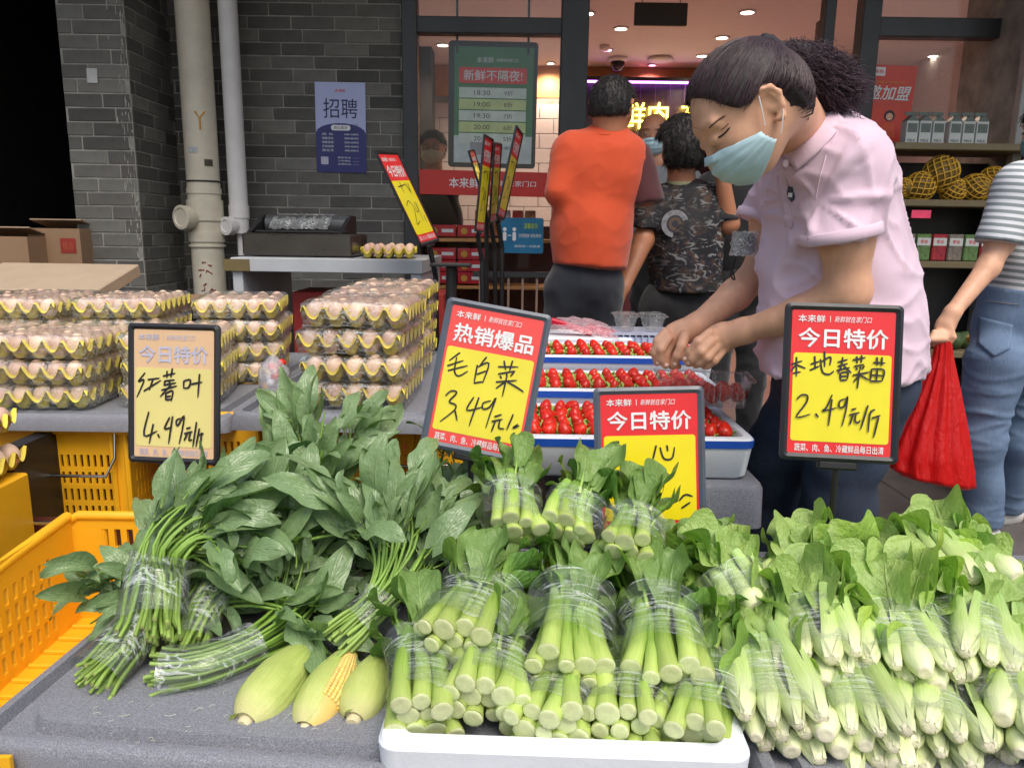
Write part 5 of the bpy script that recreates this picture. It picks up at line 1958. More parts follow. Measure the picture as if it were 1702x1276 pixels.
def veg_bunch(name, label, cat, E, T, n, kind, group, leaves=14, wrap=True, spread=.5, r=None, s=1., ls=1.):
    n = int(n * 1.2) if kind == 'c' else int(n * 1.25)
    leaves = int(leaves * (1.35 if kind == 'c' else 1.7))
    T = T + V((rnd.uniform(-.02, .02), 0, rnd.uniform(-.012, .012)))
    M, L = bunch_frame(E, T)
    M = M @ Matrix.Rotation(rnd.uniform(-.35, .35), 4, 'Y')
    t = thing(name, label, cat, M, group)
    r = (r or (.0120 if kind == 'c' else .0150)) * s
    pk = hexpack(n, r)
    SL = L * .62
    for (x, z) in pk:
        y0 = rnd.uniform(-.012, .012)
        conv = .55 if kind == 'c' else .7
        # stalk points to a waist then on
        d = V((x * conv - x + rnd.uniform(-.006, .006), SL, z * conv - z + rnd.uniform(-.004, .004)))
        y_ = d.normalized()
        x_ = y_.cross(V((0, 0, 1))).normalized()
        z_ = x_.cross(y_)
        Ml = Matrix.Identity(4)
        for k in range(3):
            Ml[k][0], Ml[k][1], Ml[k][2] = x_[k], y_[k], z_[k]
        sc_ = rnd.uniform(.78, 1.2) * s
        Ml = Ml @ Matrix.Rotation(rnd.uniform(0, 6.28), 4, 'Y') @ Matrix.Diagonal((sc_, SL / (.19 if kind == 'c' else .17), sc_, 1))
        Ml.translation = V((x, y0, z))
        link('stalk', rnd.choice(CST if kind == 'c' else (BPB if rnd.random() < .75 else BST)), t, Ml)
    LM = CSL if kind == 'c' else BCL
    RR = (max(abs(p[0]) for p in pk) + r) * .55
    for k in range(leaves):
        a = 2 * pi * (k + rnd.uniform(-.3, .3)) / leaves + .3
        rr = RR * rnd.uniform(.35, 1.)
        pos = V((cos(a) * rr, L * rnd.uniform(.26, .60), sin(a) * rr * .8))
        d = V((cos(a) * spread * rnd.uniform(.2, 1.), 1., sin(a) * spread * .7 * rnd.uniform(.2, 1) + .12))
        up = V((-cos(a) * .8 + rnd.uniform(-.4, .4), 0, abs(sin(a)) * .3 + .9 if sin(a) > -.3 else .6))
        local_leaf(LM, t, pos, d, up, ls * (L / .26) ** .4 * rnd.uniform(.6, 1.05))
    if wrap:
        key = (.052, .1) if kind != 'c' or n > 10 else (.046, .09)
        w_ = rnd.choice(WR[key])
        sc_ = (max(abs(p[0]) for p in pk) + r * 1.15) / key[0] * .96
        scz = (max(abs(p[1]) for p in pk) + r * 1.15) / key[0] / .8 * .98
        link('film_wrap', w_, t, Matrix.Translation((0, L * .10, 0)) @ Matrix.Diagonal((sc_ * .98, L * .42 / key[1], scz, 1)))
    return t


GC = 'film-wrapped choy sum bunches'
for (ex, ey, eY, tx, ty, tY, n, lv, lab) in (
    (712, 1196, .80, 690, 985, 1.03, 9, 10, 'choy sum bunch at the left corner of the white foam box, lowest row'),
    (812, 1172, .81, 872, 985, 1.05, 10, 10, 'choy sum bunch second from the left in the lowest row of the foam box'),
    (905, 1212, .79, 935, 1040, 1.0, 9, 8, 'choy sum bunch in the middle of the lowest row with five pale ends in front'),
    (1030, 1218, .79, 1035, 1030, 1.02, 10, 9, 'choy sum bunch fourth from the left in the lowest row of the foam box'),
    (1146, 1224, .79, 1180, 1030, 1.02, 10, 9, 'choy sum bunch at the right end of the foam box, lowest row'),
    (752, 1070, .87, 838, 905, 1.10, 10, 13, 'choy sum bunch leaning to the right on the left of the upper row'),
    (948, 1122, .85, 968, 905, 1.10, 12, 13, 'large choy sum bunch in the centre of the upper row'),
    (1104, 1134, .85, 1098, 925, 1.10, 12, 13, 'choy sum bunch at the right of the upper row, below the half sunk price sign'),
    (853, 884, 1.06, 868, 752, 1.20, 8, 11, 'back choy sum bunch in front of the tilted hot-seller sign'),
    (946, 893, 1.06, 960, 790, 1.18, 8, 10, 'back choy sum bunch in the middle, tightly banded in film'),
    (1048, 915, 1.04, 1054, 815, 1.16, 9, 12, 'back choy sum bunch in front of the half sunk price sign')):
    veg_bunch('choy_sum_bunch', lab, 'choy sum', P(ex, ey, eY), P(tx, ty, tY), n, 'c', GC, lv, spread=.55, ls=.82 if eY < 1 else .86)
for (ex, ey, eY, tx, ty, tY, lab) in ((770, 985, 1.12, 850, 800, 1.26, 'half hidden choy sum bunch filling the gap behind the left upper row'),
                                     (1010, 1005, 1.10, 1090, 850, 1.25, 'half hidden choy sum bunch filling the gap behind the centre row'),
                                     (1140, 990, 1.08, 1150, 830, 1.22, 'leafy choy sum bunch with leaves hanging right over the dark board')):
    veg_bunch('choy_sum_bunch', lab, 'choy sum', P(ex, ey, eY) - V((0, 0, .03)), P(tx, ty, tY) - V((0, 0, .02)), 7, 'c', GC, 13, wrap=False, spread=.8, ls=.7)

GB = 'film-wrapped pale-stemmed greens'
for (ex, ey, eY, tx, ty, tY, n, lv, sp_, lab) in (
    (1300, 1226, .80, 1225, 1010, 1.04, 8, 14, .6, 'pale-stemmed greens at the front left of the right heap beside the foam box'),
    (1440, 1244, .79, 1395, 1060, 1.02, 8, 14, .6, 'pale-stemmed greens at the bottom centre of the right heap'),
    (1565, 1256, .78, 1530, 1090, 1.0, 8, 14, .6, 'pale-stemmed greens at the bottom of the right heap, second from the right edge'),
    (1695, 1240, .79, 1690, 1060, 1.0, 8, 14, .6, 'pale-stemmed greens cut by the bottom right corner'),
    (1368, 1124, .88, 1338, 955, 1.08, 8, 13, .6, 'pale-stemmed greens with long white stalks under a banded wrap, left of the upper row'),
    (1512, 1136, .87, 1468, 965, 1.08, 11, 15, .65, 'fat bunch of pale-stemmed greens in the centre of the upper row'),
    (1650, 1140, .87, 1640, 985, 1.07, 11, 15, .65, 'pale-stemmed greens at the right of the upper row'),
    (1252, 1015, 1.02, 1180, 915, 1.12, 7, 12, .5, 'loose dark-green bunch at the left of the right heap, stems tied low'),
    (1296, 1000, 1.04, 1338, 900, 1.18, 8, 16, .9, 'broad-leaved pale bunch right below the 2.49 price sign'),
    (1632, 985, 1.03, 1535, 878, 1.20, 8, 17, .7, 'bunch of greens lying back to the upper left at the rear right'),
    (1700, 1035, 1.01, 1620, 935, 1.14, 7, 12, .6, 'rear bunch of greens at the right picture edge'),
    (1500, 1030, 1.04, 1440, 912, 1.18, 7, 16, .9, 'leafy bunch filling the rear centre of the right heap')):
    veg_bunch('pale_greens_bunch', lab, 'leafy greens', P(ex, ey, eY), P(tx, ty, tY), n, 'b', GB, lv, spread=sp_, wrap=lv < 16, ls=.82)


# --- sweet potato greens
def spline(pts, n):
    out = []
    m_ = len(pts)
    for i in range(n + 1):
        t = i / n * (m_ - 1)
        k = min(int(t), m_ - 2)
        t -= k
        p0, p1, p2, p3 = pts[max(k - 1, 0)], pts[k], pts[k + 1], pts[min(k + 2, m_ - 1)]
        out.append(.5 * ((2 * p1) + (p2 - p0) * t + (2 * p0 - 5 * p1 + 4 * p2 - p3) * t * t + (3 * p1 - p0 - 3 * p2 + p3) * t ** 3))
    return out


M_wraps = mat_film('vine_wrap', .04, .5, 55., (.35, 1.2, .35))


def vine_bunch(label, pts, ns, nl, R=.032, wr=(.1, .38), fan=.07, lstart=.42, ls=1., up=.5, tail=.06):
    nl = int(nl * 1.25)
    W_pts = [V(p) for p in pts]
    O = W_pts[0].copy()
    loc = [p - O for p in W_pts]
    t = thing('potato_leaf_bunch', label, 'potato greens', Matrix.Translation(O), 'bunches of sweet potato greens')
    N = 16
    path = spline(loc, N)
    fr_ = []
    for i in range(N + 1):
        d = (path[min(i + 1, N)] - path[max(0, i - 1)]).normalized()
        x = d.cross(V((0, 0, 1)))
        x = x.normalized() if x.length > .05 else V((1, 0, 0))
        fr_.append((d, x, x.cross(d)))
    stems = []
    for k in range(ns):
        a = rnd.uniform(0, 2 * pi)
        rr = math.sqrt(rnd.random())
        fa, fz = a + rnd.uniform(-.5, .5), rnd.uniform(.3, 1.)
        q, rads = [], []
        Le = rnd.uniform(.82, 1.)
        r0 = rnd.uniform(.0024, .0034)
        st_ = rnd.randint(0, 1)
        for i in range(st_ if rnd.random() < .2 else 0, int(N * Le) + 1):
            s_ = i / N
            pinch = 1.12 if s_ < wr[0] else (1. if s_ < wr[1] else 1.)
            g_ = R * rr * pinch * (1 - .12 * sin(pi * min(1, s_ / .4)))
            f_ = fan * fz * max(0, s_ - wr[1]) ** 1.3 * .9
            d, x, z = fr_[i]
            wob = .004 * sin(s_ * 9 + k)
            q.append(path[i] + x * (cos(a) * g_ + cos(fa) * f_ + wob) + z * (sin(a) * g_ * .8 + sin(fa) * f_ * .8) + (d * rnd.uniform(-.018, .008) if i == 0 else V((0, 0, 0))))
            rads.append(r0 * (1.05 - .5 * s_))
        if len(q) < 4:
            continue
        b = MB()
        b.tube(q, rads, 6, 0, cap=True, capmi=1)
        b.build('stem', [M_ss, M_sscut], t, smooth=True)
        stems.append(q)
    for k in range(nl):
        q = rnd.choice(stems)
        i0 = int(len(q) * (lstart + (1 - lstart) * rnd.random() ** .8))
        i0 = min(i0, len(q) - 1)
        d = (q[i0] - q[max(0, i0 - 1)]).normalized()
        i_ = min(N, i0)
        _, x, z = fr_[i_]
        a = rnd.uniform(-.6, pi + .6)
        rad_ = x * cos(a) + z * sin(a)
        pos = q[i0] + rad_ * rnd.uniform(0, tail * .5)
        dirv = d * rnd.uniform(.2, 1.1) + rad_ * rnd.uniform(.2, .9) + V((0, -.1, (up - .25) * rnd.uniform(.0, 1)))
        upv = V((rnd.uniform(-.6, .6), -.55 + rnd.uniform(-.5, .5), .8))
        o = local_leaf(SPL, t, pos, dirv, upv, ls * rnd.uniform(.55, 1.2))
    if wr[1] > wr[0]:
        b = MB()
        ia, ib = wr[0], wr[1]
        sd_ = rnd.uniform(0, 50)

        def f(u, v):
            s_ = ia + (ib - ia) * u
            i = s_ * N
            k = min(int(i), N - 1)
            c_ = path[k].lerp(path[k + 1], i - k)
            d, x, z = fr_[k]
            a = v * 2 * pi
            r = (R + .0035) * (1 + .07 * noise.noise(V((cos(a) * 2, sin(a) * 2, u * 4 + sd_))) + .12 * (abs(u - .5) * 2) ** 4)
            return c_ + x * cos(a) * r + z * sin(a) * r * .84
        b.grid(f, 14, 30)
        b.build('film_wrap', M_wraps, t, smooth=True)
    return t


vine_bunch('sweet potato greens lying lowest at the front left with cut stems over the board', [P(150, 1132, .905), P(205, 1072, .96), P(262, 1010, 1.02), P(300, 950, 1.10), P(330, 900, 1.18)], 28, 30, R=.034, wr=(.06, .38), lstart=.62)
vine_bunch('tall arching bunch of sweet potato greens with bright stems on the left', [P(250, 1052, .95), P(262, 965, 1.02), P(284, 902, 1.05), P(330, 878, 1.09), P(425, 872, 1.13)], 46, 150, R=.042, wr=(.04, .40), fan=.14, lstart=.64, up=.25)
vine_bunch('short film-wrapped bunch of sweet potato greens in the dark gap behind the left bunches', [P(312, 1078, .97), P(340, 1015, 1.03), P(385, 950, 1.10), P(430, 890, 1.16), P(480, 850, 1.2)], 26, 56, R=.028, wr=(.06, .45), fan=.12, lstart=.62)
vine_bunch('sweet potato greens lying sideways behind the corn with fanned stems', [P(262, 1116, .93), P(345, 1103, .94), P(440, 1062, 1.0), P(500, 1010, 1.07), P(520, 930, 1.14), P(490, 860, 1.2)], 34, 64, R=.032, wr=(.05, .36), fan=.13, lstart=.66)
vine_bunch('bunch of sweet potato greens with a ribbed film band beside the choy sum', [P(566, 1062, .98), P(618, 1014, 1.01), P(660, 955, 1.06), P(668, 900, 1.11), P(650, 845, 1.17)], 34, 90, R=.028, wr=(.16, .34), fan=.2, lstart=.62)
vine_bunch('upright bunch of sweet potato greens standing against the middle egg board', [P(500, 860, 1.26), P(515, 815, 1.28), P(530, 760, 1.31), P(540, 690, 1.35)], 18, 60, R=.018, wr=(0, 0), fan=.10, lstart=.35, up=1.)
vine_bunch('dark leafy bunch of sweet potato greens hanging over the orange crate', [P(310, 1000, 1.06), P(270, 985, 1.08), P(230, 985, 1.08), P(212, 1000, 1.05)], 12, 56, R=.02, wr=(0, 0), fan=.07, ls=.8, lstart=.3, up=.1)
vine_bunch('broad mound of sweet potato greens in the middle between the two tied bunches', [P(560, 980, 1.12), P(530, 930, 1.17), P(490, 895, 1.21), P(425, 868, 1.25)], 14, 120, R=.03, wr=(0, 0), fan=.2, lstart=.15, up=.3)
vine_bunch('mound of sweet potato greens below the hot-seller sign', [P(730, 990, 1.19), P(728, 930, 1.22), P(712, 890, 1.26), P(670, 862, 1.29)], 14, 110, R=.03, wr=(0, 0), fan=.18, lstart=.15, up=.3)
vine_bunch('low dark mound of sweet potato greens filling the shade beneath the others', [P(330, 1000, 1.08), P(430, 960, 1.08), P(540, 960, 1.10), P(640, 990, 1.08)], 10, 110, R=.03, wr=(0, 0), fan=.2, lstart=.0, up=.2)


# --- corn
def m_husk():
    t = NT('corn_husk')
    uv = t.n('UVMap')
    mp = t.n('Mapping')
    mp.inputs['Scale'].default_value = (1, 60, 1)
    t.l(uv.outputs[0], mp.inputs[0])
    sp = t.n('SeparateXYZ')
    t.l(uv.outputs[0], sp.inputs[0])
    fib = t.noise(mp.outputs[0], 2.2, 4, .6)
    c = t.ramp(sp.outputs[0], [(0, lin(214, 208, 140)), (.18, lin(196, 208, 110)), (.7, lin(178, 200, 92)), (1, lin(150, 184, 84))])
    c = t.mix(t.ramp(fib, [(.4, 0.), (.65, .6)]), c, lin(222, 226, 158))
    c = t.mix(t.ramp(t.noise(t.coord('Object'), 20, 4), [(.45, 0.), (.8, .5)]), c, lin(150, 178, 70))
    t.l(c, t.b.inputs['Base Color'])
    t.b.inputs['Roughness'].default_value = .5
    t.b.inputs['Subsurface Weight'].default_value = .08
    t.b.inputs['Subsurface Scale'].default_value = .006
    t.bump(fib, .55, .003)
    return t.m


M_husk = m_husk()
M_kern = mat('corn_kernel', lin(236, 206, 120), .3, var=.1, rand=.1)
M_stub = mat('corn_stub', lin(214, 204, 160), .7, var=.12, vs=90, bump=.3, bs=200)


def corn(label, E, T, R, roll, gap=0.):
    M, L = bunch_frame(E, T)
    t = thing('corn_cob', label, 'corn', M @ Matrix.Rotation(roll, 4, 'Y'), 'corn cobs in the husk')
    prof = lambda u: R * (1.06 - .34 * u) * (sin(pi * min(1, (u * .945 + .03)) ** .8) ** .55) * (1 if u < .97 else .7)
    for k in range(4):
        a0 = k * 1.7 + (.5 if k % 2 else 0) + (.5 if gap and k == 0 else 0)
        wd_ = 2.5 if k < 3 or not gap else 1.6
        if gap and k == 3:
            continue
        b = MB()
        rr0 = .022 * (k + 1)

        def f(u, v):
            a = a0 + (v - .5) * wd_ * (1 - .25 * u)
            r = prof(u) * (1 + rr0 * min(1, u * 5)) * (1 + .012 * sin(a * 26) + .02 * noise.noise(V((a * 2, u * 4, k)))) - .0014 * (abs(v - .5) * 2) ** 6
            return V((cos(a) * r, u * L * (1 + .02 * sin(a * 2 + k)), sin(a) * r))
        b.grid(f, 22, 22)
        b.build('husk_leaf', M_husk, t, smooth=True)
    # inner husk body
    b = MB()
    b.grid(lambda u, v: V((cos(v * 2 * pi) * prof(u) * (.97 if gap else 1.), u * L, sin(v * 2 * pi) * prof(u) * (.97 if gap else 1.))), 20, 36)
    ih_ = b.build('inner_husk', M_kern if gap else M_husk, t, smooth=True)
    if gap:
        km = MB().lathe([(.0001, .0035), (.0022, .003), (.0032, .001), (.0028, -.001)], n=8).mesh('kernel', M_kern, True)
        for i in range(22):
            for j in range(7):
                u = .25 + i * .031
                a = 5.1 + (j - 3) * .19
                r = prof(u) * .985
                n_ = V((cos(a), 0, sin(a)))
                Mk = n_.to_track_quat('Z', 'Y').to_matrix().to_4x4()
                Mk.translation = V((cos(a) * r, u * L, sin(a) * r))
                link('kernel', km, ih_, Mk)
    b = MB()
    b.lathe([(.0001, -.007), (.0075, -.0068), (.0095, -.004), (.0098, .003), (.0172, .0055)], n=16, R=Euler((rad(-90), 0, 0)).to_matrix())
    b.build('stub', M_stub, t, auto=40)
    b = MB()
    for k in range(16):
        a = rnd.uniform(0, 6.28)
        q = [V((cos(a) * .006, L * .96, sin(a) * .006))]
        for i in range(5):
            q.append(q[-1] + V((rnd.uniform(-.006, .006), rnd.uniform(.002, .006), rnd.uniform(-.006, .003))))
        b.tube(q, .0004, 3)
    b.build('corn_silk', mat('corn_silk', lin(190, 150, 80), .6), t)['kind'] = 'stuff'
    for k in range(3):
        a = rnd.uniform(2.6, 4.6)
        b = MB()
        b.grid(lambda u, v: V((cos(a + (v - .5) * .5) * (.014 + .006 * u), -.012 * u + .006, sin(a + (v - .5) * .5) * (.014 + .008 * u))), 4, 3)
        b.build('husk_shred', M_husk, t)
    return t


corn('plump pale green corn cob on the left of the three, still in its husk', P(408, 1200, .85), P(518, 1066, 1.005), .036, .3)
corn('middle corn cob with golden kernels showing at its split husk', P(508, 1212, .845), P(583, 1078, .985), .034, -1.75, gap=1.)
corn('right corn cob of the three, touching the choy sum foam box', P(588, 1196, .855), P(636, 1084, .975), .031, 1.4)
# fibres and crumbs on the front board
b = MB()
for k in range(46):
    q = PZ(rnd.uniform(150, 560), rnd.uniform(1130, 1240), ZF + .002)
    a = rnd.uniform(0, 6.28)
    L = rnd.uniform(.002, .008)
    b.tube([q, q + V((cos(a) * L, sin(a) * L, .0006)), q + V((cos(a + .5) * L * 1.8, sin(a + .5) * L * 1.8, 0))], .0002, 3)
o = b.build('husk_fibres', mat('husk_fibre', lin(220, 222, 190), .7))
tag(o, 'fine pale husk fibres scattered on the grey board', kind='stuff')
# ================================================================== PEOPLE
M_skin = mat('skin', lin(220, 168, 136), .5, var=.11, vs=34, sss=.1, bump=.22, bs=420, bd=.0012)
M_skin2 = mat('skin_tan', lin(178, 120, 88), .5, var=.08, vs=18, sss=.1)
M_hair = mat('black_hair', lin(30, 25, 25), .6, var=.4, vs=60, bump=.6, bs=90)
M_hairp = mat('brown_black_hair', lin(58, 40, 46), .5, var=.35, vs=60)
M_mask = mat('blue_mask', lin(184, 214, 222), .75, var=.03, vs=40, bump=.15, bs=700, bd=.001)
M_maskw = mat('mask_loop', (.8, .82, .83), .7, var=.02)


def weave(name, col, bscale=900, rough=.85, var=.05):
    t = NT(name)
    v = t.coord('Object')
    c = t.ramp(t.noise(v, 5, 4), [(.3, tuple(x * (1 - var) for x in col)), (.7, col)])
    t.l(c, t.b.inputs['Base Color'])
    t.b.inputs['Roughness'].default_value = rough
    t.b.inputs['Sheen Weight'].default_value = .25
    ch = t.n('TexVoronoi')
    ch.inputs['Scale'].default_value = bscale
    t.l(v, ch.inputs['Vector'])
    t.bump(t.math('ADD', t.math('MULTIPLY', ch.outputs['Distance'], .25), t.noise(v, 26, 5, .55)), .35, .004)
    return t.m


M_pink = weave('pink_pique', lin(226, 198, 214))
M_orange = weave('orange_cloth', lin(198, 70, 26))
M_navy = weave('navy_cloth', lin(20, 24, 34))
M_blk = weave('black_cloth', lin(20, 20, 24))
M_grey = weave('grey_cloth', lin(120, 124, 128))


def denim(name, a, b_, w_=.35):
    t = NT(name)
    v = t.coord('Object')
    n1 = t.noise(v, 7, 5, .6)
    c = t.ramp(n1, [(.35, a), (.65, b_)])
    st_ = t.noise(t.coord('Object', (300, 300, 40)), 1., 2)
    c = t.mix(t.math('MULTIPLY', st_, w_), c, lin(150, 168, 190))
    t.l(c, t.b.inputs['Base Color'])
    t.b.inputs['Roughness'].default_value = .9
    t.bump(t.math('ADD', st_, t.math('MULTIPLY', n1, 2.)), .3, .004)
    return t.m


M_denim = denim('denim', lin(70, 92, 122), lin(104, 128, 158))
M_denimd = denim('dark_denim', lin(24, 31, 46), lin(44, 56, 78), .06)


def stripes():
    t = NT('grey_white_stripes')
    v = t.coord('Object')
    sp = t.n('SeparateXYZ')
    t.l(v, sp.inputs[0])
    k = t.math('FRACT', t.math('MULTIPLY_ADD', sp.outputs[2], 46., t.math('MULTIPLY', sp.outputs[0], 6.)))
    c = t.mix(t.math('GREATER_THAN', k, .5), lin(226, 228, 230), lin(140, 148, 150))
    t.l(c, t.b.inputs['Base Color'])
    t.b.inputs['Roughness'].default_value = .85
    t.bump(t.noise(v, 30, 4), .3, .005)
    return t.m


def printed():
    t = NT('dark_print_cloth')
    v = t.coord('Object')
    n1 = t.noise(v, 9, 4, .6, dist=1.5)
    c = t.ramp(n1, [(.42, lin(16, 16, 20)), (.5, lin(30, 28, 40)), (.56, lin(96, 66, 44)), (.62, lin(22, 20, 22))])
    n2 = t.noise(t.coord('Object', (1, 1, 2.4)), 16, 3, .5, dist=2.)
    c = t.mix(t.ramp(n2, [(.56, 0.), (.6, .8)]), c, lin(150, 150, 150))
    c = t.mix(t.ramp(t.noise(v, 4, 2), [(.4, .0), (.6, .8)]), c, lin(14, 14, 18))
    t.l(c, t.b.inputs['Base Color'])
    t.b.inputs['Roughness'].default_value = .8
    return t.m


M_strp, M_prn = stripes(), printed()


def head_frame(C, f, up=(0, 0, 1)):
    f = V(f).normalized()
    u = V(up)
    u = (u - f * u.dot(f)).normalized()
    s_ = u.cross(f).normalized()
    R = Matrix((f, s_, u)).transposed()   # columns f, s, u
    return lambda a, b_, c: V(C) + (f * a + s_ * b_ + u * c), R, f, s_, u


def add_head(S, C, f, up, k=1., ears=True, eo=(0, 0)):
    L, R, fv, sv, uv = head_frame(C, f, up)
    S.ell(C, (.097 * k, .076 * k, .09 * k), R, .02)
    S.ell(L(.03 * k, 0, -.05 * k), (.062 * k, .058 * k, .064 * k), R, .03)
    S.cone(L(.055 * k, 0, -.094 * k), L(.074 * k, 0, -.100 * k), .024 * k, .017 * k, .03)
    S.cone(L(.092 * k, 0, -.002 * k), L(.112 * k, 0, -.044 * k), .007 * k, .0115 * k, .014)
    for s_ in (-1, 1):
        S.ell(L(.062 * k, s_ * .034 * k, -.038 * k), (.03 * k, .028 * k, .028 * k), R, .02)
        S.cone(L(.085 * k, s_ * .018 * k, .018 * k), L(.078 * k, s_ * .045 * k, .016 * k), .009 * k, .009 * k, .014)
        S.cone(L(.098 * k, s_ * .009 * k, -.048 * k), L(.1 * k, s_ * .008 * k, -.05 * k), .008 * k, .008 * k, .008)
        S.cone(L(.088 * k, s_ * .004 * k, -.075 * k), L(.082 * k, s_ * .02 * k, -.077 * k), .0065 * k, .004 * k, .006)
    for s_ in (-1, 1):
        S.cone(L(.093 * k, s_ * .028 * k, -.008 * k), L(.09 * k, s_ * .033 * k, -.008 * k), .009 * k, .009 * k, .008, sub=False)
        if ears:
            e = [(-.004, .074, .02), (-.014, .084, .028), (-.027, .088, .022), (-.032, .086, .004), (-.024, .082, -.016), (-.012, .078, -.03), (-.004, .075, -.028)]
            S.chain([L(a * k, s_ * b_ * k, (c - .018) * k) for a, b_, c in [(p + eo[0], q, r_ + eo[1]) for p, q, r_ in e]], [.0038 * k] * 3 + [.004 * k] * 2 + [.006 * k, .005 * k], .006)
            S.ell(L((-.018 + eo[0]) * k, s_ * .077 * k, (-.014 + eo[1]) * k), (.016 * k, .0045 * k, .027 * k), R @ Matrix.Rotation(rad(-16 * s_), 3, 'Z'), .006)
            S.chain([L((a_ + eo[0]) * k, s_ * b_ * k, (c_ + eo[1]) * k) for a_, b_, c_ in ((-.008, .080, .002), (-.020, .084, -.002), (-.022, .083, -.02))], [.003 * k] * 3, .003)
            S.ell(L((-.011 + eo[0]) * k, s_ * .086 * k, (-.014 + eo[1]) * k), (.008 * k, .007 * k, .013 * k), R, .004, sub=True)
    return L, R


def facial(t, L, R, k=1., looking_down=False):
    ew = mat('eye_white', (.7, .68, .66), .2, var=.02)
    for s_ in (-1, 1):
        b = MB()
        if not looking_down:
            MB().lathe([(.0001, -.0105), (.006, -.0085), (.0095, -.004), (.0105, 0), (.0095, .004), (.006, .0085), (.0001, .0105)], L(.088 * k, s_ * .031 * k, -.008 * k), 12, R=R).build('eye', ew, t, smooth=True)
            MB().lathe([(.0001, .002), (.005, .0005)], L(.0975 * k, s_ * .031 * k, -.008 * k), 10, R=R @ Matrix.Rotation(rad(90), 3, 'Y')).build('iris', M_bprint, t)
        b.tube([L((.096 if abs(y - .03) < .012 else .091) * k, s_ * y * k, (-.008 - (.004 if looking_down else -.006) * sin((y - .016) / .03 * pi)) * k) for y in (.016, .022, .03, .038, .046)], .0013 * k, 5)
        b.build('eyelid_line', M_hair, t)
        b = MB()
        b.tube([L((.0975 - .32 * max(0, y - .02)) * k, s_ * y * k, (.016 + .004 * sin((y - .014) / .04 * pi)) * k) for y in (.014, .022, .032, .042, .052)], [.001, .0026, .0028, .0022, .0008], 6, flat=.5)
        b.build('eyebrow', M_hair, t)


def face_mask(t, L, k=1., m=None, loops=True, width=1.25, eo=(0, 0)):
    """pleated surgical mask from nose bridge to below the chin"""
    b = MB()

    def f(u, v):
        # u 0..1 side to side, v 0 (bottom) .. 1 (top)
        th = (u - .5) * 2 * width
        side = abs(u - .5) * 2
        zt_, zb_ = -.020 - .028 * side ** 1.6, -.116 + .040 * side ** 1.5
        z = zb_ + (zt_ - zb_) * v
        bul = .018 * sin(pi * v) ** .7 * (1 - side ** 2)
        rf = .106 + bul - .02 * (1 - v) ** 2 * 1.3
        a_ = cos(th) ** .8 if cos(th) > 0 else 0
        x = rf * a_ * (1 - .04 * side) + .0 + (.006 if v > .85 and side < .3 else 0)
        y = .071 * sin(th) * (1 + .06 * sin(pi * v)) / sin(min(width, pi / 2)) * 1.06
        pl = .0022 * ((v * 4.2) % 1.0) * (1 if .1 < v < .9 else 0)
        wr_ = .0016 * noise.noise(V((u * 9, v * 5, 3)))
        x = max(x, .012) + pl + wr_
        return L(x * k, y * k, z * k)
    b.grid(f, 36, 26)
    o = b.build('face_mask', m or M_mask, t, smooth=True)
    sol = o.modifiers.new('s', 'SOLIDIFY')
    sol.thickness = .0012
    if loops:
        for s_ in (-1, 1):
            ys = s_ * .078
            for (x0_, z0_, x1_, z1_) in ((.030, -.046, -.004, .006), (.020, -.074, -.018, -.038)):
                MB().tube([L(x0_ * k, ys * .97 * k, z0_ * k), L((x0_ + x1_ + eo[0]) / 2 * k, ys * 1.04 * k, (z0_ + z1_ + eo[1]) / 2 * k), L((x1_ + eo[0]) * k, ys * 1.06 * k, (z1_ + eo[1]) * k)], .0016, 6, flat=.6).build('mask_loop', M_maskw, t)


def hair_cap(t, L, R, k, m, grow=.009, front=(.066, .042), nape=-.05, seed=0, vol=1., rag=.004, side=.012, fn=(.86, -.5), eo=(0, 0)):
    S = SDF(.0045)
    C = L(0, 0, 0)
    S.ell(L(-.002 * k, 0, .002 * k), (.100 * k * vol, .079 * k * vol, .093 * k * vol), R, .01, clip=[(L(front[0] * k, 0, front[1] * k), R @ V((fn[0], 0, fn[1])))])
    S.ell(L(-.022 * k, 0, -.02 * k), (.08 * k * vol, .078 * k * vol, .085 * k * vol), R, .012, clip=[(L(side * k, 0, 0), R @ V((1, 0, -.15))), (L(-.03 * k, 0, nape * k), R @ V((.25, 0, -1)))])
    for s_ in (-1, 1):
        S.ell(L((-.014 + eo[0]) * k, s_ * .09 * k, (-.026 + eo[1]) * k), (.026 * k, .03 * k, .040 * k), R, .01, sub=True)
        S.ell(L((.035 + eo[0]) * k, s_ * .085 * k, (-.035 + eo[1]) * k), (.045 * k, .04 * k, .045 * k), R, .01, sub=True)
    return S.mesh('hair', m, t, folds=lambda p: rag * noise.noise(V((p.x * 60 + seed, p.y * 60, p.z * 25))) + rag * .5 * noise.noise(p * 130), grow=grow, smooth=1)


def strands(t, cap, n, Ls, r=.0006, down=1., m=None, seed=1):
    """short separate hairs rooted all over a hair cap"""
    r_ = random.Random(seed)
    fs = [f for f in cap.data.polygons]
    b = MB()
    for k in range(n):
        f = r_.choice(fs)
        nrm = V(f.normal)
        p = V(f.center)
        g_ = (V((r_.gauss(0, .35), r_.gauss(0, .35), -down + r_.gauss(0, .3))))
        g_ = (g_ - nrm * g_.dot(nrm)).normalized()
        L_ = Ls * r_.uniform(.5, 1.2)
        q = [p - nrm * .001, p + nrm * .0025 + g_ * L_ * .35, p + nrm * .0035 + g_ * L_ * .7, p + nrm * r_.uniform(.001, .006) + g_ * L_]
        b.tube(q, [r, r, r * .8, r * .2], 3, cap=False)
    o_ = b.build('hair_strands', m or M_hair, t, smooth=True)
    o_['kind'] = 'stuff'


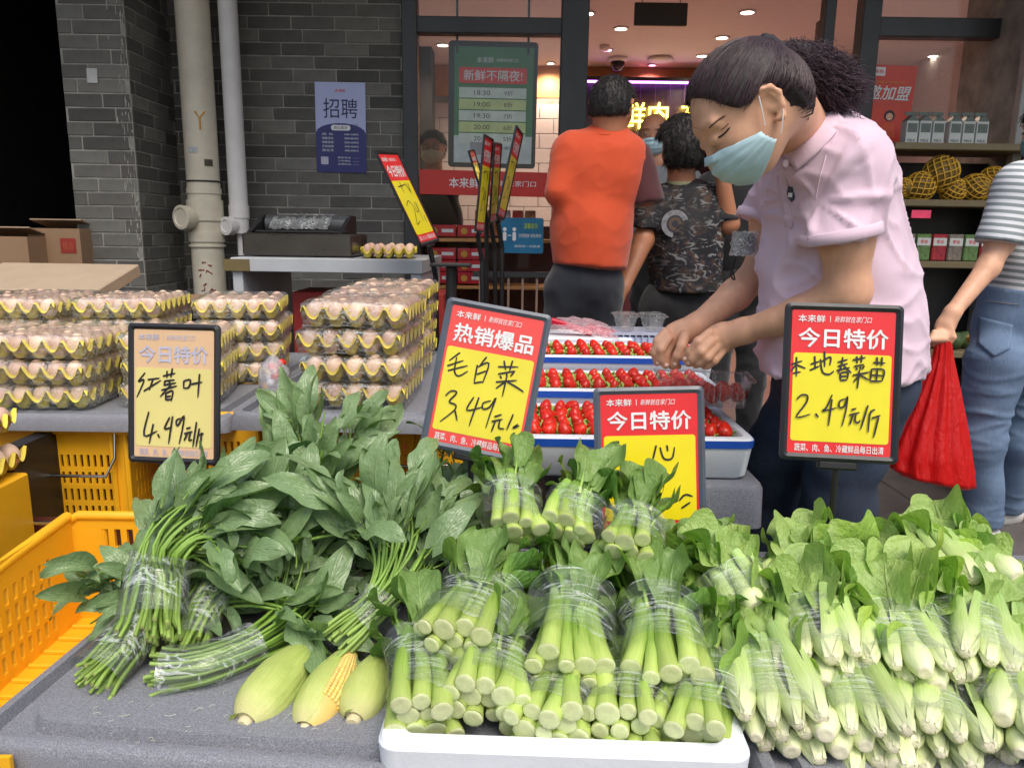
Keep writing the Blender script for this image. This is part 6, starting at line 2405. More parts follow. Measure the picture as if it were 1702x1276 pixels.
# ---------------------------------------------------------------- the vendor in pink
VC = P(1236, 168, 1.30)
t = thing('person', 'vendor in a pink polo shirt and blue mask bending over the strawberries', 'person', (P(1400, 640, 1.5).x, 1.52, 0))
inv = t.matrix_world.inverted()


def W(px, py, Y):
    return P(px, py, Y) - t.location


VCL = VC - t.location
S = SDF(.0034)
L, R = add_head(S, VCL, (-.68, -.05, -.73), (-.73, 0, .68), .91, eo=(.012, -.010))
S.cone(L(-.04, 0, -.035), W(1335, 232, 1.45), .05, .054, .03)
S.cone(W(1345, 238, 1.47), W(1380, 290, 1.48), .06, .08, .03)
# near arm
S.cone(W(1400, 305, 1.36), W(1405, 395, 1.333), .04, .044, .02)
S.cone(W(1408, 395, 1.33), W(1408, 485, 1.34), .0425, .037, .02)
S.cone(W(1408, 485, 1.34), W(1330, 522, 1.39), .038, .031, .02)
S.cone(W(1330, 522, 1.39), W(1236, 550, 1.465), .032, .0225, .015)
S.cone(W(1375, 300, 1.46), W(1400, 300, 1.37), .045, .04, .03)
# near hand: palm
S.cone(W(1236, 550, 1.465), W(1208, 558, 1.485), .0245, .027, .015)
S.ell(W(1194, 564, 1.49), (.036, .019, .03), Matrix.Rotation(rad(-18), 3, 'Y'), .014)
fing = [
    ([(1180, 553, 1.475), (1160, 568, 1.47), (1147, 584, 1.478), (1139, 597, 1.49)], .0094),
    ([(1183, 566, 1.47), (1166, 584, 1.462), (1152, 596, 1.474), (1144, 604, 1.488)], .0094),
    ([(1190, 577, 1.472), (1176, 594, 1.462), (1163, 603, 1.474), (1156, 607, 1.487)], .009),
    ([(1200, 584, 1.478), (1188, 599, 1.47), (1177, 607, 1.478), (1170, 609, 1.49)], .0082),
    ([(1196, 550, 1.515), (1170, 563, 1.53), (1150, 582, 1.53), (1140, 596, 1.515)], .0105),
]
for pts, r in fing:
    S.chain([W(*p) for p in pts], [r * 1.08, r, r * .93, r * .8], .004)
# far arm
S.cone(W(1314, 300, 1.61), W(1282, 350, 1.66), .04, .042, .02)
S.cone(W(1282, 350, 1.66), W(1274, 440, 1.67), .043, .042, .02)
S.cone(W(1274, 440, 1.67), W(1222, 490, 1.63), .038, .031, .02)
S.cone(W(1222, 490, 1.63), W(1158, 540, 1.58), .034, .0225, .015)
S.cone(W(1370, 300, 1.5), W(1318, 300, 1.60), .045, .04, .03)
S.cone(W(1158, 540, 1.58), W(1140, 549, 1.57), .024, .026, .014)
S.ell(W(1124, 557, 1.56), (.032, .018, .028), Matrix.Rotation(rad(-35), 3, 'Y'), .013)
fing = [
    ([(1106, 552, 1.545), (1093, 567, 1.54), (1088, 586, 1.54), (1092, 603, 1.545)], .0094),
    ([(1110, 562, 1.54), (1099, 580, 1.53), (1099, 596, 1.535), (1106, 608, 1.54)], .0094),
    ([(1116, 570, 1.555), (1108, 588, 1.55), (1111, 600, 1.55), (1118, 610, 1.553)], .009),
    ([(1124, 575, 1.575), (1118, 592, 1.575), (1122, 603, 1.575), (1128, 609, 1.575)], .0082),
    ([(1138, 557, 1.535), (1133, 575, 1.52), (1126, 591, 1.52), (1120, 606, 1.53)], .0105),
]
for pts, r in fing:
    S.chain([W(*p) for p in pts], [r * 1.08, r, r * .93, r * .8], .004)
VBODY = S.mesh('body', M_skin, t, smooth=1)
face_mask(t, L, .94, eo=(.012, -.010))
from mathutils.bvhtree import BVHTree


def surface(obj):
    bm_ = bmesh.new()
    bm_.from_mesh(obj.data)
    bv = BVHTree.FromBMesh(bm_)
    o_ = CAM - t.location

    def hit(px, py, lift=.0006):
        d = ray(px, py).normalized()
        h_ = bv.ray_cast(o_, d)
        return (h_[0] - d * lift) if h_[0] else None
    return hit


_hit = surface(VBODY)
for nm, pts, rs in (('eyelid_line', [(1193, 229), (1199, 226), (1206, 220), (1213, 212)], [.0006, .0013, .0014, .0006]),
                    ('eyelid_crease', [(1198, 216), (1204, 212), (1211, 205)], [.0004, .0007, .0004]),
                    ('eyebrow', [(1178, 214), (1186, 206), (1196, 198), (1206, 192)], [.0004, .0013, .0012, .0004])):
    pp = [_hit(*q) for q in pts]
    if all(p is not None for p in pp):
        MB().tube(spline(pp, 8), [rs[0]] + [max(rs)] * 7 + [rs[-1]], 6).build(nm, M_hair if nm == 'eyelid_line' else mat('brow_brown', lin(84, 58, 46), .7) if nm == 'eyebrow' else mat('lid_crease', lin(130, 84, 62), .6), t, smooth=True)
# nails
M_nail = mat('nail', lin(232, 190, 170), .25, var=.03)
for q in ((1139, 596, 1.479), (1146, 603, 1.476), (1094, 603, 1.534), (1108, 607, 1.529), (1122, 605, 1.519)):
    MB().lathe([(.0001, .0016), (.003, .0012), (.0045, 0)], W(*q), 10, R=Euler((rad(90), 0, 0)).to_matrix()).build('nail', M_nail, t, smooth=True)
# hair: cap with combed strands, clip, frizzy ponytail
VCAP = hair_cap(t, L, R, .91, M_hair, grow=.005, front=(.045, .01), fn=(.957, -.29), eo=(.012, -.010), nape=-.078, rag=.0012, side=-.036)
bun = V((-.085, 0, .035))
bd_ = bun.normalized()
b = MB()
HL = [(.064, .0, .077), (.063, .03, .066), (.054, .06, .03), (.038, .074, .0), (.020, .08, .0), (-.004, .082, .010), (-.024, .08, -.026), (-.045, .066, -.06), (-.076, .036, -.074), (-.088, 0, -.074)]
_cf = [q for q in ((R.transposed() @ (V(f.center) - VCL)) / .91 for f in VCAP.data.polygons) if q.x < -.03 and q.length > .078]
for k in range(2600):
    tt_ = rnd.random() ** .85 * (len(HL) - 1.001)
    i = int(tt_)
    st_ = V(HL[i]).lerp(V(HL[i + 1]), tt_ - i)
    st_.y *= rnd.choice((-1, -1, 1))
    st_ += V((-.012 * rnd.random() ** 2, 0, .012 * rnd.random() ** 2 if i < 6 else 0)) + (V((.004, 0, -.006)) * rnd.random() if rnd.random() < .4 else V((0, 0, 0)))
    if k > 1500:
        st_ = rnd.choice(_cf)
    sd_ = V((st_.x / .097, st_.y / .076, st_.z / .09)).normalized()
    ed = V((bun.x / .097, bun.y / .076 + rnd.uniform(-.12, .12), bun.z / .09 + rnd.uniform(-.1, .1))).normalized()
    pts = []
    ln = rnd.uniform(.001, .0045) + .0055
    for i in range(11):
        s_ = i / 10
        d = sd_.slerp(ed, s_)
        q = V((d.x * .1, d.y * .079, d.z * .093)) * (1 + ln / .1 * (1 if i else .8))
        dn = q.normalized()
        A_ = (dn.x / .085) ** 2 + (dn.y / .083) ** 2 + (dn.z / .09) ** 2
        c0_ = V((-.022, 0, -.02))
        B_ = dn.x * c0_.x / .085 ** 2 + dn.z * c0_.z / .09 ** 2
        C_ = (c0_.x / .085) ** 2 + (c0_.z / .09) ** 2 - 1
        r2 = (B_ + math.sqrt(max(0, B_ * B_ - A_ * C_))) / A_ + ln * .6
        pts.append(L(*(dn * max(q.length, r2 if i else q.length) * .91)))
    b.tube(pts, [.0003] + [.0009] * 9 + [.0005], 3, cap=False)
for k in range(90):
    d = V((rnd.uniform(-.6, 1), rnd.uniform(-1, .3), rnd.uniform(.1, 1))).normalized()
    e_ = (d + V((rnd.gauss(-.25, .15), rnd.gauss(0, .2), rnd.gauss(0, .15)))).normalized()
    q = []
    for i in range(7):
        dd = d.slerp(e_, i / 6)
        q.append(L(*(V((dd.x * .1, dd.y * .079, dd.z * .093)) * (.97 + .02 * sin(i / 6 * pi) * rnd.uniform(.8, 2.5)))))
    b.tube(q, [.00035] * 6 + [.0001], 3, cap=False)
o = b.build('combed_hair', M_hairp, t, smooth=True)
o['kind'] = 'stuff'
S = SDF(.004)
S.chain([W(1262, 72, 1.33), W(1275, 70, 1.31), W(1290, 84, 1.30), W(1296, 104, 1.32)], [.008, .012, .014, .012], .008)
S.mesh('hair_clip', mat('velvet_clip', (.012, .012, .016), .6, bump=.8, bs=160), t, folds=lambda p: .006 * noise.noise(p * 70))
S = SDF(.006)
pt = [(1286, 104, 1.34, .034), (1318, 106, 1.37, .045), (1350, 120, 1.38, .053), (1378, 140, 1.39, .048), (1396, 162, 1.40, .034)]
for i in range(4):
    S.cone(W(*pt[i][:3]), W(*pt[i + 1][:3]), pt[i][3] * .6, pt[i + 1][3] * .6, .02)
S.mesh('ponytail_core', M_hair, t, folds=lambda p: .010 * noise.noise(p * 45))
b = MB()
for k in range(5600):
    s0 = rnd.random() ** .8 * .8
    i = min(3, int(s0 * 4))
    fr2 = s0 * 4 - i
    base = W(*pt[i][:3]).lerp(W(*pt[i + 1][:3]), fr2)
    rr = pt[i][3] * (1 - fr2) + pt[i + 1][3] * fr2
    d = V((rnd.gauss(0, 1), rnd.gauss(0, 1), rnd.gauss(0, 1))).normalized()
    q = [base + d * rr * rnd.uniform(.55, .95)]
    fl = (W(*pt[4][:3]) - W(*pt[0][:3])).normalized()
    ph = rnd.uniform(0, 6)
    cr = d.cross(fl).normalized()
    n_ = rnd.randint(5, 9)
    for j in range(n_):
        q.append(q[-1] + fl * rnd.uniform(.002, .0075) + d * (.0008 + .003 * sin(j * 2.3 + ph)) + cr * .003 * cos(j * 2.3 + ph) + V((rnd.gauss(0, .0022), rnd.gauss(0, .0022), rnd.gauss(-.0006, .0022))))
    b.tube(q, [.00055] * n_ + [.0002], 3, cap=False)
o = b.build('frizzy_ponytail', mat('frizzy_hair', lin(62, 42, 52), .6, var=.4, vs=80), t, smooth=True)
o['kind'] = 'stuff'
# shirt
S = SDF(.0055)
S.ell(W(1368, 285, 1.47), (.098, .165, .105), Matrix.Rotation(rad(-18), 3, 'Y'), .05)
S.ell(W(1380, 410, 1.49), (.124, .160, .17), None, .06)
hem = W(1395, 608, 1.5)
S.ell(W(1394, 560, 1.5), (.147, .17, .20), None, .06, clip=(hem, (.05, 0, -1)))
S.cone(W(1392, 440, 1.5), W(1397, 640, 1.5), .12, .148, .05, clip=(hem, (.05, 0, -1)))
S.cone(W(1344, 226, 1.47), W(1372, 270, 1.475), .058, .08, .04)
S.cone(W(1375, 285, 1.43), W(1408, 288, 1.36), .078, .06, .04)
hn = W(1400, 394, 1.32)
S.cone(W(1404, 282, 1.36), W(1397, 420, 1.335), .063, .063, .035, clip=(hn, W(1404, 430, 1.32) - W(1398, 380, 1.32)))
hf = W(1268, 368, 1.66)
S.cone(W(1312, 275, 1.62), W(1270, 390, 1.665), .062, .054, .03, clip=(hf, (-.3, 0, -1)))


ARMP = W(1352, 335, 1.33)


def folds_pink(p):
    z = p.z
    a = .0075 * noise.noise(V((p.x * 6 + z * 10, p.y * 7, z * 4)))
    b_ = .005 * (ridged(p, 11, 8, 17, 3) ** 3 if ridged(p, 11, 8, 17, 3) > 0 else 0)
    c_ = .0065 * (max(0, ridged(V((p.x + .8 * z, p.y, z - .6 * p.x)), 13, 9, 5, 9)) ** 4)
    dx, dz = p.x - ARMP.x, p.z - ARMP.z
    d = math.hypot(dx, dz)
    th = math.atan2(dz, dx)
    cr = max(0, sin(th * 7 + 1.3 * noise.noise(V((th * 2, 0, 5))) + d * 8)) ** 3 * math.exp(-((d - .07) / .05) ** 2) * .010 * (1 if p.y < .0 else 0)
    return a + b_ + c_ + cr - .004


SHIRT = S.mesh('polo_shirt', M_pink, t, folds=folds_pink, smooth=2)
# sleeve cuff bands
for (ctr, ax, rr) in ((W(1398, 388, 1.331), W(1404, 430, 1.32) - W(1398, 380, 1.32), .0655), (W(1270, 362, 1.66), V((-.3, 0, -1)), .0575)):
    q = ax.normalized().to_track_quat('Z', 'Y').to_matrix()
    MB().lathe([(rr - .004, -.010), (rr + .001, -.008), (rr + .0015, .009), (rr - .002, .011), (rr - .006, .010)], ctr, 40, R=q).build('sleeve_cuff', M_pink, t, smooth=True)
# collar, placket, buttons and crest laid on the cloth
from mathutils.bvhtree import BVHTree
_bm = bmesh.new()
_bm.from_mesh(SHIRT.data)
_bv = BVHTree.FromBMesh(_bm)
_o = CAM - t.location


def on_shirt(px, py, lift=.002, back=0.):
    d = ray(px, py).normalized()
    h_ = _bv.ray_cast(_o, d)
    return (h_[0] - d * lift) if h_[0] else P(px, py, 1.4 + back) - t.location


inn = [(1374, 177), (1352, 196), (1326, 228), (1300, 262)]
outp = [(1404, 200), (1384, 226), (1356, 256), (1322, 284)]
si = [W(a, b_, Y) for (a, b_), Y in zip(inn, (1.43, 1.385, 1.37, 1.395))]
so = [on_shirt(a, b_, .006) for a, b_ in outp]
si, so = spline(si, 14), spline(so, 14)
for sd_ in (0, 1):
    if sd_:
        yc = 1.475 - t.location.y
        si, so = [V((p.x - .006, 2 * yc - p.y, p.z)) for p in si], [V((p.x - .006, 2 * yc - p.y, p.z)) for p in so]
    b = MB()
    b.grid(lambda u, v: si[int(round(u * 14))].lerp(so[int(round(u * 14))], v) + V((0, (-.007 if not sd_ else .007) * sin(pi * v), .006 * (1 - v) ** 2)), 14, 8)
    o = b.build('collar', M_pink, t, smooth=True)
    o.modifiers.new('s', 'SOLIDIFY').thickness = .003
edge = [on_shirt(x, y, .0015) for x, y in ((1290, 280), (1292, 300), (1296, 325), (1301, 350), (1305, 378))]
edge2 = [on_shirt(x, y, .0025) for x, y in ((1306, 282), (1308, 300), (1311, 325), (1314, 350), (1316, 380))]
e1, e2 = spline(edge, 12), spline(edge2, 12)
b = MB()
b.grid(lambda u, v: e1[int(round(u * 12))].lerp(e2[int(round(u * 12))], v), 12, 3)
o = b.build('placket', M_pink, t, smooth=True)
o.modifiers.new('s', 'SOLIDIFY').thickness = .002
q_ = on_shirt(1306, 272, .008)
MB().lathe([(.0001, .003), (.004, .0028), (.0068, .0034), (.0072, .001), (.0068, 0)], q_, 16, R=Euler((rad(90), 0, 0)).to_matrix()).build('button', mat('pink_button', lin(228, 204, 214), .3), t, smooth=True)
# seam of the sleeve
MB().tube([on_shirt(x, y, .0006) for x, y in ((1398, 208), (1384, 236), (1372, 262), (1364, 290), (1356, 330))], .0011, 5).build('seam', M_pink, t)
cM = frame_m(on_shirt(1318, 322, .003), (1, -.35, -.1), (.1, 0, 1))
shp = [(-.010, .013), (-.005, .011), (0, .0135), (.005, .011), (.010, .013), (.0105, .002), (.008, -.007), (0, -.015), (-.008, -.007), (-.0105, .002)]
o = MB().prism(shp[::-1], 0, .0012).build('crest', M_bprint, t)
o.matrix_local = cM
for (x, y) in ((.0042, .006), (-.0042, -.003)):
    o = MB().box((0, 0, 0), (.007, .0075, .0006)).build('crest_field', M_wprint, t)
    o.matrix_local = cM @ Matrix.Translation((x, y, .0018))
# trousers
S = SDF(.009)
S.ell(W(1400, 640, 1.52), (.125, .16, .12), None, .05)
S.cone(W(1425, 640, 1.47), W(1388, 860, 1.50), .09, .066, .04)
S.cone(W(1388, 860, 1.50), V((-.02, -.03, .10)), .066, .055, .04)
S.cone(W(1370, 650, 1.58), W(1285, 770, 1.66), .095, .075, .04)
S.cone(W(1285, 770, 1.66), V((-.10, .12, .12)), .072, .052, .04)
S.mesh('trousers', M_denimd, t, folds=lambda p: .008 * noise.noise(V((p.x * 14, p.y * 14, p.z * 20))), smooth=2)
for q in ((-.02, -.03), (-.10, .12)):
    MB().lathe([(.0001, -.04), (.03, -.038), (.04, -.02), (.04, .03), (.03, .06), (.0001, .07)], (q[0] - .06, q[1], .05), 14, R=Euler((0, rad(-84), 0)).to_matrix()).build('shoe', M_blk, t, smooth=True)
# phone in film on the far arm
p = P(1237, 405, 1.60)
dv = thing('wrapped_device', 'small black device in crumpled clear film strapped to the vendor\'s far sleeve', 'device', (p.x, p.y, p.z))
MB().box((.008, .01, .0), (.035, .022, .045), bev=.008).build('device', M_black, dv)
b = MB()
b.grid(lambda u, v: V((cos(u * 2 * pi) * .027, sin(u * 2 * pi) * .02, (v - .5) * .05)) * (1 + .18 * noise.noise(V((cos(u * 6.28) * 3, sin(u * 6.28) * 3, v * 5)))), 24, 10)
b.build('film', mat_film('device_film', .22, .8, 60), dv, smooth=True)
MB().tube(spline([V((-.012, 0, -.02)), V((-.02, 0, -.05)), V((-.014, 0, -.075)), V((-.024, 0, -.062)), V((-.016, 0, -.03))], 14), .0016, 6).build('strap', M_black, dv)


# ---------------------------------------------------------------- bystanders
def bystander(label, X, Y, parts, root_z=0.):
    t_ = thing('person', label, 'person', (X, Y, 0))
    return t_


def legs(t, Y, hx, hz, m, sep=.095, r=.085, lean=0.):
    S = SDF(.012)
    S.ell((hx, 0, hz), (.138, .115, .12), None, .05)
    for s_ in (-1, 1):
        S.cone((hx + s_ * sep * .7, 0, hz - .02), (hx + s_ * sep * .9, .0, hz * .5), r * .95, r * .74, .04)
        S.cone((hx + s_ * sep, 0, hz * .5), (hx + s_ * sep * 1.05, .02, .07), r * .78, r * .62, .04)
    S.mesh('trousers', m, t, folds=lambda p: .007 * noise.noise(V((p.x * 12, p.y * 12, p.z * 16))) + .005 * max(0, ridged(p, 14, 6, 7, 2)) ** 3, smooth=2)
    for s_ in (-1, 1):
        b = SDF(.008)
        b.cone((hx + s_ * sep * 1.05, .03, .04), (hx + s_ * sep * 1.1, .2, .032), .045, .036, .02)
        b.mesh('shoe', M_black, t)


def finger_hand(S, w0, w1, curl=(0, 0, -1), side=(1, 0, 0), s=1.):
    """relaxed hand from wrist w0 along w1-w0"""
    w0, w1 = V(w0), V(w1)
    d = (w1 - w0).normalized()
    sd_ = V(side)
    sd_ = (sd_ - d * sd_.dot(d)).normalized()
    cu = V(curl).normalized()
    pc = w0 + d * .045 * s
    S.cone(w0, pc, .024 * s, .026 * s, .012)
    for k in range(4):
        o = (k - 1.5) * .0175 * s
        Lf = (.85, 1., .95, .75)[k] * s
        a = pc + d * .03 * s + sd_ * o
        b_ = a + d * .026 * Lf + cu * .01 * s
        c = b_ + d * .018 * Lf + cu * .016 * s
        e = c + d * .008 * Lf + cu * .016 * s
        S.chain([pc + sd_ * o * .8, a, b_, c, e], [.011 * s, .0098 * s, .0088 * s, .008 * s, .007 * s], .004)
    a = w0 + d * .03 * s - sd_ * .02 * s
    S.chain([a, a + d * .025 * s - sd_ * .018 * s, a + d * .05 * s - sd_ * .016 * s + cu * .008], [.012 * s, .0105 * s, .0085 * s], .005)


# man in orange
X0, Y0 = P(985, 400, 2.95).x, 2.95
t = thing('person', 'customer in an orange T-shirt seen from behind in the shop doorway', 'person', (X0, Y0, 0))
w = lambda px, py, Y=Y0: P(px, py, Y) - V((X0, Y0, 0))
S = SDF(.008)
L, R = add_head(S, w(1018, 172), (.35, .93, -.05), (0, 0, 1), .95)
S.cone(L(-.02, 0, -.06), w(1012, 240), .06, .065, .03)
S.cone(w(1060, 276), w(1074, 325, 2.95), .04, .036, .03)
S.cone(w(1074, 325, 2.95), w(1050, 330, 3.2), .038, .026, .02)
S.cone(w(1012, 254), w(1056, 274), .05, .035, .04)
finger_hand(S, w(1050, 330, 3.2), w(1044, 332, 3.25), side=(0, 0, 1))
S.mesh('body', M_skin2, t)
_h = hair_cap(t, L, R, .95, M_hair, grow=.007, front=(.06, .04), nape=-.045, rag=.003)
strands(t, _h, 2600, .016, .0007)
S = SDF(.008)
S.ell(w(998, 290), (.165, .12, .17), None, .06)
S.ell(w(984, 380), (.15, .12, .2), None, .06, clip=(w(975, 440), (-.06, 0, -1)))
S.cone(w(950, 250), w(1050, 254), .06, .055, .05)
S.cone(w(1012, 222), w(1014, 250), .062, .09, .04)
S.cone(w(944, 254), w(930, 320, 2.90), .058, .054, .04)
S.cone(w(982, 380), w(979, 470), .135, .14, .05, clip=(w(975, 440), (-.06, 0, -1)))
S.mesh('orange_shirt', M_orange, t, folds=lambda p: .005 * noise.noise(V((p.x * 9 + p.z * 3, p.y * 5, p.z * 2))) + .0025 * max(0, ridged(p, 9, 9, 14, 4)) ** 3, smooth=2)
S = SDF(.008)
S.cone(w(1058, 264, 2.96), w(1078, 345, 2.93), .062, .066, .03, clip=(w(1081, 338, 2.93), w(1083, 345, 2.93) - w(1066, 230, 2.96)))
S.mesh('shaded_sleeve', weave('shaded_orange_cloth', lin(70, 22, 26)), t, folds=lambda p: .006 * noise.noise(p * 14))  # right sleeve of the orange shirt, its shade put into the cloth colour
MB().tube([w(1010 + 30 * cos(k * pi / 8), 218 + 6 * sin(k * pi / 8), 2.95 - .075 * sin(k * pi / 8)) for k in range(17)], .009, 8, flat=.6).build('collar', M_orange, t, smooth=True)
legs(t, Y0, w(972, 460).x, w(972, 470).z, M_navy, r=.09)
# woman in the printed shirt
X0, Y0 = P(1135, 400, 3.25).x, 3.25
t = thing('person', 'customer with short black hair in a dark printed top, back turned at the doorway', 'person', (X0, Y0, 0))
w = lambda px, py, Y=Y0: P(px, py, Y) - V((X0, Y0, 0))
S = SDF(.007)
L, R = add_head(S, w(1133, 240), (-.1, .98, -.1), (0, 0, 1), .98)
S.cone(L(-.01, 0, -.06), w(1132, 312), .052, .06, .03)
S.cone(w(1132, 330), w(1086, 342), .045, .04, .02)
S.cone(w(1132, 330), w(1190, 340), .045, .04, .02)
S.cone(w(1086, 342), w(1070, 398, 3.2), .04, .045, .03)
S.cone(w(1070, 398, 3.2), w(1036, 478, 3.1), .044, .028, .02)
finger_hand(S, w(1036, 478, 3.1), w(1024, 505, 3.08), curl=(.7, .2, -.4), side=(0, 1, 0), s=1.05)
S.cone(w(1190, 340), w(1211, 372, 3.2), .04, .042, .02)
S.cone(w(1211, 372, 3.2), w(1200, 290, 3.15), .042, .028, .02)
finger_hand(S, w(1200, 290, 3.15), w(1194, 268, 3.15), curl=(-.8, .2, 0), side=(0, 1, 0))
S.mesh('body', M_skin2, t)
_h = hair_cap(t, L, R, 1.06, M_hair, grow=.018, front=(.07, .05), nape=-.075, rag=.006)
strands(t, _h, 3000, .035, .0009)
S = SDF(.008)
S.ell(w(1138, 385), (.165, .12, .22), None, .06)
S.cone(w(1138, 400), w(1138, 480), .145, .155, .05, clip=(w(1138, 484), (0, 0, -1)))
S.cone(w(1092, 336), w(1184, 336), .068, .068, .05)
S.cone(w(1084, 340), w(1072, 388, 3.2), .066, .064, .03, clip=(w(1073, 380, 3.2), (-.1, 0, -1)))
S.cone(w(1190, 338), w(1208, 376, 3.2), .066, .064, .03, clip=(w(1208, 366, 3.2), (.1, 0, -1)))
S.mesh('printed_top', M_prn, t, folds=lambda p: .008 * noise.noise(V((p.x * 8 + p.z * 5, p.y * 7, p.z * 7))), smooth=2)
MB().lathe([(.062, -.012), (.064, .0), (.058, .012)], w(1132, 305), 30).build('neckband', mat('pale_neckband', lin(150, 146, 110), .8), t, smooth=True)
legs(t, Y0, w(1122, 500).x, w(1122, 505).z, M_blk, r=.088)
# emblem on her back
for rr_, mm in ((.055, mat('print_white', lin(120, 120, 124), .8, var=.4, vs=60)), (.034, M_bprint), (.026, mat('print_brown', lin(90, 70, 56), .8)), (.014, M_bprint)):
    q = w(1122, 372, Y0 - .128 - (.055 - rr_) * .05)
    MB().lathe([(.0001, .0), (rr_, .0)], q, 24, R=Euler((rad(90), 0, 0)).to_matrix()).build('print_ring', mm, t)
# man in mask facing out
X0, Y0 = P(1086, 400, 4.0).x, 4.0
t = thing('person', 'bald-headed man in a pale blue mask and grey shirt facing out between the two customers', 'person', (X0, Y0, 0))
w = lambda px, py, Y=Y0: P(px, py, Y) - V((X0, Y0, 0))
S = SDF(.008)
L, R = add_head(S, w(1087, 219), (-.25, -.95, -.18), (0, 0, 1), .95)
S.cone(L(-.02, 0, -.06), w(1095, 275), .055, .06, .03)
S.cone(w(1095, 280), w(1060, 300), .07, .06, .04)
S.mesh('body', M_skin2, t)
facial(t, L, R, .95)
face_mask(t, L, .98)
S = SDF(.010)
S.ell(w(1098, 340), (.19, .12, .24), None, .06)
S.cone(w(1058, 300), w(1140, 300), .065, .065, .05)
S.cone(w(1052, 302), w(1046, 380), .06, .05, .04)
S.cone(w(1146, 302), w(1150, 380), .06, .05, .04)
S.mesh('grey_shirt', M_grey, t, folds=lambda p: .008 * noise.noise(p * 9), smooth=2)
legs(t, Y0, w(1098, 430).x, w(1098, 430).z, M_blk)
# dark-clothed person at right in the doorway
X0, Y0 = P(1228, 400, 3.6).x, 3.6
t = thing('person', 'person in black clothes half hidden behind the vendor at the doorway', 'person', (X0, Y0, 0))
w = lambda px, py, Y=Y0: P(px, py, Y) - V((X0, Y0, 0))
S = SDF(.010)
L, R = add_head(S, w(1212, 232), (.2, .95, -.1), (0, 0, 1), .98)
S.cone(L(-.02, 0, -.06), w(1220, 300), .055, .06, .03)
S.mesh('body', M_skin2, t)
_h = hair_cap(t, L, R, 1.05, M_hair, grow=.014, nape=-.08)
strands(t, _h, 1500, .03, .0009)
S = SDF(.010)
S.ell(w(1230, 370), (.19, .12, .30), None, .06)
S.cone(w(1180, 312), w(1272, 312), .065, .065, .05)
S.cone(w(1178, 318), w(1186, 400), .06, .05, .04)
S.cone(w(1280, 318), w(1280, 420), .06, .05, .04)
S.mesh('black_jacket', M_blk, t, folds=lambda p: .008 * noise.noise(p * 9), smooth=2)
legs(t, Y0, w(1228, 470).x, w(1228, 470).z, M_blk)
# person behind the left window
X0, Y0 = P(718, 300, 5.1).x, 5.1
t = thing('person', 'person in glasses and a pale mask behind the left window pane', 'person', (X0, Y0, 0))
w = lambda px, py, Y=Y0: P(px, py, Y) - V((X0, Y0, 0))
S = SDF(.010)
L, R = add_head(S, w(720, 243), (-.05, -1, -.1), (0, 0, 1), .92)
S.cone(L(-.02, 0, -.06), w(722, 300), .05, .06, .03)
S.mesh('body', M_skin2, t)
facial(t, L, R, .92)
face_mask(t, L, .95, m=mat('pale_mask', lin(196, 186, 160), .7))
_h = hair_cap(t, L, R, .95, M_hair, grow=.012)
strands(t, _h, 600, .03, .001)
for s_ in (-1, 1):
    MB().tube([L(.118 * .95, (s_ * .03 + .02 * cos(a)) * .95, (-.008 + .016 * sin(a)) * .95) for a in [k * pi / 6 for k in range(13)]], .0016, 5).build('glasses_rim', M_black, t)
S = SDF(.012)
S.ell(w(722, 370), (.19, .12, .26), None, .06)
S.cone(w(690, 310), w(752, 310), .065, .065, .05)
S.mesh('black_top', M_blk, t, smooth=2)
legs(t, Y0, w(722, 420).x, w(722, 420).z, M_blk)

# ---------------------------------------------------------------- woman on the right with the red bag
X0, Y0 = P(1690, 700, 2.62).x, 2.62
t = thing('person', 'woman in a striped T-shirt and blue jeans at the right edge carrying a red bag', 'person', (X0, Y0, 0))
w = lambda px, py, Y=Y0: P(px, py, Y) - V((X0, Y0, 0))
S = SDF(.006)
L, R = add_head(S, w(1756, 208), (-.95, -.25, -.22), (0, 0, 1), 1.0)
S.cone(L(-.03, 0, -.06), w(1750, 285), .05, .06, .03)
S.cone(w(1738, 305), w(1700, 320, 2.52), .05, .04, .03)
S.cone(w(1700, 320, 2.52), w(1664, 400, 2.5), .04, .044, .03)
S.cone(w(1664, 400, 2.5), w(1642, 445, 2.48), .04, .035, .02)
S.cone(w(1642, 445, 2.48), w(1583, 520, 2.42), .034, .024, .02)
hw, hd2 = w(1583, 520, 2.42), w(1566, 556, 2.42)
S.cone(hw, w(1573, 538, 2.42), .026, .03, .012)
S.ell(w(1569, 546, 2.42), (.03, .02, .036), Matrix.Rotation(rad(25), 3, 'Y'), .012)
for k, (dx, r) in enumerate(((-14, .0095), (-6, .0098), (2, .0095), (9, .0085))):
    S.chain([w(1568 + dx, 552, 2.40), w(1562 + dx, 564, 2.385), w(1564 + dx, 572, 2.41), w(1570 + dx, 570, 2.43)], [.011, r, r, r * .9], .004)
S.chain([w(1578, 545, 2.40), w(1584, 560, 2.395), w(1578, 570, 2.40)], [.012, .0105, .009], .006)
S.mesh('body', M_skin, t, smooth=1)
facial(t, L, R, 1.)
face_mask(t, L, 1.0, m=mat('teal_mask', lin(90, 140, 150), .7))
_h = hair_cap(t, L, R, 1.0, M_hair, grow=.012)
strands(t, _h, 1500, .03, .0007)
S = SDF(.007)
S.ell(w(1730, 390), (.155, .14, .23), Matrix.Rotation(rad(8), 3, 'Y'), .06)
S.cone(w(1730, 300), w(1735, 340), .09, .14, .05)
S.cone(w(1740, 310, 2.56), w(1700, 312, 2.52), .09, .075, .04)
S.cone(w(1698, 308, 2.52), w(1656, 412, 2.49), .074, .068, .04, clip=(w(1652, 402, 2.49), w(1652, 412, 2.49) - w(1672, 330, 2.5)))
S.cone(w(1722, 440), w(1712, 500), .145, .15, .05, clip=(w(1712, 492), (0, 0, -1)))
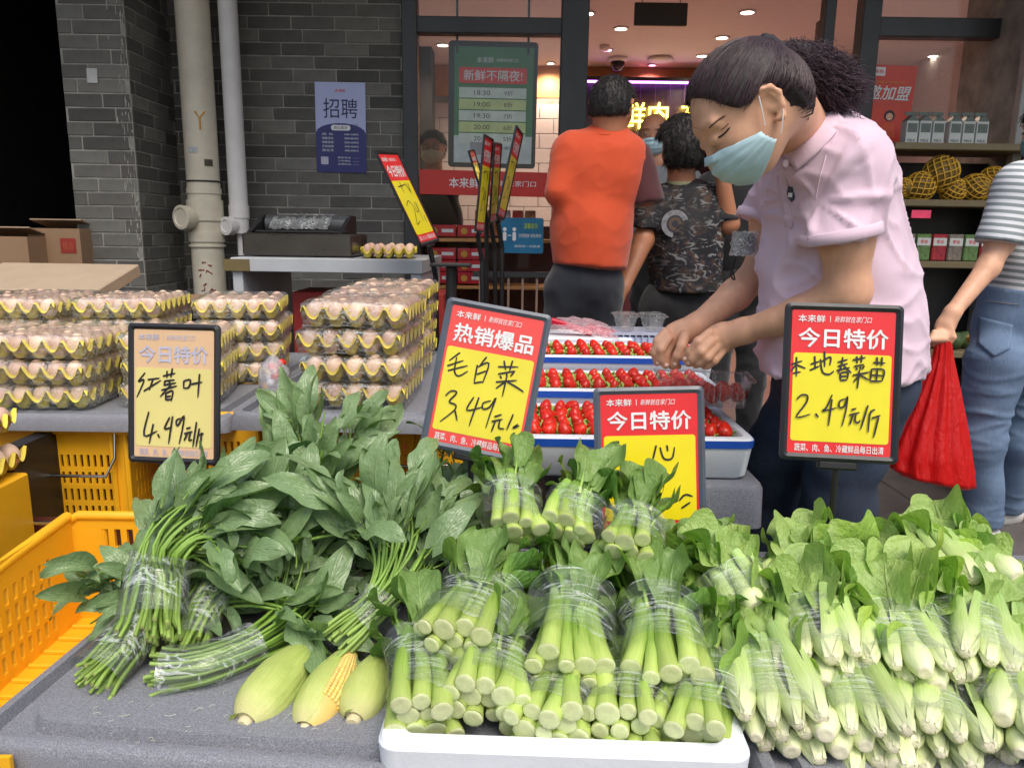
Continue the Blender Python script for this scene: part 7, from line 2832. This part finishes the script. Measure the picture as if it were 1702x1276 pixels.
S.mesh('striped_shirt', M_strp, t, folds=lambda p: .009 * noise.noise(V((p.x * 9 + p.z * 6, p.y * 8, p.z * 8))), smooth=2)
S = SDF(.008)
S.ell(w(1696, 560), (.152, .135, .16), Matrix.Rotation(rad(10), 3, 'Y'), .06)
S.cone(w(1700, 520), w(1706, 478), .145, .138, .04, clip=(w(1706, 482), (.1, 0, 1)))
S.cone(w(1656, 600, 2.56), w(1630, 730, 2.58), .098, .07, .04)
S.cone(w(1630, 730, 2.58), w(1634, 876, 2.62), .07, .064, .04, clip=(w(1634, 870, 2.62), (0, 0, -1)))
S.cone(w(1722, 600, 2.7), w(1692, 730, 2.72), .098, .072, .04)
S.cone(w(1692, 730, 2.72), w(1668, 850, 2.85), .07, .06, .04, clip=(w(1668, 846, 2.85), (0, 0, -1)))


def folds_jean(p):
    kz = math.exp(-((p.z - .52) / .12) ** 2) + .5 * math.exp(-((p.z - .12) / .08) ** 2) + .4 * math.exp(-((p.z - .72) / .06) ** 2)
    return .006 * noise.noise(p * 9) + .010 * kz * max(0, ridged(p, 5, 5, 26, 2)) ** 2 - .003 * kz


JEANS = S.mesh('jeans', M_denim, t, folds=folds_jean, smooth=2)
_hit = surface(JEANS)
M_thr = mat('tan_thread', lin(150, 140, 120), .8)
pp = [_hit(1640 + 5 * k, 500 + .6 * k, .002) for k in range(12)]
pp = [p for p in pp if p is not None]
if len(pp) > 3:
    MB().tube(pp, .0010, 4).build('waist_stitching', M_thr, t)


def pocket(u, v, lift=.004):
    x = (1628 + 56 * u) * (1 - v) + (1625 + 53 * u) * v
    y = (526 + 14 * u) * (1 - v) + (570 + 10 * u + 18 * (1 - abs(2 * u - 1))) * v
    return _hit(x, y, lift) or w(x, y, 2.46)


b = MB()
b.grid(lambda u, v: pocket(u, v), 10, 10)
o = b.build('back_pocket', M_denim, t, smooth=True)
o.modifiers.new('s', 'SOLIDIFY').thickness = .004
edge = [(k / 6, .04) for k in range(7)] + [(.96, k / 6) for k in range(1, 6)] + [(1 - k / 8, .95) for k in range(1, 8)] + [(.04, 1 - k / 6) for k in range(1, 7)]
MB().tube([pocket(min(.96, max(.04, u)), v, .0062) for u, v in edge], .0009, 4).build('pocket_stitching', M_thr, t)
for (q, r_) in ((w(1640, 874, 2.6), 1), (w(1672, 852, 2.86), 1)):
    S = SDF(.007)
    S.cone(V((q.x + .02, q.y, .045)), V((q.x - .03, q.y - .02, .05)), .045, .04, .02)
    S.cone(V((q.x - .03, q.y - .02, .045)), V((q.x - .14, q.y - .05, .036)), .042, .034, .02)
    S.mesh('shoe', mat('white_trainer', lin(196, 192, 186), .6), t)
# red carrier bag
hb = P(1568, 566, 2.40)
bot = P(1545, 800, 2.38)
t = thing('carrier_bag', 'full red plastic carrier bag hanging from the hand of the woman in jeans', 'bag', (hb.x, hb.y, hb.z))
tint = NT('red_bag_film')
tint.b.inputs['Base Color'].default_value = (*lin(222, 22, 20), 1)
tint.b.inputs['Roughness'].default_value = .32
tint.b.inputs['Specular IOR Level'].default_value = .6
vv = tint.coord('Object', (1, 1, .25))
tint.bump(tint.noise(vv, 34, 5, .6, dist=.6), .8, .012)
tl = tint.n('BsdfTranslucent')
tl.inputs[0].default_value = (*lin(226, 20, 16), 1)
ms = tint.n('MixShader')
ms.inputs[0].default_value = .35
tint.l(tint.b.outputs[0], ms.inputs[1])
tint.l(tl.outputs[0], ms.inputs[2])
tint.l(ms.outputs[0], tint.o.inputs[0])
lefts = [(1556, 566), (1552, 592), (1535, 640), (1510, 700), (1487, 755), (1480, 778), (1500, 790)]
rights = [(1580, 566), (1583, 592), (1592, 640), (1602, 700), (1611, 760), (1614, 800), (1610, 812)]
ks = [(P(a[0], a[1], 2.4), P(b_[0], b_[1], 2.4)) for a, b_ in zip(lefts, rights)]
b = MB()


def fbag(u, v):
    s_ = u * (len(ks) - 1)
    i = min(int(s_), len(ks) - 2)
    s_ -= i
    a, b__ = ks[i][0].lerp(ks[i + 1][0], s_), ks[i][1].lerp(ks[i + 1][1], s_)
    c_ = (a + b__) / 2
    ax = (b__ - a) / 2
    th = v * 2 * pi
    dep = ax.length * (.72 if u < .9 else .72 * (1 - (u - .9) * 5))
    pleat = 1 + (.10 * (1 - u) ** .7 + .015) * sin(th * 11 + 2 * sin(u * 3)) + .05 * noise.noise(V((cos(th) * 2, sin(th) * 2, u * 4)))
    q = c_ + ax * cos(th) * pleat + V((0, 1, 0)) * sin(th) * dep * pleat
    q.z += .006 * noise.noise(V((cos(th) * 4, sin(th) * 4, u * 7)))
    return q - hb


b.grid(fbag, 44, 110)
vs_ = [V(q) for q in b.v[-111:]]
b.add(vs_[:-1], [tuple(range(110))])
o = b.build('bag_body', tint.m, t, smooth=True)
for sx in (-1, 1):
    MB().grid(lambda u, v: P(1568 + sx * (3 + 5 * u), 568 - 12 * sin(pi * u) + 6 * v, 2.40) - hb + V((0, (v - .5) * .02, 0)), 8, 3).build('handle_loop', tint.m, t, smooth=True)
for k in range(7):
    o = MB().lathe([(.0001, -.04), (.03, -.028), (.04, 0), (.03, .028), (.0001, .04)], P(1515 + k * 14, 765 + 3 * k, 2.4) - hb, 10).build('content_lump', tint.m, t, smooth=True)
# orange crates at the far right
p = P(1690, 760, 2.9)
for k in range(2):
    t = thing('plastic_crate', 'deep amber crate stacked at the right edge behind the jeans, %s' % ('lower one' , 'upper one')[k], 'crate', TR((p.x + .17, 3.05, .0 + k * .36), rz=rad(10)), 'amber crates at the right edge')
    b = MB()
    m_ = mat('amber_crate', lin(190, 130, 30), .4, var=.2, vs=6, dirt=.3)
    b.box((0, 0, .17), (.44, .34, .33), bev=.012)
    b.build('shell', m_, t)
    for q in range(22):
        MB().box((-.21 + q * .02, -.175, .14), (.007, .012, .22), bev=.002).build('rib', m_, t)
    MB().box((0, 0, .34), (.47, .37, .03), bev=.008).build('rim', m_, t)

# ================================================================== SHELVES AT THE RIGHT
SY = 4.05
sx0, sx1 = P(1478, 300, SY).x, P(1760, 300, SY).x
t = thing('fruit_shelf', 'wooden display shelf with fruit and cartons under the right window', 'shelf', (sx0, SY, 0))
M_shw = mat('shelf_oak', lin(112, 100, 72), .6, var=.12, vs=6)
zs = [P(1560, y, SY).z for y in (244, 338, 440)]
wsh = sx1 - sx0
for z in zs:
    MB().box((wsh / 2, .16, z), (wsh, .36, .035), bev=.004).build('board', M_shw, t)
for z in (.5, .22):
    MB().box((wsh / 2, .16, z), (wsh, .36, .035), bev=.004).build('board', M_shw, t)
MB().box((wsh / 2, .35, zs[0] / 2 - .02), (wsh, .02, zs[0] - .06)).build('back_panel', M_black, t)
for x_ in (.0, wsh):
    MB().box((x_, .16, zs[0] / 2 - .02), (.03, .34, zs[0] - .04)).build('side_panel', M_black, t)
# milk cartons on top
M_milk = mat('milk_carton', lin(196, 200, 196), .5, var=.05)
M_milkg = mat('milk_print', lin(92, 104, 96), .5, var=.3, vs=30)
for k in range(6):
    p = P(1512 + k * 22 + (6 if k > 2 else 0), 240, SY + .1)
    tt = thing('milk_carton', 'gable-top milk carton on the shelf, %s from the left' % ('first', 'second', 'third', 'fourth', 'fifth', 'sixth')[k], 'carton', (p.x, SY + .12, zs[0] + .018), 'milk cartons on the top shelf')
    MB().box((0, 0, .06), (.062, .062, .12), bev=.002).build('carton', M_milk, tt)
    MB().prism([(-.031, .12), (.031, .12), (0, .15)], -.031, .031, M=Matrix(((1, 0, 0, 0), (0, 0, 1, 0), (0, 1, 0, 0), (0, 0, 0, 1)))).build('gable', M_milkg, tt)
    MB().box((0, 0, .158), (.062, .006, .018)).build('seal', M_milkg, tt)
    MB().box((0, -.0318, .085), (.05, .0008, .045)).build('printed_panel', M_milkg, tt)
    text('MILK', .042, .014, M_bprint, tt, 0, 0).matrix_local = frame_m((0, -.0325, .022), (1, 0, 0), (0, 0, 1))
# netted fruit
M_net = mat('yellow_foam_net', lin(206, 160, 44), .6, var=.1)
M_mel = mat('melon_skin', lin(120, 96, 40), .6, var=.3, vs=30)
for k, (px, py, r) in enumerate(((1572, 288, .085), (1535, 316, .075), (1592, 322, .06), (1630, 312, .07), (1508, 312, .05), (1660, 300, .07))):
    p = P(px, py, SY)
    tt = thing('netted_melon', 'melon in a yellow foam net on the fruit shelf, ' + ('topmost', 'lying lower left', 'small one in the middle', 'right of the middle', 'leftmost', 'far right near the stripes')[k], 'melon', TR((p.x, SY + .05, max(p.z, zs[1] + .02 + r * .8)), rx=.3 * k, ry=.5 + .4 * k), 'netted melons on the shelf')
    MB().lathe([(.0001, -r * 1.1), (r * .6, -r * .9), (r * .93, -r * .3), (r * .93, r * .3), (r * .6, r * .9), (.0001, r * 1.1)], n=18).build('melon', M_mel, tt, smooth=True)
    b = MB()
    for sg in (-1, 1):
        for j in range(12):
            pts = []
            for i in range(13):
                s_ = i / 12
                zz = -r * 1.0 + 2 * r * s_
                rr = r * 1.03 * math.sqrt(max(.04, 1 - (zz / (r * 1.13)) ** 2))
                a = j * 2 * pi / 12 + sg * s_ * 1.9
                pts.append((cos(a) * rr, sin(a) * rr, zz))
            b.tube(pts, .0034, 4, cap=False)
    b.build('foam_net', M_net, tt)
# packs on the next shelves
for k in range(7):
    p = P(1515 + k * 27, 400, SY)
    tt = thing('fruit_pack', 'flat pack of nuts with a printed sleeve on the lower shelf, %s from the left' % ('first', 'second', 'third', 'fourth', 'fifth', 'sixth', 'seventh')[k], 'pack', (p.x, SY + .06, zs[2] + .018), 'packs on the lower fruit shelf')
    MB().box((0, 0, .07), (.08, .05, .14), bev=.006).build('pack', mat('nut_pack%d' % (k % 3), (lin(120, 110, 100), lin(90, 120, 70), lin(150, 40, 50))[k % 3], .3, var=.5, vs=60), tt)
    MB().box((0, -.0262, .1), (.07, .001, .04)).build('sleeve', M_milk, tt)
    text('零食', .04, .02, M_red, tt, 0, 0).matrix_local = frame_m((0, -.0275, .1), (1, 0, 0), (0, 0, 1))
p = P(1530, 356, SY - .02)
o = MB().box((p.x, SY - .025, p.z), (.1, .005, .04)).build('shelf_tag', mat('pink_tag', lin(240, 70, 110), .5))
tag(o, 'bright pink price tag on the edge of the fruit shelf', 'tag')
for k in range(8):
    p = P(1500 + k * 26, 520, SY)
    o = MB().lathe([(.0001, -.05), (.04, -.04), (.06, 0), (.045, .035), (.0001, .045)], (p.x, SY + .08 + .03 * (k % 2), .5 + .018 + .05), 10).build('leafy_cabbage', mat('dark_cabbage', lin(70, 90, 50), .6, var=.4, vs=40), smooth=True)
    tag(o, 'dark green cabbage on the lowest shelf behind the vendor, %s from the left' % ORD[k], 'cabbage', 'cabbages on the lowest shelf')
# railing behind the signs under the left window
t = thing('low_railing', 'short row of pale rods below the left window behind the sign stands', 'railing', (P(880, 500, 4.3).x, 4.3, 0))
for k in range(9):
    MB().box((-.28 + k * .08, 0, .45), (.012, .012, .86)).build('rod', mat('pale_rod', lin(150, 124, 110), .5), t)
MB().box((.04, 0, .04), (.72, .03, .04)).build('rail', M_alu, t)
MB().box((.04, 0, .88), (.72, .03, .03)).build('rail', M_alu, t)
